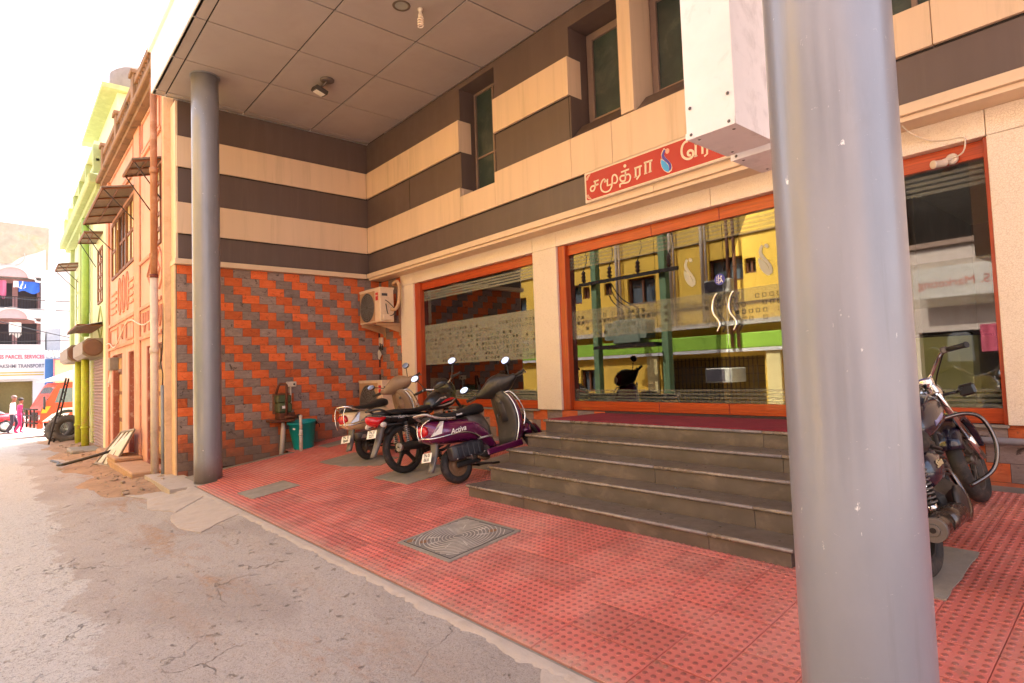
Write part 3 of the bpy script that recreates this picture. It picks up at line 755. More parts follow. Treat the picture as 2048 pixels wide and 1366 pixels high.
def dextra(q, g, a, b):
    if q in (1, 2):
        hx = b - .085 if q == 1 else a + .105
        pts = [(hx + dx, GY - .06, z) for dx, z in ((.02, 2.30), (-.02, 2.24), (-.045, 2.15), (-.03, 2.07), (.02, 2.0), (.035, 1.94), (.0, 1.87))]
        hb = MB().tube(smooth_pts(pts, 4), .014, 10)
        for z, dx in ((2.24, -.02), (1.94, .035)): hb.tube([(hx + dx, GY - .062, z), (hx + dx, GY - .004, z)], .011, 8)
        link('handle', hb.mesh('handle', CHROME), g)
        lg = MB(); add_logo(lg, -3.845 if q == 1 else -2.94, 2.585, .33, GY - .0065, GY - .0085)
        link('etched_logo', lg.mesh('etched_logo', FROST2), g)
    if q == 1:
        st = MB().lathe([(.062, GY - .0068), (.062, GY - .0082)], (-3.47, 0, 2.455), 'Y', 28)
        link('push_sticker', st.mesh('push_sticker', BLUE), g)
        sm = MB(); y0, y1 = GY - .0084, GY - .0092; F = lambda u, v, d: (-3.47 + u, d, 2.455 + v)
        ribbon(sm, [(-.012, -.05), (-.012, .05)], .007, F, y0, y1)
        ribbon(sm, [(.0, -.035), (.02, -.005), (.012, .02)], .011, F, y0, y1); ribbon(sm, [(.012, .015), (-.008, .012)], .008, F, y0, y1)
        ribbon(sm, [(.02, -.005), (.035, -.035)], .01, F, y0, y1)
        sm.prism([(.02 + .009 * math.cos(k * PI / 5), .032 + .009 * math.sin(k * PI / 5)) for k in range(10)], F, y0, y1)
        for k in range(4): ribbon(sm, [(-.04, .03 - .02 * k), (-.025, .03 - .02 * k)], .008, F, y0, y1)
        link('sticker_print', sm.mesh('sticker_print', PW), g)
front(-5.885, -1.032, .135, .03, (-4.325, -3.415, -2.50), ('side_light', 'entrance_door', 'entrance_door', 'side_light'), {'bars': BARS, 'band': (1.93, 2.32)}, dextra)

# ------------------------------------------------------------------ entrance steps
steps = thing('entrance_steps', 'five broad brown granite steps rising to the glass entrance', 'steps', (-3.5, 4.4, .2), world=True)
NOSE = mat('highlight_nosing', hexc('93857a'), .25, var=.25, scale=6, dirt=hexc('6b5d54'), dirt_amt=.7, dscale=7)  # lighter colour paints in the edge highlight of the treads, along with wear
YN = [3.761, 4.063, 4.335, 4.628, 4.925]; ZN = [.335, .492, .645, .783, .930]
JX = [(-4.30, -2.35), (-4.55, -2.16), (-4.75, -3.2), (-4.62, -2.2), (-4.75, -2.5)]
def PS(name, mb, m):
    o = bpy.data.objects.new(name, mb.mesh(name, m)); COL.objects.link(o); o.parent = steps; o.location = (3.5, -4.4, -.2); return o
XL, XR = -5.175, -1.772
for i in range(5):
    zb = (ZN[i - 1] if i else .17); yb = YN[i] + .022; y2 = YN[i + 1] + .03 if i < 4 else 5.955
    if i == 4: y2 = 5.945
    e = [XL] + list(JX[i]) + [XR]
    for a, b in zip(e[:-1], e[1:]): PS('riser_tile', MB().box((a + .0015, yb, zb - .02), (b - .0015, yb + .02, ZN[i] - .0285), .002), GRANITE)
    e = [XL - .02] + [x + .0 for x in JX[i]] + [XR + .02]
    for a, b in zip(e[:-1], e[1:]):
        mb = MB(); n = 7; prof = [(YN[i] + .014 - .014 * math.cos(t), ZN[i] - .014 + .014 * math.sin(t)) for t in [-PI / 2 + PI * k / n for k in range(n + 1)]]
        prof += [(y2, ZN[i]), (y2, ZN[i] - .028)]
        mb.prism(prof, lambda u, v, d: (d, u, v), a + .0015, b - .0015); ts = PS('tread_slab', mb, GRANTOP)
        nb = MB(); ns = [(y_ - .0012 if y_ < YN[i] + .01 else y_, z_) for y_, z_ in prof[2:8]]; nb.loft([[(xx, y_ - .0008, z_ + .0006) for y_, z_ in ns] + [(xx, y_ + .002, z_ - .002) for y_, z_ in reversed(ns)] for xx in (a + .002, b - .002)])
        no = bpy.data.objects.new('worn_highlight_nosing', nb.mesh('worn_highlight_nosing', NOSE)); COL.objects.link(no); no.parent = ts
    PS('side_tile', MB().box((XL, yb + .021, zb - .02), (XL + .02, (YN[i + 1] + .045) if i < 4 else 5.94, ZN[i] - .0285)), GRANITE)
    PS('side_tile', MB().box((XR - .02, yb + .021, zb - .02), (XR, (YN[i + 1] + .045) if i < 4 else 5.94, ZN[i] - .0285)), GRANITE)
mb = MB()
for i in range(5): mb.box((XL + .022, YN[i] + .045, .1), (XR - .022, 5.93, ZN[i] - .03))
PS('step_core', mb, CEMENT)
CARP = mat('red_carpet', hexc('8d2232'), .98, var=.18, scale=5, bump=.8, bscale=260, dirt=hexc('9d4a4a'), dirt_amt=.4)
mb = MB(); r7 = random.Random(2)
cp = [(-5.12, 4.955), (-1.80, 4.95), (-1.80, 5.938), (-5.30 + .12, 5.938)]
mb.prism([(-5.15, 4.96), (-4.0, 4.95), (-3.0, 4.956), (-1.79, 4.95), (-1.79, 5.938), (-5.16, 5.938)], lambda u, v, d: (u, v, d), .9303, .9375)
cpt = thing('doormat', 'long red carpet strip on the top landing before the glass doors', 'carpet', (-3.5, 5.4, .93), world=True)
o = bpy.data.objects.new('carpet_strip', mb.mesh('carpet_strip', CARP)); COL.objects.link(o); o.parent = cpt; o.location = (3.5, -5.4, -.93)

# ------------------------------------------------------------------ red sign with lettering
sign = thing('hotel_sign', 'red sign board with cream lettering and blue drop emblem above the entrance', 'sign', (-3.9, 5.66, 3.76), world=True)
SRED = mat('sign_red', hexc('b52a22'), .42, var=.06, scale=2); SCR = mat('sign_cream', hexc('e8d2b4'), .45, var=.04); SPUR = mat('sign_purple', hexc('4a3a98'), .4, var=.02); SBLU = mat('sign_blue', hexc('3aa0dc'), .4, var=.02)
def PG(name, mb, m, **kw):
    o = bpy.data.objects.new(name, mb.mesh(name, m)); COL.objects.link(o); o.parent = sign; o.location = (3.9, -5.66, -3.76)
    for k, v in kw.items(): o[k] = v
    return o
PG('sign_box', MB().box((-4.985, 5.606, 3.60), (-2.35, 5.70, 3.985), .004), mat('sign_edge', hexc('d8c4ae'), .5, var=.05))
pl = MB().prism([(-4.955, 3.645), (-4.93, 3.62), (-2.38, 3.62), (-2.38, 3.965), (-4.93, 3.965), (-4.955, 3.94)], lambda u, v, d: (u, d, v), 5.6055, 5.603)
PG('red_panel', pl, SRED)
def uv2(p):   # traced sign coordinates -> sign plane (x, z), precomputed fit
    x, y = p; X = 1140 + x / 4.876; Y = 240 + y / 4.876
    d = _r * ((X - 1024) / 1192.04) - _u * ((Y - 683) / 1192.04) + _f; t = 5.6 / d.y
    return (d.x * t, 1.5 + d.z * t)
STR = [([(232, 603), (279, 586)], 11), ([(248, 596), (246, 640), (240, 672), (226, 692), (207, 692), (201, 668), (214, 648), (240, 640), (277, 625)], 12),
       ([(352, 600), (335, 578), (318, 590), (306, 615), (300, 650), (312, 688), (345, 703), (382, 690), (404, 655), (412, 605), (413, 560), (425, 537), (445, 537), (460, 560), (462, 590), (448, 612), (425, 616)], 12), ([(352, 600), (338, 606), (342, 580)], 10), ([(365, 575), (365, 640), (402, 628)], 13),
       ([(498, 510), (576, 480)], 12), ([(540, 495), (540, 578), (522, 597), (497, 592), (488, 565), (505, 545), (540, 540), (570, 528), (588, 545), (588, 575), (572, 602), (540, 614), (505, 618), (488, 632), (490, 655)], 12),
       ([(628, 473), (700, 447)], 13), ([(641, 470), (641, 556)], 15), ([(681, 456), (681, 535), (650, 580)], 14), ([(626, 560), (654, 550)], 8),
       ([(722, 420), (803, 392)], 13), ([(737, 415), (737, 522)], 15), ([(782, 400), (782, 502)], 15), ([(724, 527), (752, 517)], 8), ([(768, 510), (797, 499)], 8),
       ([(1150, 205), (1120, 218), (1096, 255), (1088, 310), (1102, 358), (1140, 380), (1178, 372), (1200, 342), (1198, 306), (1172, 296), (1150, 315), (1155, 342), (1178, 345)], 16),
       ([(1226, 225), (1226, 352)], 15), ([(1214, 240), (1310, 205)], 12), ([(1292, 215), (1292, 330)], 15), ([(1338, 200), (1338, 330), (1310, 354)], 12), ([(1212, 358), (1242, 347)], 8)]
F = lambda u, v, d: (u, d, v); LT = {}
for pts, wpx in STR:
    q = [Vector(uv2(p)) for p in (smooth_pts(pts, 3) if len(pts) > 3 else pts)]
    gx_ = sum(p[0] for p in pts) / len(pts); key = sum(gx_ > t for t in (288, 475, 610, 712, 1000, 1208, 1320)); lt = LT.setdefault(key, MB())
    ribbon(lt, q, wpx * .00155, F, 5.6035, 5.597)
lt = LT[2]; c = Vector(uv2((535, 448))); lt.prism([(c.x + .02 * math.cos(k * PI / 6), c.y + .02 * math.sin(k * PI / 6)) for k in range(12)], F, 5.6035, 5.597)
for lt in LT.values(): PG('letter', lt, SCR)
def slog(poly, grow=0.0):
    q = [Vector(uv2(p)) for p in poly]; c = sum(q, Vector((0, 0))) / len(q)
    return [c + (p - c) * (1 + grow) for p in q]
PG('emblem_outline', MB().prism(slog(LOGO_S, .12), F, 5.6034, 5.6008).prism(slog(LOGO_D, .14), F, 5.6034, 5.6010), SCR)
PG('emblem_drop', MB().prism(slog(LOGO_D), F, 5.6032, 5.5995), SBLU)
PG('emblem_swirl', MB().prism(slog(LOGO_S), F, 5.6031, 5.5985), SPUR)
c = Vector(uv2((949, 303)))
PG('emblem_dot', MB().prism([(c.x + .026 * math.cos(k * PI / 8), c.y + .03 * math.sin(k * PI / 8)) for k in range(16)], F, 5.6033, 5.598), mat('sign_peach', hexc('e2a48a'), .5, var=.02))
# white border lines and corner flourishes
bd = MB()
for a, b in (((-4.945, 3.962), (-2.4, 3.962)), ((-4.945, 3.622), (-2.4, 3.622))): ribbon(bd, [a, b], .010, F, 5.603, 5.601)
for zc, sg in ((3.905, 1), (3.68, -1)):
    for k in range(3): ribbon(bd, [(-4.953 + .012 * k, zc - sg * .02), (-4.945 + .016 * k, zc + sg * .012), (-4.925 + .016 * k, zc + sg * .03), (-4.90 + .01 * k, zc + sg * .042)], .005, F, 5.603, 5.6005)
PG('border', bd, SCR)
# white boxed sign cabinets hanging from the canopy beside the column
def cabinet(y0, y1, x0, x1, z0, label):
    t = thing('sign_cabinet', label, 'sign cabinet', ((x0 + x1) / 2, (y0 + y1) / 2, z0), 'white sign cabinets hung from the canopy', world=True)
    def Q(n, mb, m):
        o = bpy.data.objects.new(n, mb.mesh(n, m)); COL.objects.link(o); o.parent = t; o.location = -Vector(t['_org'])
    Q('cabinet', MB().box((x0, y0, z0), (x1, y1, ZC - .002), .003), WHITE)
    tr = MB()
    for zz_ in (z0 - .001,):
        tr.box((x0 - .003, y0 - .004, zz_), (x1 + .003, y0 + .0, zz_ + .035)); tr.box((x1, y0 - .004, zz_), (x1 + .004, y1, zz_ + .035)); tr.box((x1, y0 - .004, zz_ + .035), (x1 + .004, y0 + .03, ZC - .003))
    Q('edge_trim', tr, WHITE)
    DS = mat('dull_screw', hexc('6d625c'), .4, metal=.8)
    for zz_ in (z0 + .02, z0 + .16, z0 + .75):
        for xx in (x0 + .03, x1 - .03): Q('screw', MB().lathe([(.009, y0 - .005), (.007, y0 - .008), (.001, y0 - .009)], (xx, 0, zz_), 'Y', 8), DS)
    for xx, yy in ((x1 - .04, y0 + .06), (x0 + .06, y1 - .05), (x0 + .05, y0 + .04)): Q('screw', MB().lathe([(.009, z0 - .001), (.001, z0 - .005)], (xx, yy, 0), 'Z', 8), DS)
cabinet(2.70, 3.10, -1.685, -1.415, 2.67, 'white metal sign cabinet with screws hanging beside the big column')
cabinet(3.15, 3.50, -1.685, -1.415, 2.655, 'second white metal sign cabinet, behind the front one and partly hidden by it')

# ------------------------------------------------------------------ lights on the ceiling, camera
BLACK = mat('black_plastic', hexc('1d1b1b'), .4, var=.1); OFFW = mat('aged_white_plastic', hexc('dccab6'), .5, var=.08, dirt=hexc('a58c72'))
dl = thing('downlight', 'round recessed downlight set in the canopy ceiling', 'downlight', (-6.52, 3.93, ZC))
MB().lathe([(.085, -.002), (.10, -.012), (.115, -.006), (.118, .0)], (0, 0, 0), 'Z', 28).build('ring', mat('downlight_ring', hexc('6b5b4e'), .4, metal=.5), dl)
MB().lathe([(.084, -.003), (.084, -.0015)], (0, 0, 0), 'Z', 24).build('lens', mat('downlight_glass', hexc('98958c'), .15), dl)
bl = thing('spiral_bulb', 'white spiral energy saving bulb hanging below the canopy ceiling', 'light bulb', (-6.43, 4.16, ZC))
MB().lathe([(.035, 0), (.035, -.02), (.022, -.03), (.022, -.07), (.03, -.075), (.032, -.11), (.02, -.12)], (0, 0, 0), 'Z', 16).build('socket', OFFW, bl)
MB().tube([(.034 * math.cos(a), .034 * math.sin(a), -.12 - .0085 * a / 1.6) for a in [i * .3 for i in range(80)]], .009, 6).build('spiral_tube', mat('bulb_tube', hexc('f0dccb'), .3, var=0), bl)
fl = thing('floodlight', 'small dark square floodlight on a round ceiling plate under the canopy', 'floodlight', (-8.93, 3.97, ZC))
MB().lathe([(.11, 0), (.11, -.02), (.08, -.03), (.03, -.032)], (0, 0, 0), 'Z', 24).build('ceiling_plate', mat('floodlight_brown', hexc('5d4f49'), .5), fl)
MB().tube([(0, 0, -.03), (-.06, -.03, -.07), (-.13, -.05, -.10)], .018, 8).build('arm', MATS['floodlight_brown'], fl)
Mf = Matrix.Translation((-.19, -.05, -.14)) @ Matrix.Rotation(math.radians(-18), 4, 'X') @ Matrix.Rotation(math.radians(12), 4, 'Y')
MB().box((-.12, -.105, -.02), (.12, .105, .05), .01, M=Mf).build('housing', mat('floodlight_dark', hexc('3a3029'), .4), fl)
MB().box((-.09, -.075, -.026), (.09, .075, -.0195), .002, M=Mf).build('lens', mat('flood_glass', hexc('ddd5cf'), .2), fl)
cc = thing('security_camera', 'white bullet security camera on the frame above the right window', 'security camera', (-1.275, 6.03, 3.15))
MB().lathe([(.045, 0), (.045, -.02), (.03, -.03)], (.0, 0, 0), 'Y', 18).build('mount', OFFW, cc)
Mc = Matrix.Translation((-.07, -.09, -.035)) @ Matrix.Rotation(math.radians(232), 4, 'Z') @ Matrix.Rotation(math.radians(8), 4, 'Y')
cb = MB().lathe([(.026, -.055), (.030, -.045), (.030, .045), (.034, .045), (.034, .06), (.028, .06)], (0, 0, 0), 'X', 18); cb.v = [tuple(Mc @ Vector(v)) for v in cb.v]; cb.build('barrel', OFFW, cc)
ln = MB().lathe([(.027, .054), (.012, .058)], (0, 0, 0), 'X', 16); ln.v = [tuple(Mc @ Vector(v)) for v in ln.v]; ln.build('lens', BLACK, cc)
MB().tube([(0, -.025, 0), (-.03, -.055, -.005), (-.06, -.085, -.02)], .014, 8).build('bracket', OFFW, cc)
cw = thing('camera_cable', 'thin cream cable drooping from the ledge to the security camera', 'cable', (-1.6, 5.9, 3.56), world=True)
q = MB().tube(smooth_pts([(-1.63, 5.66, 3.6), (-1.60, 5.655, 3.56), (-1.52, 5.85, 3.42), (-1.40, 5.93, 3.33), (-1.28, 5.945, 3.30), (-1.18, 5.945, 3.29), (-1.165, 5.95, 3.24), (-1.19, 5.97, 3.17), (-1.26, 6.0, 3.15)], 5), .006, 6)
o = bpy.data.objects.new('cable', q.mesh('cable', OFFW)); COL.objects.link(o); o.parent = cw; o.location = -Vector(cw['_org'])
# ------------------------------------------------------------------ old orange house, green house
def mossy(name, col, moss, lo=.48):
    return mat(name, col, .85, var=.16, scale=1.6, bump=.25, bscale=22, dirt=moss, dirt_amt=.8, dscale=2.6, stretch=(1, 1, .5))
OW = mat('salmon_wall', hexc('daa495'), .85, var=.16, scale=1.1, bump=.2, bscale=25, dirt=hexc('b9765e'), dirt_amt=.5, dscale=1.6, stretch=(1, 1, .45))
OWD = mat('salmon_trim', hexc('d0957f'), .85, var=.14, scale=1.5, bump=.15, bscale=30, dirt=hexc('e3b49a'), dirt_amt=.6, dscale=3.5)
REDW = mat('flaking_red_reveal', hexc('a8604e'), .8, var=.15, scale=2, dirt=hexc('d9b8a5'), dirt_amt=.9, dscale=6)
OLDW = mat('old_yellow_door', hexc('b58a4e'), .7, var=.2, scale=3, dirt=hexc('6b3f22'), dirt_amt=.6, dscale=5)
BRW = mat('brown_timber', hexc('7d4f33'), .7, var=.2, scale=4, dirt=hexc('4a2d1c'), dirt_amt=.5)
MOSS = mossy('mossy_cornice', hexc('8c6a4c'), hexc('2f2a20'))
YPANE = mat('yellowed_pane', hexc('d9c9a0'), .3, var=.15, scale=4); WPANE = mat('whitish_pane', hexc('dcd6cc'), .3, var=.1, scale=4)
TIN = mat('weathered_tin', hexc('8d7c6a'), .6, metal=.3, var=.18, scale=3, dirt=hexc('5b4a3a'), dirt_amt=.5)
IRON = mat('dark_iron', hexc('3a302a'), .6, metal=.4, var=.1)
PVC = mat('white_pipe', hexc('d6c3b2'), .55, var=.08, dirt=hexc('8d735c'), dirt_amt=.4, dscale=4)
CLAY = mat('clay_pipe', hexc('a9714e'), .8, var=.15, dirt=hexc('d8b79a'), dirt_amt=.5)
def grp(th):
    org = Vector(th['_org'])
    def Q(name, mb, m, parent=None, **kw):
        o = bpy.data.objects.new(name, mb.mesh(name, m)); COL.objects.link(o); o.parent = parent or th
        if parent is None: o.location = -org
        for k, v in kw.items(): o[k] = v
        return o
    return Q
oh = thing('orange_house', 'old two storey salmon house with moulded plaster and mossy parapet beside the hotel', 'house', (-15, 3, 0), world=True); Q = grp(oh)
F0 = 2.2
w1 = MB()
def holes(mb, x0, x1, z0, z1, ops, y0, y1):
    xs = sorted({x0, x1, *[o[0] for o in ops], *[o[1] for o in ops]})
    for a, b in zip(xs[:-1], xs[1:]):
        cuts = sorted([(o[2], o[3]) for o in ops if o[0] <= a and o[1] >= b]); z = z0
        for c0, c1 in cuts:
            if c0 > z: mb.box((a, y0, z), (b, y1, c0))
            z = c1
        if z < z1: mb.box((a, y0, z), (b, y1, z1))
OPS = [(-13.57, -12.06, -.05, 2.27), (-15.73, -14.85, -.05, 2.27), (-18.21, -16.62, -.05, 2.29), (-12.95, -12.05, 4.05, 5.5), (-18.2, -14.82, 4.2, 5.66)]
holes(w1, -19.1, -11.56, -.6, 7.0, OPS, F0, F0 + .45)
Q('front_wall', w1, OW)
Q('house_body', MB().box((-19.1, F0 + .46, -.6), (-11.56, 8, 7.0)), REDW)
Q('pilaster', MB().box((-14.78, F0 - .035, -.5), (-14.15, F0 - .001, 6.95), .01), OWD); Q('pilaster', MB().box((-19.1, F0 - .05, -.5), (-18.62, F0 - .001, 6.95), .01), OWD); Q('pilaster', MB().box((-11.98, F0 - .02, -.5), (-11.57, F0 - .001, 6.95), .01), OWD)
for z, a, b in ((3.02, -18.61, -14.79), (2.42, -18.61, -14.79), (3.02, -14.14, -11.99), (2.42, -14.14, -11.99), (3.95, -14.14, -13.0), (6.1, -18.61, -14.79), (6.1, -14.14, -11.99)):
    Q('string_course', MB().box((a, F0 - .045, z), (b, F0 - .001, z + .07), .008), OWD)
Q0 = Q; FF = lambda u, v, d: (u, d, v)
RQ = [Q]
def outl(pts, wd=.04, cl=True):
    rel = MB(); ribbon(rel, pts + ([pts[0], pts[1]] if cl else []), wd, FF, F0 - .03, F0 - .001); RQ[0]('plaster_relief', rel, OWD if RQ[0] is Q0 else GRD)
outl([(-12.75, 3.62), (-12.25, 4.0), (-11.99, 3.8), (-11.99, 3.4), (-12.25, 3.25)], .04, False); outl([(-13.35, 3.62), (-12.75, 4.02), (-12.2, 3.62), (-12.75, 3.22)])
for k in range(4):
    cx = -13.7 + .5 * k; outl([(cx - .12, 2.95), (cx - .12, 2.75), (cx, 2.58), (cx + .12, 2.75), (cx + .12, 2.95)], .05, False)
for k, cx in enumerate((-16.9, -16.35, -15.8)):
    outl([(cx + .19 * math.sin(t), 3.66 + .42 * math.cos(t)) for t in [i * PI / 8 for i in range(16)]], .05)
for k in range(4):
    outl([(-18.3, 3.35 + .16 * k), (-17.4, 3.35 + .16 * k)], .05, False); outl([(-15.5, 3.35 + .16 * k), (-14.9, 3.35 + .16 * k)], .05, False)
outl([(-18.4, 2.56), (-18.4, 2.94), (-17.2, 2.94), (-17.2, 2.56)]); outl([(-15.9, 2.56), (-15.9, 2.94), (-14.95, 2.94), (-14.95, 2.56)])
outl([(-16.65, 2.95), (-16.5, 2.62)], .08, False); outl([(-16.4, 2.95), (-16.5, 2.62)], .06, False)
for x0, x1 in ((-18.45, -14.95), (-13.9, -12.15)): outl([(x0, 6.25), (x0, 6.85), (x1, 6.85), (x1, 6.25)], .05)
# cornice and balustrade
Q('cornice', MB().box((-19.25, F0 - .26, 7.0), (-11.5, F0 + .5, 7.12), .02).box((-19.2, F0 - .16, 6.9), (-11.52, F0 + .01, 6.998)), MOSS)
ba = MB()
for i in range(38):
    x = -19.0 + .2 * i; ba.lathe([(.05, 7.14), (.035, 7.2), (.065, 7.35), (.035, 7.55), (.05, 7.72)], (x, F0 - .05, 0), 'Z', 8)
Q('balustrade', ba, MOSS, kind='stuff')
Q('parapet_rail', MB().box((-19.2, F0 - .13, 7.725), (-11.5, F0 + .05, 7.86), .01), MOSS)
for x in (-19.05, -16.6, -14.2): Q('parapet_post', MB().box((x - .14, F0 - .15, 7.121), (x + .14, F0 + .08, 7.95), .01).box((x - .18, F0 - .19, 7.95), (x + .18, F0 + .12, 8.04), .01), MOSS)
# doors
for (a, b, z0, z1), lx in zip([o for o in OPS[:3]], ((-12.75, -12.08), (-15.4, -14.87), (-17.4, -16.64))):
    Q('door_reveal', MB().box((a + .001, F0 + .02, -.3), (a + .02, F0 + .44, z1)), REDW); Q('door_reveal', MB().box((b - .02, F0 + .02, -.3), (b - .001, F0 + .44, z1)), REDW)
    Q('door_frame', MB().box((a + .021, F0 + .10, 1.86), (b - .021, F0 + .18, 1.94)).box((a + .021, F0 + .10, z1 - .07), (b - .021, F0 + .18, z1)).box(((a + b) / 2 - .03, F0 + .10, 1.941), ((a + b) / 2 + .03, F0 + .18, z1 - .071)), BRW)
    Q('transom_pane', MB().box((a + .03, F0 + .13, 1.941), (b - .03, F0 + .14, z1 - .071)), OLDW)
    d = Q('door_leaf', MB().box((a + .03, F0 + .145, .1), (b - .03, F0 + .19, 1.859)), BRW)
    for (u0, u1) in ((lx[0] - .62, lx[0] - .04), (lx[0] + .03, lx[1] - .03)):
        if u0 < a + .04: u0 = a + .04
        for z_, zz_ in ((.2, .62), (.72, 1.3), (1.38, 1.80)):
            dp = MB().box((u0, F0 + .125, z_), (u1, F0 + .144, zz_), .008); o_ = bpy.data.objects.new('door_panel', dp.mesh('door_panel', OLDW)); COL.objects.link(o_); o_.parent = d
Q('door_step', MB().box((-15.05, 1.72, -.45), (-12.02, 2.198, .02), .02).box((-15.05, 1.72, .02), (-14.0, 2.198, .1), .02), mat('step_plaster', hexc('b58e6e'), .9, var=.15, bump=.3, dirt=hexc('7d5a40')))
Q('threshold_block', MB().box((-18.2, 1.85, -.5), (-16.6, 2.19, -.02), .03), MATS['step_plaster'])
# windows
def lattice(x0, x1, z0, z1, nx_, nz_, fr, pane, y=F0 + .012):
    b_ = MB(); b_.box((x0, y - .04, z0), (x0 + .06, y + .05, z1)); b_.box((x1 - .06, y - .04, z0), (x1, y + .05, z1)); b_.box((x0 + .06, y - .04, z0), (x1 - .06, y + .05, z0 + .07)); b_.box((x0 + .06, y - .04, z1 - .07), (x1 - .06, y + .05, z1))
    for i in range(1, nx_): c = x0 + (x1 - x0) * i / nx_; b_.box((c - .03, y - .03, z0 + .07), (c + .03, y + .04, z1 - .07))
    for j in range(1, nz_): c = z0 + (z1 - z0) * j / nz_; b_.box((x0 + .06, y - .025, c - .035), (x1 - .06, y + .035, c + .035))
    o = Q('window', b_, fr)
    for i in range(nx_):
        for j in range(nz_):
            c0, c1 = x0 + (x1 - x0) * i / nx_ + .03, x0 + (x1 - x0) * (i + 1) / nx_ - .03; d0, d1 = z0 + (z1 - z0) * j / nz_ + .035, z0 + (z1 - z0) * (j + 1) / nz_ - .035
            p_ = MB().box((c0, y + .0, d0), (c1, y + .012, d1)); q_ = bpy.data.objects.new('pane', p_.mesh('pane', pane)); COL.objects.link(q_); q_.parent = o
    return o
lattice(-12.94, -12.06, 4.06, 5.49, 2, 5, BRW, WPANE)
lattice(-18.19, -17.0, 4.21, 5.65, 2, 2, BRW, YPANE); lattice(-15.9, -14.83, 4.21, 5.65, 2, 2, BRW, YPANE); lattice(-16.98, -15.92, 4.21, 5.65, 2, 2, BRW, mat('dark_room_pane', hexc('3a2c22'), .3))
sh = MB().box((-17.05, F0 - .06, 4.25), (-17.0, F0 + .02, 5.3)); Q('open_shutter', sh, OLDW)
def awning(Q_, x0, x1, zi, yo, zo, y=F0, m=TIN):
    a = MB(); a.add([(x0, y, zi), (x1, y, zi), (x1, yo, zo), (x0, yo, zo), (x0, y, zi + .03), (x1, y, zi + .03), (x1, yo, zo + .03), (x0, yo, zo + .03)], [(0, 1, 2, 3), (4, 7, 6, 5), (0, 4, 5, 1), (1, 5, 6, 2), (2, 6, 7, 3), (3, 7, 4, 0)])
    o = Q_('awning', a, m)
    ba_ = MB(); n = max(2, int((x1 - x0) / 1.0) + 1)
    for k in range(n + 1):
        x = x0 + .03 + (x1 - x0 - .06) * k / n; ba_.tube([(x, y, zi - .02), (x, yo + .01, zo - .02)], .018, 4, smooth=False)
    ba_.tube([(x0, yo + .02, zo - .012), (x1, yo + .02, zo - .012)], .022, 4, smooth=False); ba_.tube([(x0, (y + yo) / 2, (zi + zo) / 2 - .02), (x1, (y + yo) / 2, (zi + zo) / 2 - .02)], .016, 4, smooth=False)
    bo = bpy.data.objects.new('batten', ba_.mesh('batten', BRW)); COL.objects.link(bo); bo.parent = o
    for x in (x0 + .05, x1 - .05):
        so_ = bpy.data.objects.new('stay_rod', MB().tube([(x, y - .01, zi - .75), (x, yo + .05, zo - .02)], .012, 5).mesh('stay_rod', IRON)); COL.objects.link(so_); so_.parent = o
awning(Q, -13.05, -11.99, 5.58, 1.73, 5.45); awning(Q, -18.3, -14.7, 5.78, 1.58, 5.64)
# pipes and wire on the orange house front
dp = thing('drain_pipe', 'white drain pipe with clay upper half running up between orange house and hotel', 'pipe', (-11.8, 2.02, -.15), world=True); Qd = grp(dp)
Qd('lower_pipe', MB().tube([(-11.80, 2.03, -.2), (-11.80, 2.03, 3.42)], .062, 14).tube([(-11.8, 2.03, 2.05), (-11.8, 2.03, 2.15)], .072, 14), PVC)
Qd('dark_collar', MB().tube([(-11.8, 2.03, 3.36), (-11.8, 2.03, 3.42)], .068, 14), mat('dark_collar', hexc('6b2f22'), .6))
Qd('upper_pipe', MB().tube([(-11.80, 2.03, 3.421), (-11.80, 2.03, 6.9)], .055, 12).tube([(-11.8, 2.03, 5.2), (-11.8, 2.03, 5.3)], .07, 12), CLAY)
gp = thing('grey_pipe', 'thin grey pipe clipped to the wall between the drain pipe and the hotel corner', 'pipe', (-11.55, 2.08, -.1), world=True); Qp = grp(gp)
Qp('pipe', MB().tube([(-11.53, 2.1, -.15), (-11.53, 2.1, 1.5)], .026, 10), mat('grey_pvc', hexc('8a8b8f'), .5)); Qp('wire', MB().tube(smooth_pts([(-11.53, 2.1, 1.5), (-11.5, 2.1, 1.7), (-11.57, 2.08, 1.9), (-11.52, 2.1, 2.1), (-11.54, 2.12, 2.9)], 4), .009, 6), BLACK)
cp_ = thing('corner_strip', 'cream plaster strip of wall between the orange house and the hotel side wall', 'wall', (-11.5, 2.3, 0), world=True); Qc = grp(cp_)
Qc('wall_end', MB().box((-11.451, 2.215, -.3), (-11.142, 2.238, 3.505)), mat('cream_plaster', hexc('d9b592'), .85, var=.1, dirt=hexc('a5764f'), dirt_amt=.5)); Qc('strip', MB().box((-11.555, 2.12, -.3), (-11.452, 2.32, 7.0)), mat('cream_plaster', hexc('d9b592'), .85, var=.1, dirt=hexc('a5764f'), dirt_amt=.5))
wr = thing('house_wire', 'pale cable sagging across the front of the orange house below the mouldings', 'cable', (-15, 2.1, 2.5), world=True); Qw = grp(wr)
Qw('cable', MB().tube(smooth_pts([(-18.9, 2.15, 2.62), (-18.2, 2.14, 2.60), (-17.3, 2.12, 2.45), (-16.3, 2.1, 2.6), (-15, 2.06, 2.86), (-14.2, 2.05, 2.84), (-13.2, 2.08, 2.66), (-12.4, 2.1, 2.72), (-11.9, 2.05, 2.85)], 5), .014, 6), PVC)
mbx = thing('meter_box', 'small hanging electric meter box with loose white wires beside the first orange doorway', 'meter box', (-17.2, 2.1, 2.0), world=True); Qm = grp(mbx)
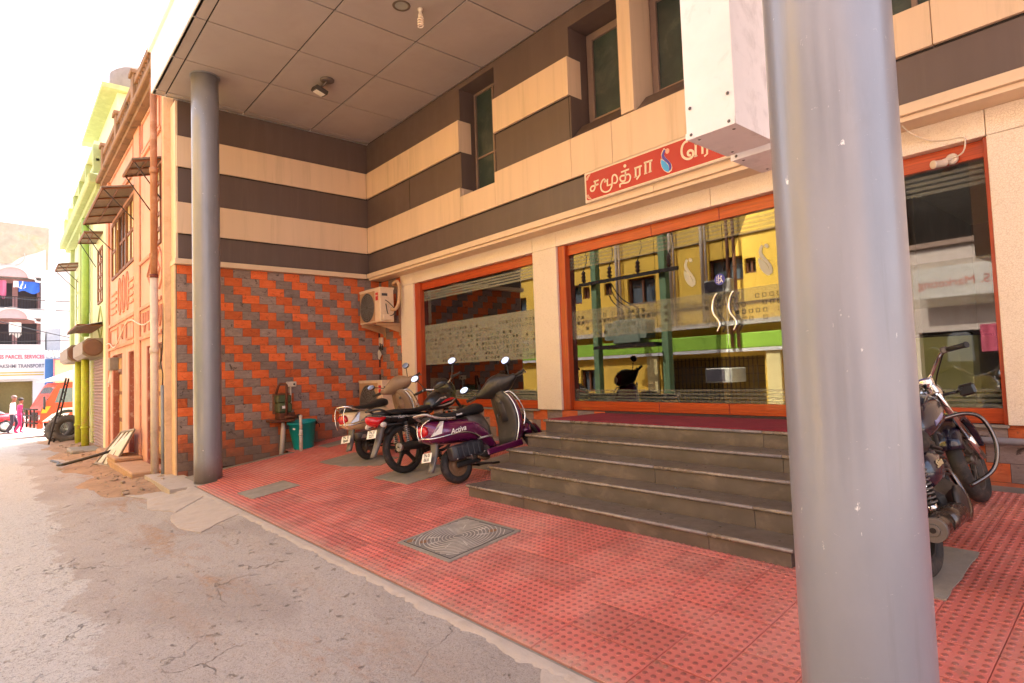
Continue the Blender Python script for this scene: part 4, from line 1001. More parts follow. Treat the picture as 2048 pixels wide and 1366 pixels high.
Qm('box', MB().box((-17.35, 2.0, 1.9), (-17.0, 2.18, 2.2), .01), CEMENT); Qm('loose_wires', MB().tube([(-17.3, 2.05, 1.9), (-17.4, 2.02, 1.6)], .012, 5).tube([(-17.2, 2.05, 1.9), (-17.22, 2.0, 1.5)], .012, 5).tube([(-17.1, 2.05, 1.9), (-17.05, 2.02, 1.55)], .012, 5), PW)
# ---- green house
GR = mat('yellow_green_wall', hexc('d0d4a8'), .85, var=.1, scale=1.4, dirt=hexc('e3e4be'), dirt_amt=.5, dscale=2); GRD = mat('bright_green_trim', hexc('a9b47a'), .8, var=.12, dirt=hexc('c9d39a'), dirt_amt=.45, dscale=3); YEL = mat('yellow_green_post', hexc('b4b833'), .75, var=.15, dirt=hexc('b57a5a'), dirt_amt=.8, dscale=4)
gh = thing('green_house', 'pale green old house with bright green cornice and roller shutters left of the orange house', 'house', (-24, 3, -.3), world=True); Q2 = grp(gh)
w2 = MB(); OPG = [(-22.5, -19.85, -.4, 2.35), (-26.0, -23.2, -.4, 2.35), (-21.1, -19.95, 3.9, 5.5), (-24.2, -23.3, 3.9, 5.6), (-27.6, -26.6, 3.9, 5.6)]
holes(w2, -29, -19.12, -.9, 7.0, OPG, F0, F0 + .4); Q2('front_wall', w2, GR); Q2('house_body', MB().box((-29, F0 + .41, -.9), (-19.12, 9, 7.0)), GR)
Q2('pilaster', MB().box((-19.75, F0 - .03, -.5), (-19.13, F0 - .001, 6.95), .01), GR); Q2('pilaster', MB().box((-23.0, F0 - .03, -.5), (-22.55, F0 - .001, 6.95), .01), GR)
for x in (-25.2, -28.6): Q2('pilaster', MB().box((x - .25, F0 - .12, 2.9), (x + .25, F0 - .001, 6.95), .01), GRD)
Q2('cornice', MB().box((-29.3, F0 - .42, 7.0), (-19.2, F0 + .4, 7.28), .03), GRD); Q2('cornice_fillet', MB().box((-29.1, F0 - .25, 6.85), (-19.2, F0, 6.998), .01), GRD)
for i in range(6): Q2('parapet_post', MB().box((-29 + 1.9 * i, F0 - .3, 7.281), (-28.8 + 1.9 * i, F0 - .1, 8.1)), GRD)
Q2('parapet_rail', MB().box((-29, F0 - .28, 8.101), (-19.3, F0 - .12, 8.2)).box((-29, F0 - .24, 7.65), (-19.3, F0 - .16, 7.72)), GR)
Q2('roof_room', MB().box((-25.5, 2.6, 7.3), (-20.5, 6, 10.2)), GR); Q2('roof_room_eave', MB().box((-25.9, 2.2, 10.2), (-20.3, 6.2, 10.35)), GRD); Q2('water_tank', MB().lathe([(.8, 10.36), (.85, 10.6), (.85, 11.3), (.6, 11.5), (.3, 11.6)], (-21.8, 3.4, 0), 'Z', 18), mat('old_tank', hexc('93847a'), .8))
SHUT = mat('roller_shutter', hexc('a98a80'), .55, metal=.3, var=.12, dirt=hexc('74584a'), dirt_amt=.5)
for a, b in ((-22.49, -19.86), (-25.99, -23.21)):
    sl_ = Q2('shutter', MB().box((a, F0 + .06, -.5), (b, F0 + .1, 2.6)), SHUT)
    sm_ = MB()
    prof = [(F0 + .06, 0), (F0 + .02, .03), (F0 + .02, .055), (F0 + .06, .085)]
    me_ = MB().prism(prof, lambda u, v, d: (d, u, v), a, b).mesh('shutter_slat', SHUT)
    for k in range(30):
        o_ = bpy.data.objects.new('shutter_slat', me_); COL.objects.link(o_); o_.parent = sl_; o_.location = (0, 0, -.35 + .09 * k)
for x0, x1, yy in ((-22.6, -19.9, 1.72), (-26.2, -23.2, 1.62)):
    hb = MB(); hb.prism([(yy, 2.42), (yy + .1, 2.34), (2.195, 2.34), (2.195, 2.86), (yy + .12, 2.86), (yy, 2.74)], lambda u, v, d: (d, u, v), x0, x1); Q2('shutter_hood', hb, TIN)
    Q2('hood_end', MB().lathe([(.235, x1 + .002), (.235, x1 + .02), (.18, x1 + .03)], (0, yy + .24, 2.6), 'X', 18), mat('hood_end_brown', hexc('6d4a3c'), .7))
tr_ = MB(); tr_.sheet(24, 6, lambda u, v: (-23 + 3.2 * u, 2.2 - .62 * v, 3.32 - .16 * v + .02 * math.sin(u * 60)), smooth=False); Q2('tin_roof', tr_, TIN)
for i in range(6): Q2('roof_plank', MB().box((-22.9 + .5 * i, 1.6, 3.2), (-22.5 + .52 * i, 2.19, 3.24)), BRW)
Q = Q2; lattice(-21.09, -19.96, 3.91, 5.49, 2, 4, BRW, WPANE); lattice(-24.19, -23.31, 3.91, 5.59, 1, 3, GRD, WPANE); lattice(-27.59, -26.61, 3.91, 5.59, 1, 3, GRD, WPANE)
awning(Q2, -21.6, -19.95, 5.85, 1.75, 5.80); awning(Q2, -27.9, -26.2, 6.0, 1.55, 5.9)
RQ[0] = Q2; outl([(-21.1, 3.3), (-20.5, 3.8), (-19.95, 3.3), (-20.5, 2.85)])
Q2('green_pipe', MB().tube([(-22.85, 2.05, 3.1), (-22.85, 2.05, 6.9)], .1, 12), mat('green_pipe', hexc('98b85c'), .6))
for x in (-23.7, -21.75): Q2('post', MB().tube([(x, 1.95, -.55), (x, 1.95, 2.35)], .10, 14).tube([(x, 1.95, .3), (x, 1.95, .36)], .12, 14), YEL)
Q2('cream_pipe', MB().tube([(-23.1, 2.08, -.4), (-23.1, 2.08, 2.34)], .06, 10).tube([(-22.75, 2.08, -.4), (-22.75, 2.08, 2.34)], .07, 10), PVC)
Q2('front_step', MB().box((-21.0, 1.5, -.5), (-19.3, 2.15, -.16), .05), CEMENT)
# leaning metal sheet, bar, ladder, tyres
ls = thing('metal_sheet', 'dented white metal door sheet leaning against the orange house', 'metal sheet', (-15.2, 2, 0), world=True); Ql = grp(ls)
c4 = [Vector(v) for v in ((-15.75, 1.62, -.14), (-14.45, 1.78, -.12), (-14.0, 2.08, .62), (-15.55, 2.07, .50))]
def quadfn(u, v, d):
    p = (c4[0] * (1 - u) + c4[1] * u) * (1 - v) + (c4[3] * (1 - u) + c4[2] * u) * v; n = (c4[1] - c4[0]).cross(c4[3] - c4[0]).normalized(); return p + n * d
Ql('sheet', MB().prism([(0, 0), (1, 0), (1, 1), (0, 1)], quadfn, 0, .012), mat('dented_white', hexc('cfc4b4'), .5, var=.1, dirt=hexc('8c745c'), dirt_amt=.5))
fr_ = MB()
for a, b in (((0, 0), (1, 0)), ((1, 0), (1, 1)), ((1, 1), (0, 1)), ((0, 1), (0, 0)), ((.36, 0), (.36, 1)), ((.66, 0), (.66, 1))): ribbon(fr_, [a, b], .05, quadfn, .013, .04)
Ql('frame_rib', fr_, TIN)
br = thing('black_bar', 'long black pipe lying on the dirt and propped against the metal sheet', 'pipe', (-15.7, 1.5, -.1), world=True); Qb = grp(br)
Qb('bar', MB().tube([(-15.66, 1.04, -.08), (-15.3, 1.55, .07), (-15.05, 1.98, .21)], .03, 8), IRON); Qb('cable_end', MB().tube(smooth_pts([(-15.66, 1.04, -.08), (-15.9, .95, -.1), (-16.3, 1.0, -.1), (-16.9, .9, -.1)], 4), .03, 6), BLACK)
ld = thing('ladder', 'rusty iron ladder leaning by the tyres left of the green house', 'ladder', (-25.5, 1.4, -.3), world=True); Qq = grp(ld)
la, lb, lc, ldp = Vector((-25.2, 1.27, -.34)), Vector((-25.9, 1.44, -.34)), Vector((-25.3, 1.74, 1.85)), Vector((-26.0, 1.86, 1.85))
for a, b in ((la, lc), (lb, ldp)): Qq('rail', MB().tube([a, b], .03, 6), IRON)
for k in range(8):
    f = (k + .6) / 8.4; Qq('rung', MB().tube([la.lerp(lc, f), lb.lerp(ldp, f)], .02, 6), IRON)
RUB = mat('tyre_rubber', hexc('2a2725'), .75, var=.2, scale=8, dirt=hexc('6b5a4c'), dirt_amt=.55, dscale=5)
for k, (x, y, lean, lab) in enumerate(((-26.3, 1.58, 22, 'worn lorry tyre leaning furthest out, beside the ladder foot'), (-25.6, 1.82, 10, 'worn lorry tyre propped upright between the ladder and the yellow post'))):
    t_ = thing('tyre', lab, 'tyre', M=Matrix.Translation((x, y, -.36)) @ Matrix.Rotation(math.radians(62 + 18 * k), 4, 'Z') @ Matrix.Rotation(math.radians(-lean), 4, 'X'), group='old tyres by the green house')
    DTY = mat('dusty_tyre', hexc('5d544c'), .85, var=.25, scale=7, dirt=hexc('94806c'), dirt_amt=.6, dscale=4); MB().torus((0, 0, .48), .36, .12, 'Y', 36, 10, rw=.13).build('casing', DTY, t_)
    tm = MB()
    for q in range(28):
        a = 2 * PI * q / 28; tm.box((-.02, -.11, .455), (.02, .11, .486), .004, M=Matrix.Translation((0, 0, .48)) @ Matrix.Rotation(a, 4, 'Y'))
    tm.build('tread', DTY, t_, kind='stuff')
rb = thing('rubble_block', 'pale broken concrete block lying below the roller shutter', 'concrete block', (-19.6, 1.75, -.25), world=True); Qr = grp(rb)
Qr('block', MB().box((-20.6, 1.42, -.4), (-19.2, 1.72, -.12), .04), CEMENT)
# ------------------------------------------------------------------ far end of the street
K = 56 / 48.0
def wy(y): return y * K
def wz(z): return 1.5 + (z - 1.5) * K
WX = -56
WH = mat('white_wash', hexc('cbc5c0'), .8, var=.06, scale=.8, dirt=hexc('c2b6ac'), dirt_amt=.4, dscale=1); PINK = mat('pink_wall', hexc('c99a98'), .8, var=.08); DKB = mat('dark_balcony', hexc('4a4348'), .8, var=.2)
wb = thing('white_building', 'white three storey building with arched balconies and drying washing at the street end', 'building', (WX, 0, -.6), world=True); Q = grp(wb)
Y1 = wy(2.22)
w_ = MB(); BALC = [(wy(-8), wy(-4.6)), (wy(-3.9), wy(-.45)), (wy(-.25), wy(2.0))]
zs = [(wz(4.35), wz(6.0)), (wz(6.6), wz(8.6))]
w_.box((WX - 6, -14, -1), (WX - 1.6, Y1 - .001, wz(11)))
w_.box((WX - 1.59, -14, wz(4.0)), (WX, Y1, wz(4.34))); w_.box((WX - 1.59, -14, wz(6.0)), (WX, Y1, wz(6.6))); w_.box((WX - 1.59, -14, wz(8.6)), (WX, Y1, wz(10.6)))
ends = [-14.0] + [v for b in BALC for v in b] + [Y1]
for z0, z1 in ((wz(4.34), wz(6.0)), (wz(6.6), wz(8.6))):
    for a, b in zip(ends[0::2], ends[1::2]): w_.box((WX - 1.59, a, z0), (WX, b, z1))
w_.box((WX - 1.59, -14, wz(2.05)), (WX - .3, Y1, wz(3.99)))
for a, b in ((-14, -9.5), (-.8, -.3), (1.9, Y1)): w_.box((WX - 1.59, a, -1), (WX - .3, b, wz(2.05)))
Q('walls', w_, WH)
Q('shop_interior', MB().box((WX - 1.58, -9.4, -.9), (WX - 1.5, 2, wz(2.04))), mat('olive_shop_wall', hexc('8a7a4c'), .8))
Q('parapet', MB().box((WX - .6, -14, wz(10.6)), (WX, Y1 - .3, wz(11.0))), WH)
for i, (a, b) in enumerate(BALC):
    for j, (z0, z1) in enumerate(zs):
        Q('balcony_wall', MB().box((WX - 1.57, a, z0), (WX - 1.45, b, z1)), PINK if i % 2 == 0 or j == 0 else WH)
        Q('balcony_door', MB().box((WX - 1.44, a + .2, z0), (WX - 1.40, a + 1.0, z1 - .35)).box((WX - 1.44, b - 1.3, z0), (WX - 1.40, b - .2, z1 - .3)), DKB)
        r_ = MB()
        for k in range(int((b - a) / .16)): r_.box((WX - .06, a + .16 * k, z0), (WX - .03, a + .16 * k + .035, z0 + .8))
        r_.box((WX - .07, a, z0 + .8), (WX - .02, b, z0 + .86)); Q('railing', r_, IRON)
        ar = MB(); n = 18; c = (a + b) / 2 - .35; rr_ = (b - a) * .36
        pts = [(c + rr_ * math.cos(PI - PI * k / n), z1 - .05 + .75 * math.sin(PI * k / n)) for k in range(n + 1)] + [(b - .35, z1 - .12), (b - .3, z1 - .3), (b, z1 - .34)]
        ribbon(ar, pts, .14, lambda u, v, d: (d, u, v), WX + .001, WX + .12); Q('arch_moulding', ar, WH)
        Q('arch_panel', MB().prism(pts[:n + 1], lambda u, v, d: (d, u, v), WX + .002, WX + .03), PINK)
cm = MB(); ribbon(cm, [(wy(.55) + .75 * math.cos(2 * PI * k / 24), wz(9.9) + .75 * math.sin(2 * PI * k / 24)) for k in range(25)], .06, lambda u, v, d: (d, u, v), WX + .001, WX + .05); Q('roundel', cm, mat('roundel_line', hexc('b9a9a0'), .8))
sg = thing('parcel_sign', 'long white shop sign with red and grey lettering below the balconies', 'sign', (WX, 0, wz(3)), world=True); Qs = grp(sg)
Qs('board', MB().box((WX + .02, -9, wz(2.18)), (WX + .14, wy(2.27), wz(3.98)), .01), WH)
Qs('stripe', MB().box((WX + .141, wy(.05), wz(2.55)), (WX + .15, wy(2.15), wz(2.62))).box((WX + .141, wy(.05), wz(2.40)), (WX + .15, wy(2.15), wz(2.47))), mat('sign_gold', hexc('b89a3a'), .6))
MT = frame3((0, 0, 0), (0, 1, 0), (0, 0, 1))
for s_, z_, sz, col, al in (('SS PARCEL SERVICES', 3.55, .38, 'c0485a', .09), ('LAKSHMI TRANSPORT', 2.98, .36, '6f6a70', .1)):
    text('sign_text', s_, sz, Matrix.Translation((WX + .15, wy(2.18), wz(z_))) @ MT @ Matrix.Diagonal((.74, 1, 1, 1)), mat('txt' + col, hexc(col), .6, var=0), sg, .004, 'RIGHT', .01)
ta = MB(); ta.sheet(30, 10, lambda u, v: (WX + .1 + .25 * math.sin(u * 9 + v * 3) * v, -6 + (Y1 + .2 + 6) * u, wz(12.1) - .3 * u - (wz(12.0) - wz(9.3)) * v * (.72 + .28 * (u if u > .5 else .5 - .3 * (.5 - u) * 2)) + .15 * math.sin(u * 25) * v))
tp = thing('tarpaulin', 'dirty pale tarpaulin draped over the roof edge of the white building', 'tarpaulin', (WX, 0, wz(10)), world=True); grp(tp)('sheet', ta, mat('tarpaulin', hexc('a9a08d'), .7, var=.25, scale=1.2, dirt=hexc('a8925a'), dirt_amt=.7, dscale=1.2))
for k, (y, j, w2_, h_, col, lab) in enumerate(((wy(.1), 1, .5, 1.2, 'c76a86', 'pink cloth drying on the upper balcony of the white building'), (wy(.95), 1, .7, .5, 'efe8e6', 'white shirt drying on the upper balcony beside the blue cloth'), (wy(1.42), 1, 1.2, .8, '3a68c8', 'bright blue cloth drying on the upper balcony'), (wy(.75), 0, .7, 1.0, 'e6dcd2', 'white cloth drying on the lower balcony of the white building'))):
    l_ = thing('laundry', lab, 'washing', (WX - .3, y, zs[j][1] - .5), 'washing on the balconies', world=True)
    cl_ = MB(); cl_.sheet(8, 6, lambda u, v: (WX - .2 + .08 * math.sin(u * 11 + v * 2), y + w2_ * (u - .5), zs[j][1] - .32 - h_ * v * (1 - .15 * math.sin(u * 7)))); grp(l_)('cloth', cl_, mat('cloth' + col, hexc(col), .9, var=.1))
# pale block, box house, corrugated roof, blue stall beyond
pb = thing('pale_block', 'pale weathered concrete block far behind the corrugated roof', 'building', (-75, 8, -1), world=True); grp(pb)('walls', MB().box((-84, 4.8, -1), (-75, 16, 14.5)), mat('pale_concrete', hexc('d2c9c2'), .9, var=.12, scale=.6))
gb = thing('grey_hut', 'grey flat box hut above the corrugated roof beside the white building', 'building', (-58, 3.3, 0), world=True); grp(gb)('walls', MB().box((-60, 2.72, -1), (-57, 3.55, wz(5.45))), mat('hut_grey', hexc('9a9da3'), .8))
cr = MB(); cr.sheet(60, 3, lambda u, v: (-53 + 2.2 * (1 - v) * 1.0 - 1, 2.5 + 4.5 * u, 3.7 + .55 * v + .05 * math.sin(u * 2 * PI * 22)), smooth=False); crt = thing('corrugated_roof', 'old corrugated sheet roof of the stall beside the white building', 'roof', (-54, 4, 3.8), world=True); grp(crt)('sheet', cr, mat('corrugated', hexc('9d938a'), .7, var=.25, dirt=hexc('554a44'), dirt_amt=.6))
bs_ = thing('blue_stall', 'blue stall wall with a cream and yellow billboard under the corrugated roof', 'stall', (-54, 3.5, 0), world=True); qb = grp(bs_)
qb('wall', MB().box((-54.2, 2.5, -.9), (-54, 7, 3.65)), mat('stall_blue', hexc('3f6fae'), .7, var=.12)); qb('billboard', MB().box((-53.8, 3.05, 1.9), (-53.7, 6.5, 3.55)), mat('billboard_cream', hexc('ecd9a0'), .6, var=.1)); qb('billboard_frame', MB().box((-53.72, 3.0, 3.55), (-53.66, 6.5, 3.65)).box((-53.72, 2.95, 1.8), (-53.66, 3.05, 3.65)), mat('pink_frame', hexc('cf8a92'), .7))
# overhead wires
for k, (p, q_, sag) in enumerate((((-50, -6, 8.3), (-40, 7, 6.4), .5), ((-50, -6, 7.9), (-40, 7, 5.9), .6), ((-52, -4, 4.7), (-45, 6, 4.6), .1), ((-50, -5, 7.6), (-36, 5, 3.4), .2))):
    p, q_ = Vector(p), Vector(q_); pts = [p.lerp(q_, i / 14) - Vector((0, 0, sag * 4 * (i / 14) * (1 - i / 14))) for i in range(15)]
    t_ = thing('overhead_wire', ('thin dark overhead wire passing across the upper balcony of the white building', 'thin dark overhead wire sagging just above the lower arches of the white building', 'nearly level dark wire passing close over the parcel sign', 'dark wire slanting down from the white building towards the corrugated roof')[k], 'wire', p, 'overhead wires', world=True); grp(t_)('wire', MB().tube(pts, .022, 5), BLACK)

# ------------------------------------------------------------------ lorry (front towards -Y before turning)
TO = mat('lorry_orange', hexc('d2401f'), .35, var=.06, scale=2, coat=.3); TYL = mat('lorry_yellow', hexc('e0a32a'), .4, var=.06); VG = mat('vehicle_glass', hexc('5f6a72'), .06, var=.2, spec=.9); SILV = mat('lamp_silver', hexc('c9c6c2'), .2, metal=.4)
lo = thing('lorry', 'orange and white lorry cab with black guard frame and sloping white wind deflector', 'lorry', M=Matrix.Translation((-31.6, 1.32, -.44)) @ Matrix.Rotation(math.radians(10), 4, 'Z'))
cab = MB()
prof = [(.0, .55), (.0, 1.05), (.10, 1.25), (.52, 2.05), (.66, 2.2), (1.95, 2.25), (1.95, .55)]      # (y, z) side outline, x = 0 is the near side
cab.prism(prof, lambda u, v, d: (d, u, v), -1.9, 0); lo_cab = cab.build('cab', TO, lo)
MB().prism([(.02, .95), (.09, 1.22), (.35, 1.22), (.2, .95)], lambda u, v, d: (d, u, v), .001, .006).build('yellow_corner', TYL, lo)
MB().prism([(.35, .82), (.75, 1.12), (1.94, 1.12), (1.94, .98), (.9, .98), (.62, .82)], lambda u, v, d: (d, u, v), .001, .006).build('white_flash', PW, lo)
MB().prism([(.05, .60), (.40, .90), (1.0, .90), (.8, .60)], lambda u, v, d: (d, u, v), .0065, .009).build('white_flash', PW, lo)
MB().prism([(.48, 1.36), (.66, 1.95), (1.30, 1.98), (1.30, 1.36)], lambda u, v, d: (d, u, v), .001, .01).build('side_window', VG, lo)
MB().add([(-1.8, .118, 1.27), (-.1, .118, 1.27), (-.12, .50, 2.02), (-1.78, .50, 2.02), (-1.8, .15, 1.27), (-.1, .15, 1.27), (-.12, .53, 2.02), (-1.78, .53, 2.02)], [(0, 1, 2, 3), (4, 7, 6, 5), (0, 4, 5, 1), (2, 6, 7, 3), (1, 5, 6, 2), (0, 3, 7, 4)]).build('windscreen', VG, lo)
MB().prism([(.25, 2.25), (1.9, 2.9), (1.95, 2.9), (1.95, 2.26), (.66, 2.26)], lambda u, v, d: (d, u, v), -1.8, -.1).build('wind_deflector', mat('deflector', hexc('ead3cc'), .5), lo)
MB().box((-1.9, -.12, .30), (0, .1, .56), .03).build('bumper', TO, lo); MB().box((-1.5, -.02, .62), (-.4, .001, .98), .01).build('grille', BLACK, lo)
for x in (-1.7, -.2): MB().lathe([(.14, -.03), (.10, -.05), (.02, -.055)], (x, .03, .76), 'Y', 16).build('headlight', SILV, lo)
gd = MB()
for z in (.55, .85, 1.12): gd.tube([(-1.85, -.2, z), (-.05, -.2, z), (.05, -.1, z)], .03, 6)
for x in (-1.85, -1.25, -.65, -.05): gd.tube([(x, -.2, .35), (x, -.2, 1.14)], .03, 6)
gd.build('guard_frame', IRON, lo)
MB().tube([(.0, .25, 1.5), (.16, .12, 1.5), (.16, .12, 1.2)], .025, 6).box((.08, .06, 1.1), (.28, .11, 1.65), .02).build('wing_mirror', BLACK, lo)
for y in (.95,):
    for x in (-.16, -1.74):
        wh_ = MB().lathe([(.30, x - .13), (.43, x - .12), (.45, x - .05), (.45, x + .08), (.42, x + .14), (.28, x + .15)], (0, y, .44), 'X', 24).build('wheel', RUB, lo)
        MB().lathe([(.26, x + .15), (.2, x + .10), (.1, x + .12), (.02, x + .16)], (0, y, .44), 'X', 18).build('rim', SILV, wh_)
ac_ = MB(); ribbon(ac_, [(.95 + .55 * math.cos(PI - PI * k / 12), .44 + .55 * math.sin(PI * k / 12)) for k in range(13)], .12, lambda u, v, d: (d, u, v), .0005, .03); ac_.build('wheel_arch', BLACK, lo)
MB().box((-1.9, 2.0, .75), (0, 7.5, 2.3), .02).build('cargo_body', TO, lo); MB().box((-1.6, 2.0, .45), (-.3, 7.3, .74)).build('chassis', IRON, lo)
for x in (-.2, -1.7): MB().lathe([(.30, x - .15), (.45, x - .1), (.45, x + .1), (.30, x + .15)], (0, 5.8, .44), 'X', 22).build('wheel', RUB, lo)
text('cab_text', 'EICHER', .14, Matrix.Translation((.012, 1.5, 1.26)) @ MT, PW, lo, .002)
# red car
rc = thing('red_car', 'red hatchback parked nose out at the far left of the street', 'car', M=Matrix.Translation((-37.5, .98, -.46)))
RC = mat('car_red', hexc('c61f2c'), .25, var=.04, coat=.6)
def car_ring(y, wd, z0, z1, n=20, e=3.2):
    out_ = []
    for k in range(n):
        a = 2 * PI * k / n; c, s = math.cos(a), math.sin(a)
        out_.append((wd * math.copysign(abs(c) ** (2 / e), c), y, (z0 + z1) / 2 + (z1 - z0) / 2 * math.copysign(abs(s) ** (2 / e), s)))
    return out_
MB().loft([car_ring(y, a, b, c) for y, a, b, c in ((-3.9, .5, .35, .7), (-3.75, .72, .25, .85), (-3.0, .80, .2, .92), (-1.5, .82, .2, .92), (-.6, .80, .22, .88), (-.12, .7, .28, .74), (0, .5, .35, .62))]).build('body', RC, rc)
MB().loft([car_ring(y, a, .8, c) for y, a, c in ((-3.7, .62, .92), (-3.2, .68, 1.40), (-2.4, .68, 1.47), (-1.6, .66, 1.40), (-.75, .62, .9))]).build('cabin_glass', VG, rc)
MB().loft([car_ring(y, a, c - .06, c) for y, a, c in ((-3.25, .55, 1.44), (-2.4, .62, 1.50), (-1.65, .55, 1.44))]).build('roof', mat('car_silver', hexc('c9bcc0'), .3, coat=.4), rc)
for y in (-3.1, -.75):
    for x in (.72, -.72):
        wv_ = MB().lathe([(.2, x - .09), (.29, x - .08), (.30, x), (.29, x + .08), (.2, x + .09)], (0, y, .30), 'X', 20).build('wheel', RUB, rc); MB().lathe([(.19, x + .091), (.1, x + .1), (.02, x + .1)], (0, y, .3), 'X', 14).build('rim', SILV, wv_)
for x in (-.55, .55): MB().ellipsoid((x, -.1, .66), (.16, .1, .08)).build('headlight', SILV, rc)
# two walkers, each one continuous skinned body
def person(name, label, loc, rot, top, leg, skin_, J, hair, sc=1.0):
    t_ = thing(name, label, 'person', M=Matrix.Translation(loc) @ Matrix.Rotation(rot, 4, 'Z') @ Matrix.Scale(sc, 4))
    V = [J['pelvis'], J['chest'], J['neck'], J['head'], J['headt'], J['lsh'], J['lel'], J['lha'], J['rsh'], J['rel'], J['rha'], J['lhip'], J['lkn'], J['lan'], J['lto'], J['rhip'], J['rkn'], J['ran'], J['rto']]
    Eg = [(0, 1), (1, 2), (2, 3), (3, 4), (1, 5), (5, 6), (6, 7), (1, 8), (8, 9), (9, 10), (0, 11), (11, 12), (12, 13), (13, 14), (0, 15), (15, 16), (16, 17), (17, 18)]
    Rr = [.14, .17, .055, .095, .075, .075, .05, .038, .075, .05, .038, .10, .07, .05, .04, .10, .07, .05, .04]
    me = bpy.data.meshes.new('body'); me.from_pydata(V, Eg, []); o = link('body', me, t_)
    sm = o.modifiers.new('skin', 'SKIN'); 
    for i, r in enumerate(Rr): me.skin_vertices[0].data[i].radius = (r, r * (.72 if i in (0, 1) else 1))
    me.skin_vertices[0].data[0].use_root = True
    o.modifiers.new('sub', 'SUBSURF').levels = 2; o.modifiers['sub'].render_levels = 2
    m = bpy.data.materials.new(name + '_cloth'); m.use_nodes = True; n = NT(m); p = n.n['Principled BSDF']; p.inputs['Roughness'].default_value = .9
    tc = n.new('ShaderNodeTexCoord'); sx = n.new('ShaderNodeSeparateXYZ'); n.link(tc.outputs['Object'], sx.inputs[0])
    c = n.mix(n.ramp(sx.outputs[2], .86, .865), leg, top); c = n.mix(n.ramp(sx.outputs[2], 1.36, 1.37), c, skin_); n.link(c, p.inputs['Base Color']); me.materials.append(m)
    hb = MB().ellipsoid(Vector(J['headt']) + Vector((-.02, 0, 0)), (.11, .10, .09)); hb.build('hair', hair, t_)
    return t_
base = dict(pelvis=(0, 0, .88), chest=(.03, 0, 1.22), neck=(.05, 0, 1.40), head=(.08, 0, 1.52), headt=(.08, 0, 1.62), lsh=(.03, .19, 1.32), lel=(.0, .24, 1.06), lha=(.14, .22, .86), rsh=(.03, -.19, 1.32), rel=(.02, -.24, 1.06), rha=(.16, -.2, .9), lhip=(0, .1, .82), lkn=(.16, .1, .46), lan=(.06, .1, .08), lto=(.2, .1, .03), rhip=(0, -.1, .82), rkn=(.02, -.1, .46), ran=(-.18, -.1, .12), rto=(-.06, -.1, .03))
HAIR = mat('dark_hair', hexc('2a1f1b'), .7); SK = hexc('8a5a44')
person('person', 'person in pink sari walking by the lorry', (-34.6, .70, -.42), math.radians(100), hexc('c03a6e'), hexc('b02a60'), SK, base, HAIR, .93)
person('person', 'person in white shirt and dark trousers walking beside the pink sari', (-35.2, .47, -.43), math.radians(80), hexc('ece6e2'), hexc('3a3440'), SK, base, mat('grey_hair', hexc('7a5f5a'), .7), 1.0)
# ------------------------------------------------------------------ across the street (seen in the glass)
YB = mat('yellow_wall', hexc('e0b544'), .8, var=.1, scale=.8, dirt=hexc('b3924e'), dirt_amt=.4, dscale=1.2, stretch=(1, 1, .4)); GRC = mat('green_canopy_paint', hexc('8fb83a'), .6, var=.1)
yb = thing('yellow_building', 'sunlit yellow building across the street with green canopy and white pipes', 'building', (-8, -6, 0), world=True); Q = grp(yb)
yw = MB(); FY = -4.4
WN = []
for s in (-12.8, -6.4, 0):
    WN += [w4 for w4 in ((-6.55 + s, -5.4 + s, 3.66, 4.6), (-3.4 + s, -2.3 + s, 4.0, 4.72), (-2.25 + s, -1.9 + s, 4.15, 4.6), (-1.2 + s, -.85 + s, 4.15, 4.6)) if w4[1] < -5.2]
WN += [(-15.3, -14.6, .7, 1.5), (-7.6, -6.7, .8, 1.5)]
SHP = [(-11.7, -8.2, -.3, 1.75)]
holes(yw, -21, -5, -.4, 8.5, WN + SHP, FY - .3, FY)
Q('walls', yw, YB); Q('body', MB().box((-21, -12, -.4), (-5, FY - 1.6, 8.5)), mat('yellow_room', hexc('b3913f'), .9))
for a, b, c, d in WN:
    o = Q('window', MB().box((a, FY - .2, c), (a + .06, FY - .1, d)).box((b - .06, FY - .2, c), (b, FY - .1, d)).box((a, FY - .2, d - .06), (b, FY - .1, d)).box((a, FY - .2, c), (b, FY - .1, c + .06)).box(((a + b) / 2 - .03, FY - .2, c), ((a + b) / 2 + .03, FY - .1, d)), BRW)
    p_ = bpy.data.objects.new('pane', MB().box((a, FY - .22, c), (b, FY - .21, d)).mesh('pane', VG)); COL.objects.link(p_); p_.parent = o
Q('ledge', MB().box((-21, FY + .002, 2.66), (-5, FY + .25, 2.8)), WH); Q('canopy', MB().box((-21, FY + .002, 1.98), (-5, FY + .14, 2.42), .02), GRC); Q('canopy_edge', MB().box((-21, FY + .02, 1.88), (-5, FY + .16, 1.975)), WH)
for z in (3.3, 5.3): Q('string_course', MB().box((-21, FY + .001, z), (-5, FY + .04, z + .04)), mat('brown_line', hexc('6d5020'), .8))
for x in (-19.5, -13.3, -11.1, -9.95): Q('white_pipe', MB().tube([(x, FY + .12, 2.85), (x, FY + .12, 8.4)], .055, 10).tube([(x + .13, FY + .12, 2.85), (x + .13, FY + .12, 8.4)], .03, 8), PVC)
for x in (-9.05, -8.85): Q('dark_pipe', MB().tube([(x, FY + .2, 2.0), (x, FY + .2, 8.4)], .05, 8), BRW)
for x0, x1 in ((-15.9, 0), (-12.2, 0), (-8.1, 0)): Q('pilaster', MB().box((x0, FY + .001, -.3), (x0 + .4, FY + .1, 1.87)), mat('cream_pier', hexc('d9c58a'), .8)); 
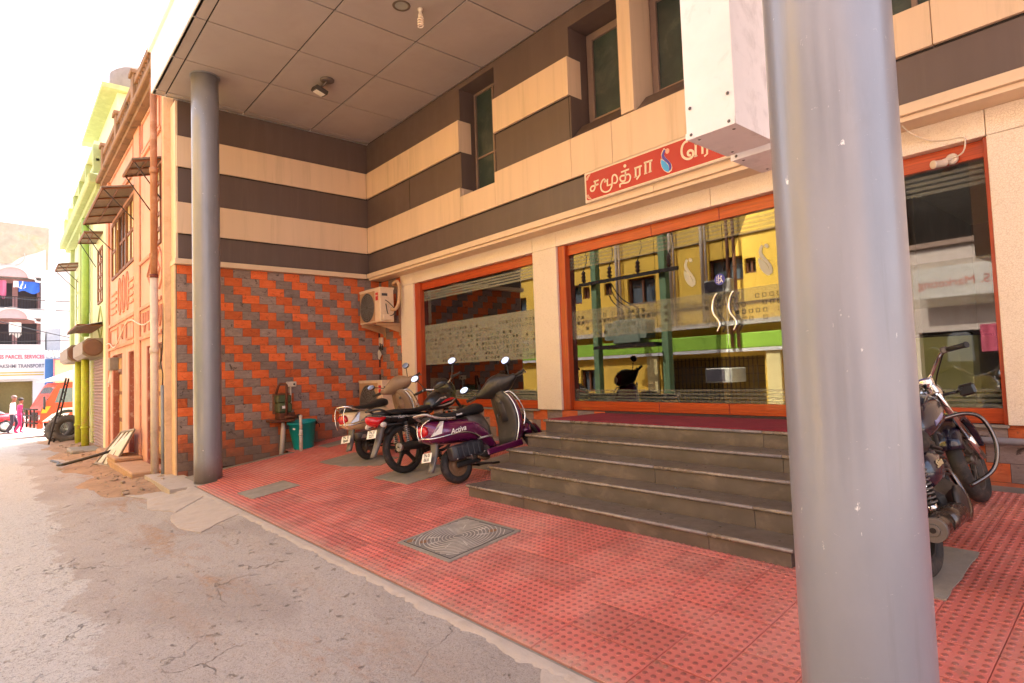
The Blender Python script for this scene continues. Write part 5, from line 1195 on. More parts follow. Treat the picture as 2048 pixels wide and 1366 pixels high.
for x0, x1, _, z in SHP:
    gt = MB()
    for k in range(int((x1 - x0) / .14)): gt.box((x0 + .14 * k, FY - .1, -.3), (x0 + .14 * k + .025, FY - .08, z))
    for k in range(9): gt.box((x0, FY - .12, -.1 + .22 * k), (x1, FY - .101, -.08 + .22 * k))
    Q('gate', gt, IRON, kind='stuff')
for x, z, y in ((-9.4, 3.64, .35), (-9.2, 1.0, .9)):
    t_ = thing('window_unit', 'grey window air conditioner on the yellow wall across the street' if z > 2 else 'grey air conditioner box standing under the green canopy', 'air conditioner', (x, FY + y / 2, z), world=True); qa = grp(t_)
    qa('casing', MB().box((x - .42, FY + .001, z), (x + .42, FY + y * .9, z + .42), .02), mat('unit_grey', hexc('a9a59a'), .5)); qa('grille', MB().box((x - .38, FY + y * .9, z + .04), (x + .2, FY + y * .9 + .01, z + .38)), DKB)
PKB = mat('greyish_pink_wall', hexc('b8a79c'), .85, var=.12, scale=1.2, dirt=hexc('84766c'), dirt_amt=.4)
nb_ = thing('grey_pink_building', 'grey pink shop building across the street beside the yellow one', 'building', (3, -6, 0), world=True); Q = grp(nb_)
pw_ = MB(); OP2 = [(-4.55, -2.85, 4.2, 6.2), (-1.5, .3, 4.2, 6.2), (2, 4, 4.2, 6.2), (-4.4, -2.5, -.3, 2.1), (-1.4, 1.2, -.3, 2.1), (2.4, 5, -.3, 2.1)]
holes(pw_, -4.98, 14, -.4, 8.0, OP2, FY - .3, FY); Q('walls', pw_, PKB); Q('body', MB().box((-4.98, -12, -.4), (14, FY - 1.4, 8.0)), DKB)
for a, b, c, d in OP2[:3]: Q('window_frame', MB().box((a - .12, FY + .001, c - .12), (a, FY + .06, d + .12)).box((b, FY + .001, c - .12), (b + .12, FY + .06, d + .12)).box((a, FY + .001, c - .12), (b, FY + .06, c)).box((a, FY + .001, d), (b, FY + .06, d + .12)), FR); Q('pane', MB().box((a, FY - .2, c), (b, FY - .18, d)), mat('dark_pane', hexc('2b2623'), .1))
lb_ = thing('pale_shop_house', 'pale plastered shop house across the street left of the yellow building', 'house', (-27, -6, 0), world=True); Q = grp(lb_)
Q('walls', MB().box((-34, -12, -.5), (-21.02, FY, 7.0)), WH); Q('shop_shutter', MB().box((-31, FY + .001, -.4), (-27.5, FY + .05, 2.3)).box((-26, FY + .001, -.4), (-22.5, FY + .05, 2.3)), SHUT)
sh2 = thing('hanging_clothes', 'pink cloth and grey shirt hanging at the shop front across the street', 'clothes', (-3.4, FY + .2, 2.0), world=True); Q = grp(sh2)
Q('pink_cloth', MB().sheet(8, 8, lambda u, v: (-3.2 + .45 * u, FY + .15 + .05 * math.sin(u * 14), 2.2 - .6 * v)), mat('pink_cloth', hexc('a8485c'), .9)); Q('grey_shirt', MB().prism([(-3.8, 1.4), (-3.3, 1.4), (-3.32, 1.95), (-3.42, 2.05), (-3.68, 2.05), (-3.78, 1.95)], lambda u, v, d: (u, FY + d, v), .25, .3), mat('grey_shirt', hexc('4a4b50'), .9))
ms = thing('shop_sign', 'white shop sign with red italic lettering across the street', 'sign', (-3, FY + .35, 2.4), world=True); qm = grp(ms)
qm('board', MB().box((-4.35, FY + .33, 2.85), (-2.55, FY + .37, 3.55), .01), WH)
MY = frame3((0, 0, 0), (-1, 0, 0), (0, 0, 1))
text('sign_text', 'M.S. Marketing', .27, Matrix.Translation((-3.45, FY + .372, 3.18)) @ MY, mat('txtred', hexc('b5302c'), .6, var=0), ms, .002)
# pole mounted transformer
tf = thing('pole_transformer', 'grey transformer on a green twin pole frame with insulators and cables', 'transformer', (-11.5, -2.6, -.16), world=True); Qt = grp(tf)
PG_ = mat('pole_green', hexc('6f8a62'), .7, var=.15); INS = mat('insulator_brown', hexc('4a3228'), .25)
for x in (-12.85, -10.2): Qt('pole', MB().box((x - .11, -2.72, -.2), (x + .11, -2.5, 7.4), .01), PG_)
for z in (4.26, 6.6): Qt('crossarm', MB().box((-13.4, -2.48, z), (-9.6, -2.40, z + .10)), IRON)
Qt('platform', MB().box((-12.7, -3.0, 2.14), (-10.35, -2.2, 2.24)), IRON)
Qt('tank', MB().box((-12.0, -2.85, 2.26), (-11.0, -2.35, 3.0), .03), mat('tank_grey', hexc('7e8a78'), .5))
fn_ = MB()
for k in range(8): fn_.box((-12.35, -2.82 + .06 * k, 2.4), (-12.001, -2.80 + .06 * k, 2.95)); fn_.box((-10.999, -2.82 + .06 * k, 2.4), (-10.75, -2.80 + .06 * k, 2.95))
Qt('cooling_fins', fn_, MATS['tank_grey'], kind='stuff')
for k in range(4):
    x = -13.2 + 1.1 * k
    Qt('insulator', MB().lathe([(.03, 4.37), (.09, 4.45), (.04, 4.5), (.09, 4.56), (.04, 4.62), (.08, 4.68), (.03, 4.75)], (x, -2.44, 0), 'Z', 10), INS)
    Qt('dropper', MB().tube(smooth_pts([(x, -2.44, 4.75), (x + .2, -2.4, 5.2), (x - .1, -2.44, 5.9), (x + .2, -2.44, 6.6)], 4), .015, 5), BLACK)
for k in range(3): Qt('bushing', MB().lathe([(.05, 3.0), (.07, 3.1), (.03, 3.15), (.06, 3.22), (.02, 3.35)], (-11.8 + .3 * k, -2.6, 0), 'Z', 8), INS); Qt('cable', MB().tube(smooth_pts([(-11.8 + .3 * k, -2.6, 3.35), (-12.2 + .2 * k, -2.6, 3.7), (-12.3 + .1 * k, -2.5, 4.2)], 4), .018, 5), BLACK)

# ------------------------------------------------------------------ air conditioners on the hotel
ACW = mat('ac_cream', hexc('e0c4a6'), .5, var=.06, dirt=hexc('9c7f63'), dirt_amt=.35, dscale=4); ACR = mat('ac_red', hexc('c8232b'), .5, var=.03); ACT = mat('ac_tan_ring', hexc('b78d66'), .6, var=.12)
def ac_unit(x0, x1, yf, yb_, z0, z1, label, brackets):
    t = thing('outdoor_unit', label, 'air conditioner', ((x0 + x1) / 2, yf, z0), 'outdoor units of the air conditioning', world=True); q = grp(t)
    q('casing', MB().box((x0, yf, z0), (x1, yb_, z1), .012), ACW); q('top_cover', MB().box((x0 - .008, yf - .008, z1 - .03), (x1 + .008, yb_ + .006, z1 + .008), .006), ACW)
    h = z1 - z0; R = h * .43; cx = x0 + R + .05; cz = z0 + h * .47
    q('fan_panel', MB().box((x0 + .02, yf - .006, z0 + .03), (cx + R + .02, yf - .001, z1 - .045), .002), ACT)
    rg = MB()
    for r_ in [R * f for f in (.15, .3, .44, .58, .72, .86, 1.0)]: rg.torus((cx, yf - .016, cz), r_, .0045, 'Y', 28, 4)
    for k in range(14):
        a = 2 * PI * k / 14; rg.tube([(cx + .04 * math.cos(a), yf - .014, cz + .04 * math.sin(a)), (cx + R * math.cos(a), yf - .012, cz + R * math.sin(a))], .004, 4)
    q('fan_grille', rg, mat('grille_dark', hexc('77706a'), .5)); q('fan_opening', MB().lathe([(R, yf - .0062), (R, yf - .0075)], (cx, 0, cz), 'Y', 30), mat('fan_shadow', hexc('5a5048'), .8, var=.3, scale=30))
    q('badge', MB().box((cx + R + .05, yf - .004, z1 - .24), (cx + R + .15, yf - .001, z1 - .09)), ACR)
    text('badge_text', 'OGEN', .03, Matrix.Translation((cx + R + .10, yf - .005, z1 - .15)) @ frame3((0, 0, 0), (1, 0, 0), (0, 0, 1)), PW, t, .0005)
    q('side_grille', MB().box((x1 + .001, yf + .04, z1 - .16), (x1 + .004, yf + .16, z1 - .11)), DKB); q('valve_cover', MB().box((x1 + .001, yf + .05, z0 + .03), (x1 + .045, yf + .25, z0 + .15), .01), ACW)
    if brackets:
        for x in (x0 + .12, x1 - .1):
            b_ = MB().box((x - .02, yf - .02, z0 - .06), (x + .02, 5.99, z0 - .012)); b_.prism([(yf + .02, z0 - .062), (5.99, z0 - .062), (5.99, z0 - .20)], lambda u, v, d: (d, u, v), x - .008, x + .008)
            b_.box((x - .025, 5.965, z0 - .25), (x + .025, 5.99, z0 + .45)); q('bracket', b_, ACT)
        q('pipe', MB().tube(smooth_pts([(x1 + .02, 5.72, z0 + .25), (x1 + .09, 5.78, z0 + .24), (x1 + .12, 5.83, z0 + .36), (x1 + .11, 5.86, z0 + .6), (x1 + .10, 5.86, z0 + .72), (x1 + .04, 5.85, z0 + .79), (x1 - .1, 5.85, z0 + .76), (x1 - .14, 5.98, z0 + .75)], 4), .032, 10), mat('lagged_pipe', hexc('c49b78'), .8, var=.1))
        q('wire', MB().tube(smooth_pts([(x1 + .01, 5.62, z0 + .35), (x1 + .03, 5.65, z0 + .15), (x1 + .05, 5.72, z0 + .12), (x1 + .08, 5.78, z0 + .22), (x1 + .04, 5.68, z0 + .36), (x1 + .02, 5.6, z0 + .42)], 4), .008, 6), BLACK)
ac_unit(-11.03, -10.19, 5.50, 5.80, 2.56, 3.22, 'cream air conditioner outdoor unit bracketed high on the stone wall in the corner', True)
ac_unit(-10.98, -10.05, 5.42, 5.76, .62, 1.44, 'cream air conditioner outdoor unit standing on the floor behind the cream scooter', False)
jb = thing('junction_box', 'small open junction box with a dangling square lid on the stone corner', 'junction box', (-11.0, 5.96, 2.2), world=True); q = grp(jb)
q('box', MB().box((-11.12, 5.95, 2.14), (-10.98, 5.99, 2.32), .006), OFFW); q('wires', MB().tube(smooth_pts([(-11.05, 5.945, 2.2), (-11.0, 5.93, 2.1), (-10.93, 5.94, 2.07), (-10.95, 5.93, 2.18)], 4), .012, 6), BLACK)
Ml = Matrix.Translation((-11.09, 5.94, 1.97)) @ Matrix.Rotation(PI / 4, 4, 'Y'); q('lid', MB().box((-.075, -.006, -.075), (.075, .006, .075), .003, M=Ml), OFFW)
# water pump on its shelf, pipes, switch, bucket
pu = thing('water_pump', 'rusty dark green water pump with hook on a small wall shelf', 'pump', (-11.0, 3.9, .8), world=True); q = grp(pu)
RUST = mat('rust', hexc('6b3a22'), .8, var=.3, scale=12, dirt=hexc('33231b'), dirt_amt=.7, dscale=8); PGRN = mat('pump_green', hexc('4d5a3a'), .6, var=.2, scale=8, dirt=hexc('6b4a2c'), dirt_amt=.7)
q('shelf', MB().box((-11.13, 3.66, .76), (-10.78, 4.06, .80), .005), RUST); q('shelf_block', MB().box((-11.12, 3.82, .80), (-10.86, 4.10, .92), .01), RUST)
q('motor', MB().box((-11.1, 3.80, .92), (-10.88, 4.06, 1.10), .03).box((-11.09, 3.80, 1.10), (-10.92, 4.06, 1.24), .02), PGRN); q('wooden_back', MB().box((-11.13, 3.78, .9), (-11.1, 4.08, 1.27), .004), BRW)
q('label_plate', MB().box((-10.879, 3.87, 1.0), (-10.875, 3.95, 1.05)), PW)
q('riser_pipe', MB().tube([(-10.84, 3.93, .80), (-10.84, 3.94, 1.42), (-10.87, 3.93, 1.445), (-10.9, 3.85, 1.45), (-10.92, 3.82, 1.40), (-10.93, 3.78, 1.26)], .022, 10), RUST)
q('outlet_pipe', MB().tube([(-10.84, 3.9, .845), (-10.82, 4.12, .85)], .03, 10), RUST)
wp = thing('outlet_pipes', 'grey and white plastic outlet pipe bending down in front of the bucket', 'pipe', (-10.8, 4.2, .2), world=True); q = grp(wp)
q('joint', MB().tube([(-10.82, 4.12, .85), (-10.80, 4.16, .85)], .036, 10), BLACK); q('elbow_pipe', MB().tube([(-10.80, 4.16, .85), (-10.70, 4.14, .852), (-10.56, 4.08, .853), (-10.54, 4.07, .84), (-10.54, 4.07, .6)], .026, 10), PVC); q('down_pipe', MB().tube([(-10.54, 4.07, .62), (-10.54, 4.07, zg(4.07) - .01)], .03, 10).tube([(-10.54, 4.07, .52), (-10.54, 4.07, .55)], .036, 10), PVC)
dpp = thing('drain_stub', 'pale plastic drain pipe standing below the pump shelf', 'pipe', (-10.95, 3.88, .1), world=True); grp(dpp)('pipe', MB().tube([(-10.95, 3.86, .06), (-10.93, 3.90, .62), (-10.93, 3.90, .76)], [.042, .042, .03], 12), PVC)
swb = thing('switch_box', 'cream electric socket box on the stone wall with white conduit below', 'switch box', (-11.1, 4.12, 1.4), world=True); q = grp(swb)
q('box', MB().box((-11.13, 4.03, 1.385), (-11.07, 4.21, 1.48), .008), OFFW); q('switch', MB().lathe([(.02, -11.068), (.015, -11.06)], (0, 4.165, 1.43), 'X', 10), BLACK); q('conduit', MB().tube([(-11.11, 4.12, .66), (-11.11, 4.11, 1.385)], .016, 8), PVC)
bk = thing('bucket', 'turquoise plastic bucket tilted against the stone wall under the pump pipes', 'bucket', M=Matrix.Translation((-10.83, 4.235, zg(4.2) - .005)) @ Matrix.Rotation(math.radians(5), 4, 'X') @ Matrix.Rotation(math.radians(3), 4, 'Y'))
TQ = mat('turquoise_plastic', hexc('0e9a94'), .35, var=.08, scale=5)
MB().lathe([(.01, .012), (.165, .010), (.172, .0), (.176, .012), (.243, .475), (.255, .478), (.257, .50), (.245, .502), (.236, .49), (.168, .03), (.01, .028)], (0, 0, 0), 'Z', 40, caps=False).build('shell', TQ, bk)
for sg_ in (1, -1): MB().box((-.03, sg_ * .25, .40), (.03, sg_ * .285, .47), .01).build('ear', BLACK, bk)
MB().tube(smooth_pts([(.0, .27, .44), (.05, .30, .40), (.04, .31, .34)], 3), .008, 6).build('bail_handle', BLACK, bk)
Mst = Matrix.Rotation(math.radians(-58), 4, 'Z') @ Matrix.Translation((.232, 0, .40)); MB().prism([(.028 * math.cos(k * PI / 8), .018 * math.sin(k * PI / 8)) for k in range(16)], lambda u, v, d: Mst @ Vector((d + .15 * v, u, v)), .0, .004).build('sticker', PW, bk)
# plastic pipes along the base of the right window
pp = thing('water_pipe', 'white plastic water pipe with elbow running under the right window', 'pipe', (-1.3, 5.9, .8), world=True); q = grp(pp)
q('level_pipe', MB().tube([(-1.74, 5.86, .975), (-1.42, 5.86, .985), (-1.385, 5.86, .97), (-1.38, 5.86, .94), (-1.38, 5.87, .62)], .034, 12), PVC); q('collar', MB().tube([(-1.38, 5.865, .85), (-1.38, 5.865, .90)], .042, 12).tube([(-1.50, 5.86, .983), (-1.44, 5.86, .985)], .040, 12), PVC)
gp2 = thing('conduit_pipe', 'grey plastic conduit running level along the stone base at the right', 'pipe', (-.5, 5.93, .83), world=True); grp(gp2)('conduit', MB().tube([(-1.74, 5.93, .835), (2, 5.93, .82)], .028, 10), mat('grey_pvc2', hexc('a9a3a6'), .5))
# inside the lobby, seen through the glass
lbt = thing('reception_counter', 'pale green curved reception counter behind the right window', 'counter', (-1.6, 6.6, .955), world=True); q = grp(lbt)
q('front', MB().prism([(-2.0, 6.20), (-1.36, 6.20), (-1.28, 6.23), (-1.25, 6.30), (-1.25, 7.0), (-2.0, 7.0)], lambda u, v, d: (u, v, d), .957, 1.68), mat('pale_green_laminate', hexc('dfe0ac'), .5, var=.04)); q('top', MB().box((-2.02, 6.24, 1.681), (-1.27, 7.0, 1.71), .01), mat('counter_dark', hexc('3a302a'), .3))
sf = thing('lobby_sofa', 'large brown red sofa back standing behind the left shop window', 'sofa', (-7.8, 6.8, .955), world=True); q = grp(sf)
SOF = mat('sofa_red_brown', hexc('8a3a1f'), .5, var=.15)
q('back', MB().box((-8.5, 6.4, .957), (-7.0, 6.65, 1.78), .08), SOF); q('seat', MB().box((-8.5, 6.66, .957), (-7.0, 7.4, 1.35), .06), SOF)
for x in (-8.5, -7.2): q('armrest', MB().box((x - .001, 6.66, 1.351), (x + .2, 7.4, 1.6), .04), SOF)
# ------------------------------------------------------------------ two-wheelers
RUBB = mat('bike_tyre', hexc('2b2826'), .7, var=.2, scale=14, dirt=hexc('6e5d4f'), dirt_amt=.5, dscale=9, bump=.2, bscale=90)
BLKP = mat('bike_black', hexc('171616'), .3, var=.15, coat=.3); BLKM = mat('bike_matt_black', hexc('24211f'), .6, var=.2, dirt=hexc('6a5846'), dirt_amt=.35, dscale=9); SEAT = mat('seat_vinyl', hexc('1a1718'), .55, var=.15, bump=.1, bscale=160)
PURP = mat('purple_paint', hexc('6a1a4c'), .2, var=.05, metal=.25, coat=.8, dirt=hexc('7a5660'), dirt_amt=.12); CRMP = mat('cream_paint', hexc('e6c69a'), .3, var=.05, coat=.5, dirt=hexc('a58460'), dirt_amt=.2)
INGR = mat('inner_grey_plastic', hexc('48413c'), .45, var=.12, dirt=hexc('8f7c6a'), dirt_amt=.4, dscale=6); INBR = mat('inner_brown_plastic', hexc('8a6f58'), .5, var=.1, dirt=hexc('b39a80'), dirt_amt=.4, dscale=6)
SILV2 = mat('bike_silver', hexc('b9b3ae'), .28, metal=.7, var=.08); DKSIL = mat('dull_alloy', hexc('6f6964'), .45, metal=.6, var=.2, dirt=hexc('6a4a30'), dirt_amt=.5, dscale=9); RIMB = mat('rusty_rim', hexc('8a6a4c'), .5, metal=.4, var=.25, scale=10, dirt=hexc('4d2c18'), dirt_amt=.6, dscale=10)
REDL = mat('red_lens', hexc('c4121a'), .12, var=.05, coat=.6); ORL = mat('amber_lens', hexc('d8741a'), .15, var=.05, coat=.5); CLRL = mat('clear_lens', hexc('cfc8c0'), .1, var=.05, coat=.5)
PLATE = mat('plate_white', hexc('e9e4dc'), .4, var=.03); PTX = mat('plate_black', hexc('1c1a1a'), .5, var=0); MIR = mat('mirror_glass', (.92, .92, .92), .02, metal=1.0, var=0); NAVY = mat('dark_navy_paint', hexc('151326'), .2, var=.08, coat=.7); FEND = mat('grey_fender', hexc('6b6663'), .45, var=.1, dirt=hexc('8e7a66'), dirt_amt=.4)
XMAP = [None]
def ringx(x, w, z0, z1, e=2.6, n=20, yc=0.0):
    o = []
    if XMAP[0]: x = XMAP[0](x)
    for k in range(n):
        a = 2 * PI * k / n; c, s = math.cos(a), math.sin(a)
        o.append((x, yc + w * math.copysign(abs(c) ** (2 / e), c), (z0 + z1) / 2 + (z1 - z0) / 2 * math.copysign(abs(s) ** (2 / e), s)))
    return o
def ringz(z, xc, w, df, db, e=2.4, n=22):
    o = []
    for k in range(n):
        a = 2 * PI * k / n; c, s = math.cos(a), math.sin(a); d = df if c > 0 else db
        o.append((xc + d * math.copysign(abs(c) ** (2 / e), c), w * math.copysign(abs(s) ** (2 / e), s), z))
    return o
def part(t, name, mb, m, parent=None): return mb.build(name, m, parent or t)
def bike_M(x, y, head, lean, yaw0=0):
    h = math.radians(head)
    return Matrix.Translation((x, y, zg(y) + .004)) @ Matrix.Rotation(h, 4, 'Z') @ Matrix.Rotation(-math.atan(SLOPE * math.sin(h)), 4, 'Y') @ Matrix.Rotation(-math.radians(lean), 4, 'X')
def wheel(t, name, x, R, tw, rimm, spokes, Mx=None, hub=.06, dish=0):
    o = (0, 0, 0)
    M = Matrix.Translation((x, 0, R)) if Mx is None else Mx @ Matrix.Translation((x, 0, R))
    rm = MB(); rr = R - tw * 1.55
    rm.lathe([(rr - .018, -tw * .62), (rr + .006, -tw * .7), (rr + .012, -tw * .5), (rr - .008, 0), (rr + .012, tw * .5), (rr + .006, tw * .7), (rr - .018, tw * .62), (rr - .022, 0), (rr - .018, -tw * .62)], o, 'Y', 36, caps=False)
    if spokes == 'disc':
        for s in (1, -1): rm.lathe([(rr - .01, s * tw * .5), (rr * .8, s * tw * .62), (rr * .62, s * tw * .35), (rr * .45, s * tw * .75), (.02, s * tw * .95)], o, 'Y', 30)
        for k in range(6):
            a = 2 * PI * k / 6
            for s in (1, -1): rm.box((-.02, s * tw * .55, rr * .66), (.02, s * tw * .66, rr * .8), .004, M=Matrix.Rotation(a, 4, 'Y'))
    elif isinstance(spokes, int) and spokes < 10:
        for k in range(spokes):
            a = 2 * PI * k / spokes; q = Matrix.Rotation(a, 4, 'Y')
            rm.loft([[q @ Vector((sx * wd, sy * dp, r)) for sx, sy in ((-1, -1), (1, -1), (1, 1), (-1, 1))] for r, wd, dp in ((hub * .8, .028, .022), (rr * .5, .018, .016), (rr, .024, .018))], smooth=False)
        rm.lathe([(hub, -tw * 1.0), (hub, tw * 1.0)], o, 'Y', 20); rm.lathe([(.012, -tw * 2.2), (.012, tw * 2.2)], o, 'Y', 10)
    else:
        for k in range(spokes):
            a = 2 * PI * k / spokes; s = 1 if k % 2 else -1; c = a + .35 * (1 if k % 4 < 2 else -1)
            rm.tube([(hub * .6 * math.cos(c), s * tw * .7, hub * .6 * math.sin(c)), (rr * math.cos(a), 0, rr * math.sin(a))], .003, 4)
        rm.lathe([(hub * .7, -tw), (hub * .5, -tw * .4), (hub * .5, tw * .4), (hub * .7, tw)], o, 'Y', 18)
    w_ = part(t, name, rm, rimm); w_.matrix_basis = M
    ty = MB(); ty.torus(o, R - tw * .98, tw * .98, 'Y', 44, 12, rw=tw)
    o_ = ty.build('tyre', RUBB, w_); return w_
def mirror(t, base, top, face, r=(.035, .07, .05), parent=None):
    d = Vector(face).normalized(); q = d.to_track_quat('X', 'Z').to_matrix().to_4x4()
    st = MB().tube(smooth_pts([base, (Vector(base) + Vector(top)) / 2 + Vector((0, 0, .01)), top], 3), .0065, 8)
    st.ellipsoid(top, (.022, r[1], r[2]), 16, 8, M=q)
    o = part(t, 'mirror', st, BLKP)
    g = MB(); Mg = Matrix.Translation(Vector(top) + d * .0225) @ q
    g.prism([(r[1] * .9 * math.cos(2 * PI * k / 20), r[2] * .9 * math.sin(2 * PI * k / 20)) for k in range(20)], lambda u, v, dd: Mg @ Vector((dd, u, v)), -.006, .002)
    g.build('mirror_glass', MIR, o)
def plate(t, M, l1, l2, w_=.20, h=.105):
    p = MB().box((-w_ / 2, -h / 2, -.003), (w_ / 2, h / 2, 0), .001); o = part(t, 'number_plate', p, PLATE); o.matrix_basis = M
    for s_, dy in ((l1, .024), (l2, -.024)):
        c = bpy.data.curves.new('plate_text', 'FONT'); c.body = s_; c.size = .056; c.align_x = 'CENTER'; c.align_y = 'CENTER'; c.extrude = .0005; c.offset = .001; c.materials.append(PTX)
        q = link('plate_text', c, o); q.matrix_basis = Matrix.Translation((0, dy, .001))
def flat_text(t, s, size, M, m, parent=None, shear=.3, bold=.001):
    c = bpy.data.curves.new('emblem_text', 'FONT'); c.body = s; c.size = size; c.align_x = 'CENTER'; c.align_y = 'CENTER'; c.extrude = .0012; c.shear = shear; c.offset = bold; c.materials.append(m)
    o = link('emblem_text', c, parent or t); o.matrix_basis = M
def spring(p0, p1, R, turns, r):
    p0, p1 = Vector(p0), Vector(p1); ax = (p1 - p0).normalized(); u = ax.orthogonal().normalized(); v = ax.cross(u); n = turns * 10
    return [p0.lerp(p1, i / n) + (u * math.cos(2 * PI * i / 10) + v * math.sin(2 * PI * i / 10)) * R for i in range(n + 1)]

def scooter(label, M, body, inner, pl, txt, steer, style):
    t = thing('scooter', label, 'scooter', M=M, group='scooters and motorcycles parked at the hotel')
    R = .212
    XMAP[0] = lambda x: x * .80 + .035 if x < 0 else .035 + x * 1.02 if x < .6 else x
    def xm(pts): return [(XMAP[0](p[0]), p[1], p[2]) for p in pts]
    wheel(t, 'wheel', 0, R, .05, RIMB if style == 0 else DKSIL, 'disc' if style == 0 else 5)
    # bodywork
    bd = MB(); sec = [(-.50, .035, .60, .70), (-.485, .085, .57, .735), (-.44, .135, .535, .765), (-.34, .180, .50, .77), (-.18, .212, .475, .755), (0, .222, .455, .735), (.15, .212, .43, .715), (.28, .190, .39, .68), (.38, .158, .33, .61), (.45, .135, .285, .50), (.50, .12, .275, .36)]
    bd.loft([ringx(x, w_, a, b, 2.5) for x, w_, a, b in sec]); o_b = part(t, 'body_cowl', bd, body)
    lip = MB(); lip.tube(smooth_pts(xm([(-.50, 0, .60), (-.485, -.10, .585), (-.40, -.165, .575), (-.2, -.218, .575), (.02, -.229, .565), (.14, -.222, .525), (.24, -.205, .46), (.34, -.19, .44)]), 4), .009, 8)
    lip.tube(smooth_pts(xm([(-.50, 0, .60), (-.485, .10, .585), (-.40, .165, .575), (-.2, .218, .575), (.02, .229, .565), (.14, .222, .525), (.24, .205, .46), (.34, .19, .44)]), 4), .009, 8)
    part(t, 'chrome_trim', lip, CHROME)
    ins = MB().loft([ringx(x, w_, a, b, 2.6) for x, w_, a, b in ((.16, .16, .62, .745), (.28, .165, .52, .745), (.40, .155, .40, .735), (.455, .13, .32, .66))]); part(t, 'under_seat_panel', ins, inner if style == 0 else body)
    # tail lamp, flank flashes
    tl = MB().loft([ringx(x, w_, a, b, 2.4) for x, w_, a, b in ((-.515, .03, .635, .69), (-.505, .075, .612, .72), (-.47, .115, .60, .745))]); part(t, 'tail_lamp', tl, REDL)
    for s in (1, -1):
        fl_ = MB().prism([(-.455, .60), (-.30, .745), (-.25, .742), (-.33, .61)], lambda u, v, d: (XMAP[0](u), s * ((.128 if u < -.4 else .205) + d - .012 * (v - .6) * 6), v), -.008, .006); part(t, 'side_lamp', fl_, CLRL if style == 0 else SILV2)
    sl_ = MB()
    sl_.loft([ringx(x, w_, a, b, 2.8) for x, w_, a, b in ((-.40, .10, .775, .80), (-.36, .125, .765, .825), (-.20, .135, .755, .835), (-.02, .14, .745, .825), (.12, .145, .735, .82), (.26, .15, .725, .845), (.38, .135, .725, .86), (.45, .105, .725, .835), (.485, .05, .74, .79))]); so_ = part(t, 'seat', sl_, SEAT)
    gr = MB(); pth = [(-.02, -.165, .745), (-.20, -.172, .765), (-.34, -.165, .80), (-.44, -.13, .85), (-.50, -.06, .86), (-.505, 0, .86), (-.50, .06, .86), (-.44, .13, .85), (-.34, .165, .80), (-.20, .172, .765), (-.02, .165, .745)]
    if style == 0: gr.tube(smooth_pts(xm(pth), 4), [.021] * 41, 8, flat=.7)
    else:
        gr.tube(smooth_pts(xm(pth), 4), .012, 8)
        for s in (1, -1): gr.tube(smooth_pts(xm([(-.46, s * .11, .85), (-.535, s * .10, .74), (-.55, s * .10, .58), (-.50, s * .12, .53)]), 4), .006, 8)
    part(t, 'grab_rail', gr, SILV2 if style == 0 else CHROME)
    if style == 0:
        gd = MB()
        for s in (1, -1): gd.tube(smooth_pts(xm([(-.40, s * .12, .79), (-.485, s * .06, .75), (-.53, s * .04, .66), (-.525, s * .04, .585)]), 4), .006, 8)
        part(t, 'crash_guard', gd, CHROME)
    XMAP[0] = None
    # floor, apron, leg shield
    fb = MB().box((.40, -.17, .255), (.86, .17, .285), .01); part(t, 'floorboard', fb, inner)
    for s in (1, -1): part(t, 'floor_side', MB().box((.34, s * .172, .225), (.90, s * .20, .30), .012), body)
    ap = [(.24, .82, .14, .10, .02), (.36, .86, .185, .13, .02), (.50, .905, .205, .14, .02), (.64, .915, .21, .135, .02), (.76, .90, .20, .12, .02), (.86, .875, .165, .10, .02), (.92, .86, .11, .075, .02)]
    part(t, 'front_apron', MB().loft([ringz(z, x, w_, a, b) for z, x, w_, a, b in ap]), body)
    part(t, 'leg_shield', MB().loft([ringz(z, x - .026, w_ * .985, .02, .025 + .02 * (z > .6)) for z, x, w_, a, b in ap]).loft([ringz(z, x, w_, .06, .05, 2) for z, x, w_ in ((.55, .87, .07), (.68, .865, .085), (.80, .85, .09), (.88, .85, .07))]), inner)
    ed = MB()
    for s in (1, -1): ed.tube(smooth_pts([(x - .01, s * w_ * 1.0, z) for z, x, w_, a, b in ap], 3), .010, 8)
    part(t, 'shield_edge_trim', ed, CHROME)
    rk = MB()
    for s in (1, -1): rk.tube(smooth_pts([(.83, s * .14, .90), (.88, s * .20, .90), (.95, s * .235, .78), (1.0, s * .235, .60), (.95, s * .22, .45)], 4), .009, 8)
    part(t, 'front_guard', rk, CHROME)
    kb = MB().lathe([(.022, 0), (.022, .012), (.012, .016)], (0, 0, 0), 'X', 14); kb.v = [(.795 - v[0], v[1] - .06, v[2] + .80) for v in kb.v]; part(t, 'ignition_lock', kb, DKSIL)
    part(t, 'bag_hook', MB().tube([(.80, 0, .66), (.765, 0, .655), (.75, 0, .63), (.765, 0, .61)], .006, 6), DKSIL)
    # steering group: fender, fork, wheel, head, bars - turned by steer about the head
    Ms = Matrix.Translation((1.06, 0, .60)) @ Matrix.Rotation(math.radians(steer), 4, Vector((-.42, 0, .907))) @ Matrix.Translation((-1.06, 0, -.60))
    def SP(name, mb, m):
        mb.v = [tuple(Ms @ Vector(v)) for v in mb.v]; return part(t, name, mb, m)
    wheel(t, 'wheel', 1.25, R, .05, DKSIL, 'disc' if style == 0 else 5, Mx=Ms)
    ff = MB(); rings = []
    for k in range(13):
        a = math.radians(20 + 130 * k / 12); cx, cz = 1.25 + (R + .04) * math.cos(a), R + (R + .04) * math.sin(a); nx_, nz_ = math.cos(a), math.sin(a)
        rings.append([(cx + nx_ * d, y, cz + nz_ * d) for y, d in ((-.075, -.07), (-.085, -.02), (-.055, .035), (0, .05), (.055, .035), (.085, -.02), (.075, -.07), (0, .02))])
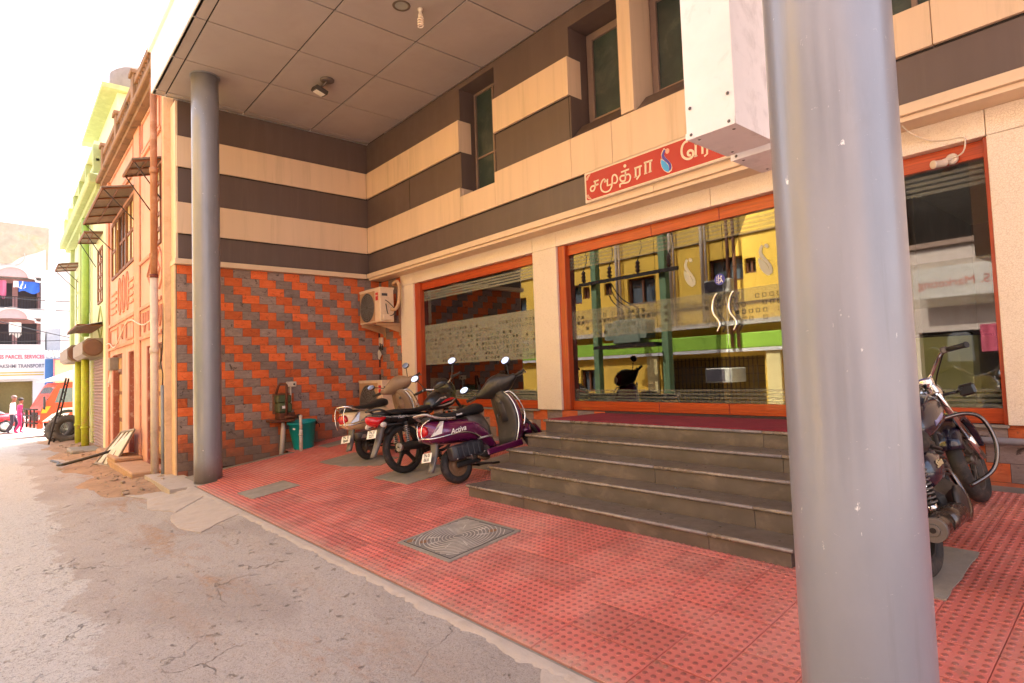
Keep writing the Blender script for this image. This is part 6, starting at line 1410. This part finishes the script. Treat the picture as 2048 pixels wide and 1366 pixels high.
    SP('front_fender', ff.loft(rings), body)
    fk = MB()
    for s in (1, -1): fk.tube([(1.06, s * .05, .60), (1.20, s * .09, .34), (1.25, s * .085, R)], .022, 8)
    fk.tube([(1.06, 0, .60), (.92, 0, .90)], .03, 8); SP('fork', fk, BLKM)
    hd = MB()
    hd.loft([[(xc + dx * math.cos(2 * PI * k / 16), y, zc + dz * math.sin(2 * PI * k / 16)) for k in range(16)] for y, xc, zc, dx, dz in ((-.30, .80, 1.0, .012, .018), (-.28, .80, 1.0, .034, .038), (-.22, .82, .99, .055, .058), (-.15, .86, 1.0, .105, .10), (-.07, .885, 1.015, .15, .13), (0, .89, 1.02, .155, .135), (.07, .885, 1.015, .15, .13), (.15, .86, 1.0, .105, .10), (.22, .82, .99, .055, .058), (.28, .80, 1.0, .034, .038), (.30, .80, 1.0, .012, .018))])
    hd.loft([ringz(z, x, w_, a, a, 2.2) for z, x, w_, a in ((.80, .885, .07, .07), (.88, .875, .085, .08), (.95, .87, .11, .09))])
    SP('handle_cover', hd, inner if style == 1 else mat('headstock_black', hexc('2d2824'), .4, var=.1, dirt=hexc('7a685a'), dirt_amt=.35, dscale=7))
    hs = MB(); hs.loft([ringx(x, w_, a, b, 2.3) for x, w_, a, b in ((.89, .13, .94, 1.10), (.96, .13, .92, 1.11), (1.02, .105, .925, 1.08), (1.055, .05, .95, 1.03))]); SP('headlamp_cowl', hs, body)
    SP('headlamp', MB().loft([ringx(x, w_, a, b, 2.2) for x, w_, a, b in ((1.02, .085, .935, 1.055), (1.06, .06, .95, 1.04), (1.067, .02, .98, 1.0))]), CLRL)
    SP('dial', MB().prism([(.06 * math.cos(2 * PI * k / 18), .035 * math.sin(2 * PI * k / 18)) for k in range(18)], lambda u, v, d: (.835 + v, u, 1.075 + d + v * .9), -.004, .004), CLRL)
    for s in (1, -1):
        SP('grip', MB().tube([(.80, s * .29, 1.0), (.775, s * .42, 1.005)], .0175, 10).tube([(.775, s * .42, 1.005), (.773, s * .43, 1.006)], .021, 10), BLKM)
        SP('brake_lever', MB().tube(smooth_pts([(.84, s * .25, .995), (.86, s * .32, .99), (.845, s * .42, .985)], 3), .0075, 6).ellipsoid((.845, s * .42, .985), (.012, .012, .012), 8, 6), DKSIL)
        SP('switch_pod', MB().box((.775, s * .235 - .022, .985), (.83, s * .235 + .022, 1.035), .012), BLKM)
    MH0 = [m_ for m_ in t.children]
    mirror(t, Ms @ Vector((.83, -.20, 1.03)), Ms @ Vector((.79, -.27, 1.215)), (-1, -.25, .62), (.03, .062, .05)); mirror(t, Ms @ Vector((.83, .20, 1.03)), Ms @ Vector((.80, .40, 1.14)), (-1, -.25, .62), (.03, .07, .045))
    # running gear
    eng = MB().box((-.12, .06, .16), (.42, .16, .34), .04).lathe([(.10, .06), (.10, .15), (.07, .165)], (.05, 0, .23), 'Y', 20); eng.box((.12, -.12, .20), (.48, .08, .36), .05); part(t, 'engine', eng, DKSIL)
    if style == 0:
        mf = MB().loft([ringx(x, w_, a, b, 3.4, yc=-.165) for x, w_, a, b in ((-.16, .04, .30, .42), (-.15, .062, .275, .445), (-.05, .07, .27, .45), (.18, .07, .27, .45), (.28, .06, .28, .43), (.30, .03, .30, .40))])
        for k in range(5): mf.box((-.10 + .075 * k, -.238, .29), (-.075 + .075 * k, -.226, .43), .004)
        part(t, 'muffler', mf, mat('muffler_black', hexc('2c2c33'), .4, var=.15, dirt=hexc('6a5a4c'), dirt_amt=.35))
        for k in range(3): part(t, 'bolt', MB().lathe([(.011, 0), (.006, -.01)], (-.12 + .19 * k, -.236, .292), 'Y', 8), CHROME)
    else:
        mf = MB().loft([ringx(x, w_, a, b, 3.0, yc=-.155) for x, w_, a, b in ((-.30, .03, .36, .44), (-.29, .05, .34, .455), (-.05, .065, .29, .44), (.15, .055, .25, .38), (.26, .03, .24, .30))]); mo = part(t, 'muffler', mf, mat('muffler_brown', hexc('3a322e'), .4, var=.15))
        MB().prism([(-.26, .36), (-.22, .41), (.02, .375), (.08, .33), (-.05, .325)], lambda u, v, d: (u, -.215 - .008 + d, v), -.012, .002).build('heat_shield', SILV2, mo)
    part(t, 'exhaust_pipe', MB().tube(smooth_pts([(.22, -.14, .25), (.32, -.13, .20), (.42, -.08, .20), (.46, -.02, .25)], 4), .018, 8), RIMB)
    part(t, 'swing_arm', MB().box((-.05, -.095, .18), (.30, -.065, .25), .015), BLKM)
    part(t, 'shock', MB().tube([(-.05, .13, .22), (-.16, .14, .50)], .022, 8).tube(spring((-.07, .13, .27), (-.15, .14, .47), .034, 7, .005), .006, 5), BLKM)
    st = MB().tube([(.30, .10, .19), (.26, .24, .02)], .011, 6).tube([(.26, .24, .02), (.33, .27, .0)], .014, 6); part(t, 'side_stand', st, IRON)
    part(t, 'centre_stand', MB().tube([(.20, -.12, .18), (.42, -.14, .12), (.50, -.15, .11)], .013, 6).tube([(.20, .12, .18), (.42, .14, .12)], .013, 6).tube([(.40, -.14, .13), (.40, .14, .13)], .012, 6), IRON)
    ft = MB().tube([(.26, -.17, .44), (.30, -.24, .45), (.42, -.235, .445), (.45, -.19, .43)], .011, 6); part(t, 'footrest', ft, SILV2)
    mg = MB(); rings = []
    for k in range(9):
        f = k / 8; x, z = -.24 - .14 * f + .02 * math.sin(f * 3), .54 - .33 * f; w_ = .075 - .015 * f
        rings.append([(x + dx, y, z) for y, dx in ((-w_, .03), (-w_ * .7, 0), (0, -.012), (w_ * .7, 0), (w_, .03), (0, .012))])
    part(t, 'mud_flap', mg.loft(rings), FEND)
    Mp = Matrix.Translation((-.365, 0, .385)) @ frame3((0, 0, 0), (0, -1, 0), (.42, 0, .9)); plate(t, Mp, pl[0], pl[1])
    if txt: flat_text(t, txt, .085, Matrix.Translation((-.02, -.2285, .605)) @ frame3((0, 0, 0), (1, -.02, .04), (-.04, .16, 1)), PW, None, .45)
    if style == 0: flat_text(t, 'Scoots', .03, Matrix.Translation((.10, -.1455, .775)) @ frame3((0, 0, 0), (1, 0, .03), (0, .1, 1)), PW, None, .3)
    else: part(t, 'flank_decal', MB().prism([(-.30, .60), (-.12, .665), (.06, .66), (-.06, .63), (.02, .61), (-.16, .60)], lambda u, v, d: (u * .8 + .035, -.2035 - .07 * max(0, u + .2) - d, v), .004, .012), SILV2)
    return t

def motorcycle(label, M, c):
    t = thing('motorcycle', label, 'motorcycle', M=M, group='scooters and motorcycles parked at the hotel')
    R = c['R']; WB = c['wb']; cruiser = c['cruiser']
    wheel(t, 'wheel', 0, R, c['tw'], BLKM, c['spokes'], hub=.075)
    hx = WB - .42
    Ms = Matrix.Translation((hx + .03, 0, .82)) @ Matrix.Rotation(math.radians(c['steer']), 4, Vector((-.42, 0, .907))) @ Matrix.Translation((-hx - .03, 0, -.82))
    def SP(name, mb, m):
        mb.v = [tuple(Ms @ Vector(v)) for v in mb.v]; return part(t, name, mb, m)
    wheel(t, 'wheel', WB, R, c['tw'] * .95, BLKM if not cruiser else DKSIL, c['spokes'], Mx=Ms, hub=.065)
    # tail, seat, tank
    if cruiser:
        part(t, 'seat', MB().loft([ringx(x, w_, a, b, 2.6) for x, w_, a, b in ((-.35, .08, .72, .78), (-.30, .13, .70, .82), (-.05, .15, .70, .83), (.10, .14, .66, .78), (.28, .16, .62, .74), (.45, .13, .62, .76), (.52, .06, .66, .72))]), SEAT)
        part(t, 'tank', MB().loft([ringx(x, w_, a, b, 2.3) for x, w_, a, b in ((.42, .07, .70, .80), (.48, .12, .66, .85), (.62, .155, .65, .90), (.80, .165, .66, .93), (.92, .13, .70, .92), (.98, .06, .76, .88))]), NAVY)
        part(t, 'tank_flash', MB().loft([ringx(x, w_ * 1.015, a, b, 2.3) for x, w_, a, b in ((.60, .153, .70, .80), (.75, .163, .71, .84), (.88, .145, .74, .85))]), mat('tank_lilac', hexc('8e86a8'), .25, coat=.5))
        sp = MB().loft([ringx(x, w_, a, b, 2.8) for x, w_, a, b in ((.14, .12, .46, .60), (.20, .165, .42, .66), (.36, .17, .42, .66), (.42, .14, .46, .60))]); part(t, 'side_panel', sp, NAVY)
        fm = MB(); rings = []
        for k in range(12):
            a = math.radians(25 + 140 * k / 11); cx, cz = (R + .035) * math.cos(a), R + (R + .035) * math.sin(a); n1, n2 = math.cos(a), math.sin(a)
            rings.append([(cx + n1 * d, y, cz + n2 * d) for y, d in ((-.09, -.06), (-.095, -.01), (-.06, .03), (0, .04), (.06, .03), (.095, -.01), (.09, -.06), (0, .015))])
        part(t, 'rear_fender', fm.loft(rings), NAVY)
    else:
        part(t, 'seat', MB().loft([ringx(x, w_, a, b, 2.8) for x, w_, a, b in ((-.33, .07, .815, .84), (-.28, .115, .79, .86), (-.05, .13, .77, .85), (.12, .135, .745, .82), (.30, .13, .73, .795), (.48, .105, .73, .81), (.55, .06, .74, .79))]), SEAT)
        part(t, 'tank', MB().loft([ringx(x, w_, a, b, 2.4) for x, w_, a, b in ((.50, .06, .72, .80), (.56, .115, .70, .88), (.69, .145, .69, .96), (.83, .155, .69, .985), (.95, .13, .71, .97), (1.02, .07, .76, .92))]), BLKP)
        dc = MB(); F_ = lambda u, v, d: (u, -(.147 - .10 * (v - .76) ** 2 * 9 - .5 * max(0, .6 - u) * .3) - d, v)
        ribbon(dc, [(.56, .80), (.66, .845), (.80, .85), (.90, .80)], [.004, .022, .03, .004], F_, .004, .009); ribbon(dc, [(.58, .75), (.70, .745), (.84, .76), (.93, .80)], [.004, .02, .02, .004], F_, .004, .009)
        part(t, 'tank_decal', dc, SILV2); dr = MB(); ribbon(dr, [(.64, .775), (.74, .80), (.86, .81), (.92, .80)], [.004, .03, .035, .004], F_, .006, .011); part(t, 'tank_decal', dr, REDL)
        tp_ = MB().loft([ringx(x, w_, a, b, 2.6) for x, w_, a, b in ((-.40, .05, .80, .83), (-.33, .10, .75, .825), (-.13, .135, .68, .785), (.10, .145, .60, .755), (.30, .13, .55, .735), (.42, .09, .60, .72))]); part(t, 'tail_panel', tp_, BLKP)
        part(t, 'tail_lamp', MB().loft([ringx(x, w_, a, b, 2.2) for x, w_, a, b in ((-.47, .02, .775, .815), (-.445, .06, .725, .825), (-.37, .105, .665, .822), (-.29, .118, .71, .815), (-.24, .122, .75, .80))]), REDL)
        st_ = MB(); ribbon(st_, [(-.36, .812), (-.2, .765), (.1, .715), (.26, .70)], [.004, .014, .02, .004], lambda u, v, d: (u, -(.112 + .06 * (u + .42)) - d * 1.0 if u < .0 else -(.1372 + .012 * u) - d, v), .012, .018); part(t, 'tail_decal', st_, SILV2)
        flat_text(t, 'Platina', .05, Matrix.Translation((-.02, -.146, .735)) @ frame3((0, 0, 0), (1, -.03, -.08), (.05, .3, 1)), PW, None, .4)
        gr = MB().tube(smooth_pts([(.0, -.135, .77), (-.18, -.135, .81), (-.32, -.12, .885), (-.40, -.06, .89), (-.41, 0, .89), (-.40, .06, .89), (-.32, .12, .885), (-.18, .135, .81), (.0, .135, .77)], 4), .015, 8); part(t, 'grab_rail', gr, BLKP)
        hg = MB(); hg.v = []; rings = []
        for k in range(9):
            f = k / 8; x, z = -.30 - .20 * f ** 1.3, .68 - .36 * f; w_ = .075 - .02 * f
            rings.append([(x + dx, y, z) for y, dx in ((-w_, .05 - .02 * f), (-w_ * .7, 0), (0, -.015), (w_ * .7, 0), (w_, .05 - .02 * f), (0, .012))])
        part(t, 'mud_flap', hg.loft(rings), FEND)
        Mp = Matrix.Translation((-.43, 0, .60)) @ frame3((0, 0, 0), (0, -1, 0), (.40, 0, .9)); plate(t, Mp, c['pl'][0], c['pl'][1])
        for s in (1, -1): part(t, 'indicator', MB().tube([(-.33, s * .09, .69), (-.34, s * .15, .69)], .012, 6).ellipsoid((-.345, s * .175, .69), (.045, .03, .035), 12, 8), CLRL)
        fm = MB(); rings = []
        for k in range(8):
            a = math.radians(75 + 60 * k / 7); cx, cz = (R + .03) * math.cos(a), R + (R + .03) * math.sin(a); n1, n2 = math.cos(a), math.sin(a)
            rings.append([(cx + n1 * d, y, cz + n2 * d) for y, d in ((-.06, -.03), (-.05, .01), (0, .02), (.05, .01), (.06, -.03), (0, .0))])
        part(t, 'rear_mudguard', fm.loft(rings), BLKM)
    # frame, engine
    fr = MB().tube([(hx + .03, 0, .82), (hx - .16, 0, .42), (hx - .22, 0, .22), (.34, 0, .20), (.28, 0, .45)], .02, 8)
    for s in (1, -1): fr.tube([(.28, s * .09, .30), (-.05, s * .10, R), ], .022, 8); fr.tube([(-.30, s * .09, .68), (.25, s * .09, .62), (.55, s * .05, .70), (hx, 0, .85)], .014, 8); fr.tube([(.30, s * .08, .24), (.18, s * .1, .62)], .014, 8)
    part(t, 'frame', fr, BLKM)
    en = MB().box((.30, -.11, .20), (.66, .11, .40), .05).lathe([(.10, -.15), (.095, -.17), (.03, -.175)], (.42, 0, .29), 'Y', 22).lathe([(.10, .15), (.095, .17), (.03, .175)], (.42, 0, .29), 'Y', 22)
    Mc_ = Matrix.Translation((.60, 0, .40)) @ Matrix.Rotation(math.radians(20), 4, 'Y')
    for k in range(7): en.box((-.085, -.085, .02 + .028 * k), (.085, .085, .034 + .028 * k), .003, M=Mc_)
    en.box((-.06, -.06, .0), (.06, .06, .25), .01, M=Mc_); part(t, 'engine', en, mat('dark_engine', hexc('3a3532'), .5, metal=.4, var=.2, dirt=hexc('5a4636'), dirt_amt=.4, dscale=9))
    # exhaust on the right
    ez = c['ez']
    ex = MB().tube(smooth_pts([(.66, -.05, .50), (.74, -.08, .36), (.66, -.12, .20), (.45, -.15, .17), (.30, -.16, ez - .05)], 4), .02, 8); part(t, 'exhaust_pipe', ex, mat('dark_chrome', hexc('6b6563'), .2, metal=1.0, var=.15) if cruiser else BLKM)
    e0, e1 = Vector((.32, -.165, ez - .04)), Vector((c['ex0'], -.185, ez + .03)); rr_ = c['er']
    can = MB().tube([e0, e0.lerp(e1, .12), e0.lerp(e1, .96), e1], [.028, rr_, rr_, rr_ * .92], 18); co_ = part(t, 'muffler', can, mat('tarnished_chrome', hexc('5e544e'), .25, metal=.9, var=.15) if cruiser else BLKM)
    dv = (e1 - e0).normalized(); MB().tube([e1 - dv * .03, e1 + dv * .006], [rr_ * 1.05, rr_ * 1.05], 18).tube([e1 + dv * .006, e1 + dv * .012], [rr_ * .55, rr_ * .5], 14).build('end_cap', SILV2 if not cruiser else DKSIL, co_)
    MB().tube([e1 + dv * .012, e1 + dv * .0135], [rr_ * .25, rr_ * .25], 12).build('outlet', DARK, co_)
    if cruiser: part(t, 'heat_shield', MB().tube([e0.lerp(e1, .25) + Vector((0, -.012, .012)), e0.lerp(e1, .75) + Vector((0, -.012, .012))], rr_ * 1.0, 16), MATS['tarnished_chrome'])
    for s in (1, -1):
        p0, p1 = Vector((.0, s * .135, R + .04)), Vector((.06 if cruiser else .02, s * .135, .66))
        part(t, 'shock', MB().tube([p0, p1], .012, 8).tube([p0.lerp(p1, .0), p0.lerp(p1, .16)], .026, 10).tube([p0.lerp(p1, .84), p1], .03, 10), BLKM if not cruiser else CHROME)
        part(t, 'shock_spring', MB().tube(spring(p0.lerp(p1, .14), p0.lerp(p1, .86), .031, 9, .006), .0065, 5), SILV2 if not cruiser else DKSIL)
        part(t, 'footrest', MB().tube([(.22, s * .10, .30), (.24, s * .22, .30)], .014, 8), BLKM)
    part(t, 'chain_case', MB().box((-.06, .095, R - .04), (.40, .13, R + .06), .02), BLKP)
    part(t, 'side_stand', MB().tube([(.40, .10, .20), (.36, .27, .02)], .012, 6).tube([(.36, .27, .02), (.42, .29, .005)], .015, 6), IRON)
    # front end
    fk = MB(); top = Vector((hx + .02, 0, .90))
    for s in (1, -1): fk.tube([(hx - .01, s * .09, .95), (WB - .12, s * .095, .48)], .021, 10); fk.tube([(WB - .13, s * .095, .50), (WB + .02, s * .095, R)], .028, 10)
    fk.box((hx - .04, -.11, .86), (hx + .06, .11, .89), .01); SP('fork', fk, CHROME if cruiser else BLKM)
    ff = MB(); rings = []
    for k in range(13):
        a = math.radians((15 if not cruiser else 5) + (120 if not cruiser else 150) * k / 12); cx, cz = WB + (R + .03) * math.cos(a), R + (R + .03) * math.sin(a); n1, n2 = math.cos(a), math.sin(a); w_ = .065 if not cruiser else .08
        rings.append([(cx + n1 * d, y, cz + n2 * d) for y, d in ((-w_, -.05), (-w_ * 1.05, -.01), (-w_ * .7, .02), (0, .03), (w_ * .7, .02), (w_ * 1.05, -.01), (w_, -.05), (0, .01))])
    SP('front_fender', ff.loft(rings), NAVY if cruiser else BLKP)
    hy = c['bar']; hz = c['barz']
    hb = [(hx - .02 + dx, y, z) for dx, y, z in c['barpath']]; full = [(x, -y, z) for x, y, z in reversed(hb)] + hb
    SP('handlebar', MB().tube(smooth_pts(full, 4), .0115, 8), CHROME)
    e = Vector(hb[-1]); d_ = (Vector(hb[-1]) - Vector(hb[-2])).normalized()
    for s in (1, -1):
        a_ = Vector((e.x, s * e.y, e.z)); dd = Vector((d_.x, s * d_.y, d_.z))
        SP('grip', MB().tube([a_ - dd * .13, a_], .0175, 10).tube([a_, a_ + dd * .012], .021, 10), BLKM)
        pv = a_ - dd * .16; SP('lever', MB().box(tuple(pv - Vector((.025, .02, .02))), tuple(pv + Vector((.03, .02, .025))), .008).tube(smooth_pts([pv + Vector((.03, 0, 0)), pv + Vector((.07, s * .06, 0)), pv + Vector((.06, 0, -.005)) + dd * .16], 3), .007, 6), BLKM if not cruiser else DKSIL)
        SP('cable', MB().tube(smooth_pts([pv + Vector((.02, 0, 0)), pv + Vector((.08, -s * .05, -.05)), (hx + .12, s * .10, .95), (hx + .05, s * .05, .80)], 4), .005, 5), BLACK)
        if not cruiser or s > 0: 
            mt = Ms @ (pv + Vector(c['mir'])); mirror(t, Ms @ (pv + Vector((0, 0, .02))), mt if s < 0 else Ms @ (pv + Vector((c['mir'][0], -c['mir'][1], c['mir'][2]))), (-1, -.25, .6), (.03, .07, .05))
    if cruiser:
        SP('headlamp', MB().lathe([(.03, -.14), (.08, -.10), (.098, 0), (.10, .04), (.09, .05)], (hx + .16, 0, .86), 'X', 24), CHROME)
        for y in (-.06, .06): SP('dial', MB().lathe([(.05, -.06), (.052, .0), (.045, .008)], (hx + .02, y, .985), 'Z', 20), CHROME); SP('dial_face', MB().lathe([(.044, .0082), (.044, .0095)], (hx + .02, y, .985), 'Z', 18), BLUE)
        for s in (1, -1): SP('indicator', MB().tube([(hx + .14, s * .08, .84), (hx + .14, s * .2, .84)], .01, 6).box((hx + .10, s * .20, .80), (hx + .15, s * .30, .88), .014) if s > 0 else MB().tube([(hx + .14, -.08, .84), (hx + .14, -.2, .84)], .01, 6).box((hx + .10, -.30, .80), (hx + .15, -.20, .88), .014), BLKP)
        cg = MB()
        for s in (1, -1): cg.tube(smooth_pts([(hx - .02, s * .05, .70), (hx + .06, s * .18, .70), (hx + .08, s * .27, .64), (hx + .06, s * .29, .46), (hx - .0, s * .23, .31), (hx - .12, s * .10, .25)], 5), .014, 10)
        part(t, 'crash_guard', cg, mat('dark_chrome', hexc('6b6563'), .2, metal=1.0, var=.15))
        part(t, 'rear_plate_bracket', MB().box((-.36, -.10, .50), (-.34, .10, .62), .005), BLKM)
        part(t, 'tail_lamp', MB().loft([ringx(x, w_, a, b, 2.2) for x, w_, a, b in ((-.40, .03, .60, .66), (-.37, .06, .57, .69), (-.31, .06, .57, .69))]), REDL)
        flat_text(t, 'Shiva', .06, Matrix.Translation((.29, -.172, .56)) @ frame3((0, 0, 0), (1, 0, 0), (0, .05, 1)), mat('decal_gold', hexc('cdb98a'), .4, var=0), None, .3)
    else:
        cw_ = MB().loft([ringx(x, w_, a, b, 2.3) for x, w_, a, b in ((hx + .00, .12, .84, 1.05), (hx + .06, .15, .80, 1.12), (hx + .14, .145, .79, 1.09), (hx + .22, .10, .80, 1.0), (hx + .26, .04, .84, .92))]); SP('headlamp_cowl', cw_, BLKP)
        SP('headlamp', MB().loft([ringx(x, w_, a, b, 2.2) for x, w_, a, b in ((hx + .17, .085, .80, .93), (hx + .225, .06, .82, .91), (hx + .235, .02, .85, .88))]), CLRL)
        SP('dial', MB().box((hx - .03, -.085, 1.0), (hx + .03, .085, 1.045), .012), BLKM)
        cg = MB()
        for s in (1, -1): cg.tube(smooth_pts([(hx - .08, s * .03, .66), (hx - .02, s * .2, .64), (hx + .02, s * .28, .52), (hx - .02, s * .26, .36), (hx - .12, s * .08, .26)], 5), .011, 8)
        part(t, 'crash_guard', cg, SILV2)
    return t
scooter('dark purple scooter with chrome guards parked beside the steps', bike_M(-5.69, 4.05, 90, 10), PURP, INGR, ('TN 01', '0616'), 'Activa', 34, 0)
scooter('cream scooter with brown inner panel parked furthest along, by the outdoor unit', bike_M(-8.31, 4.26, 104, 8), CRMP, INBR, ('TN 51', '9849'), '', 34, 1)
motorcycle('black motorcycle with red tail lamp parked between the two scooters', bike_M(-6.86, 4.06, 97, 8), dict(R=.318, wb=1.28, tw=.046, cruiser=False, spokes=5, steer=30, ez=.34, ex0=-.20, er=.052, pl=('TN 57', '2271'),
    bar=.36, barz=1.04, barpath=[(.06, .05, 1.0), (.05, .14, 1.02), (.0, .24, 1.06), (-.06, .38, 1.05)], mir=(.03, -.08, .20)))
motorcycle('dark navy cruiser motorcycle with chrome crash guard, mostly behind the big column', bike_M(-1.10, 4.08, 91, 15), dict(R=.31, wb=1.46, tw=.055, cruiser=True, spokes=24, steer=3, ez=.30, ex0=-.26, er=.062, pl=('TN', '1'),
    bar=.42, barz=1.12, barpath=[(.06, .04, .98), (.06, .10, 1.0), (.02, .19, 1.10), (-.06, .27, 1.15), (-.14, .40, 1.15)], mir=(.0, -.12, .2)))
# ------------------------------------------------------------------ lettering becomes plain mesh
bpy.context.view_layer.update()
dg = bpy.context.evaluated_depsgraph_get()
for o in [o for o in S.objects if o.type == 'FONT']:
    me = bpy.data.meshes.new_from_object(o.evaluated_get(dg)); nm = o.name; par = o.parent; mb_ = o.matrix_basis.copy(); old = o.data
    bpy.data.objects.remove(o); n_ = bpy.data.objects.new(nm, me); COL.objects.link(n_); n_.parent = par; n_.matrix_basis = mb_
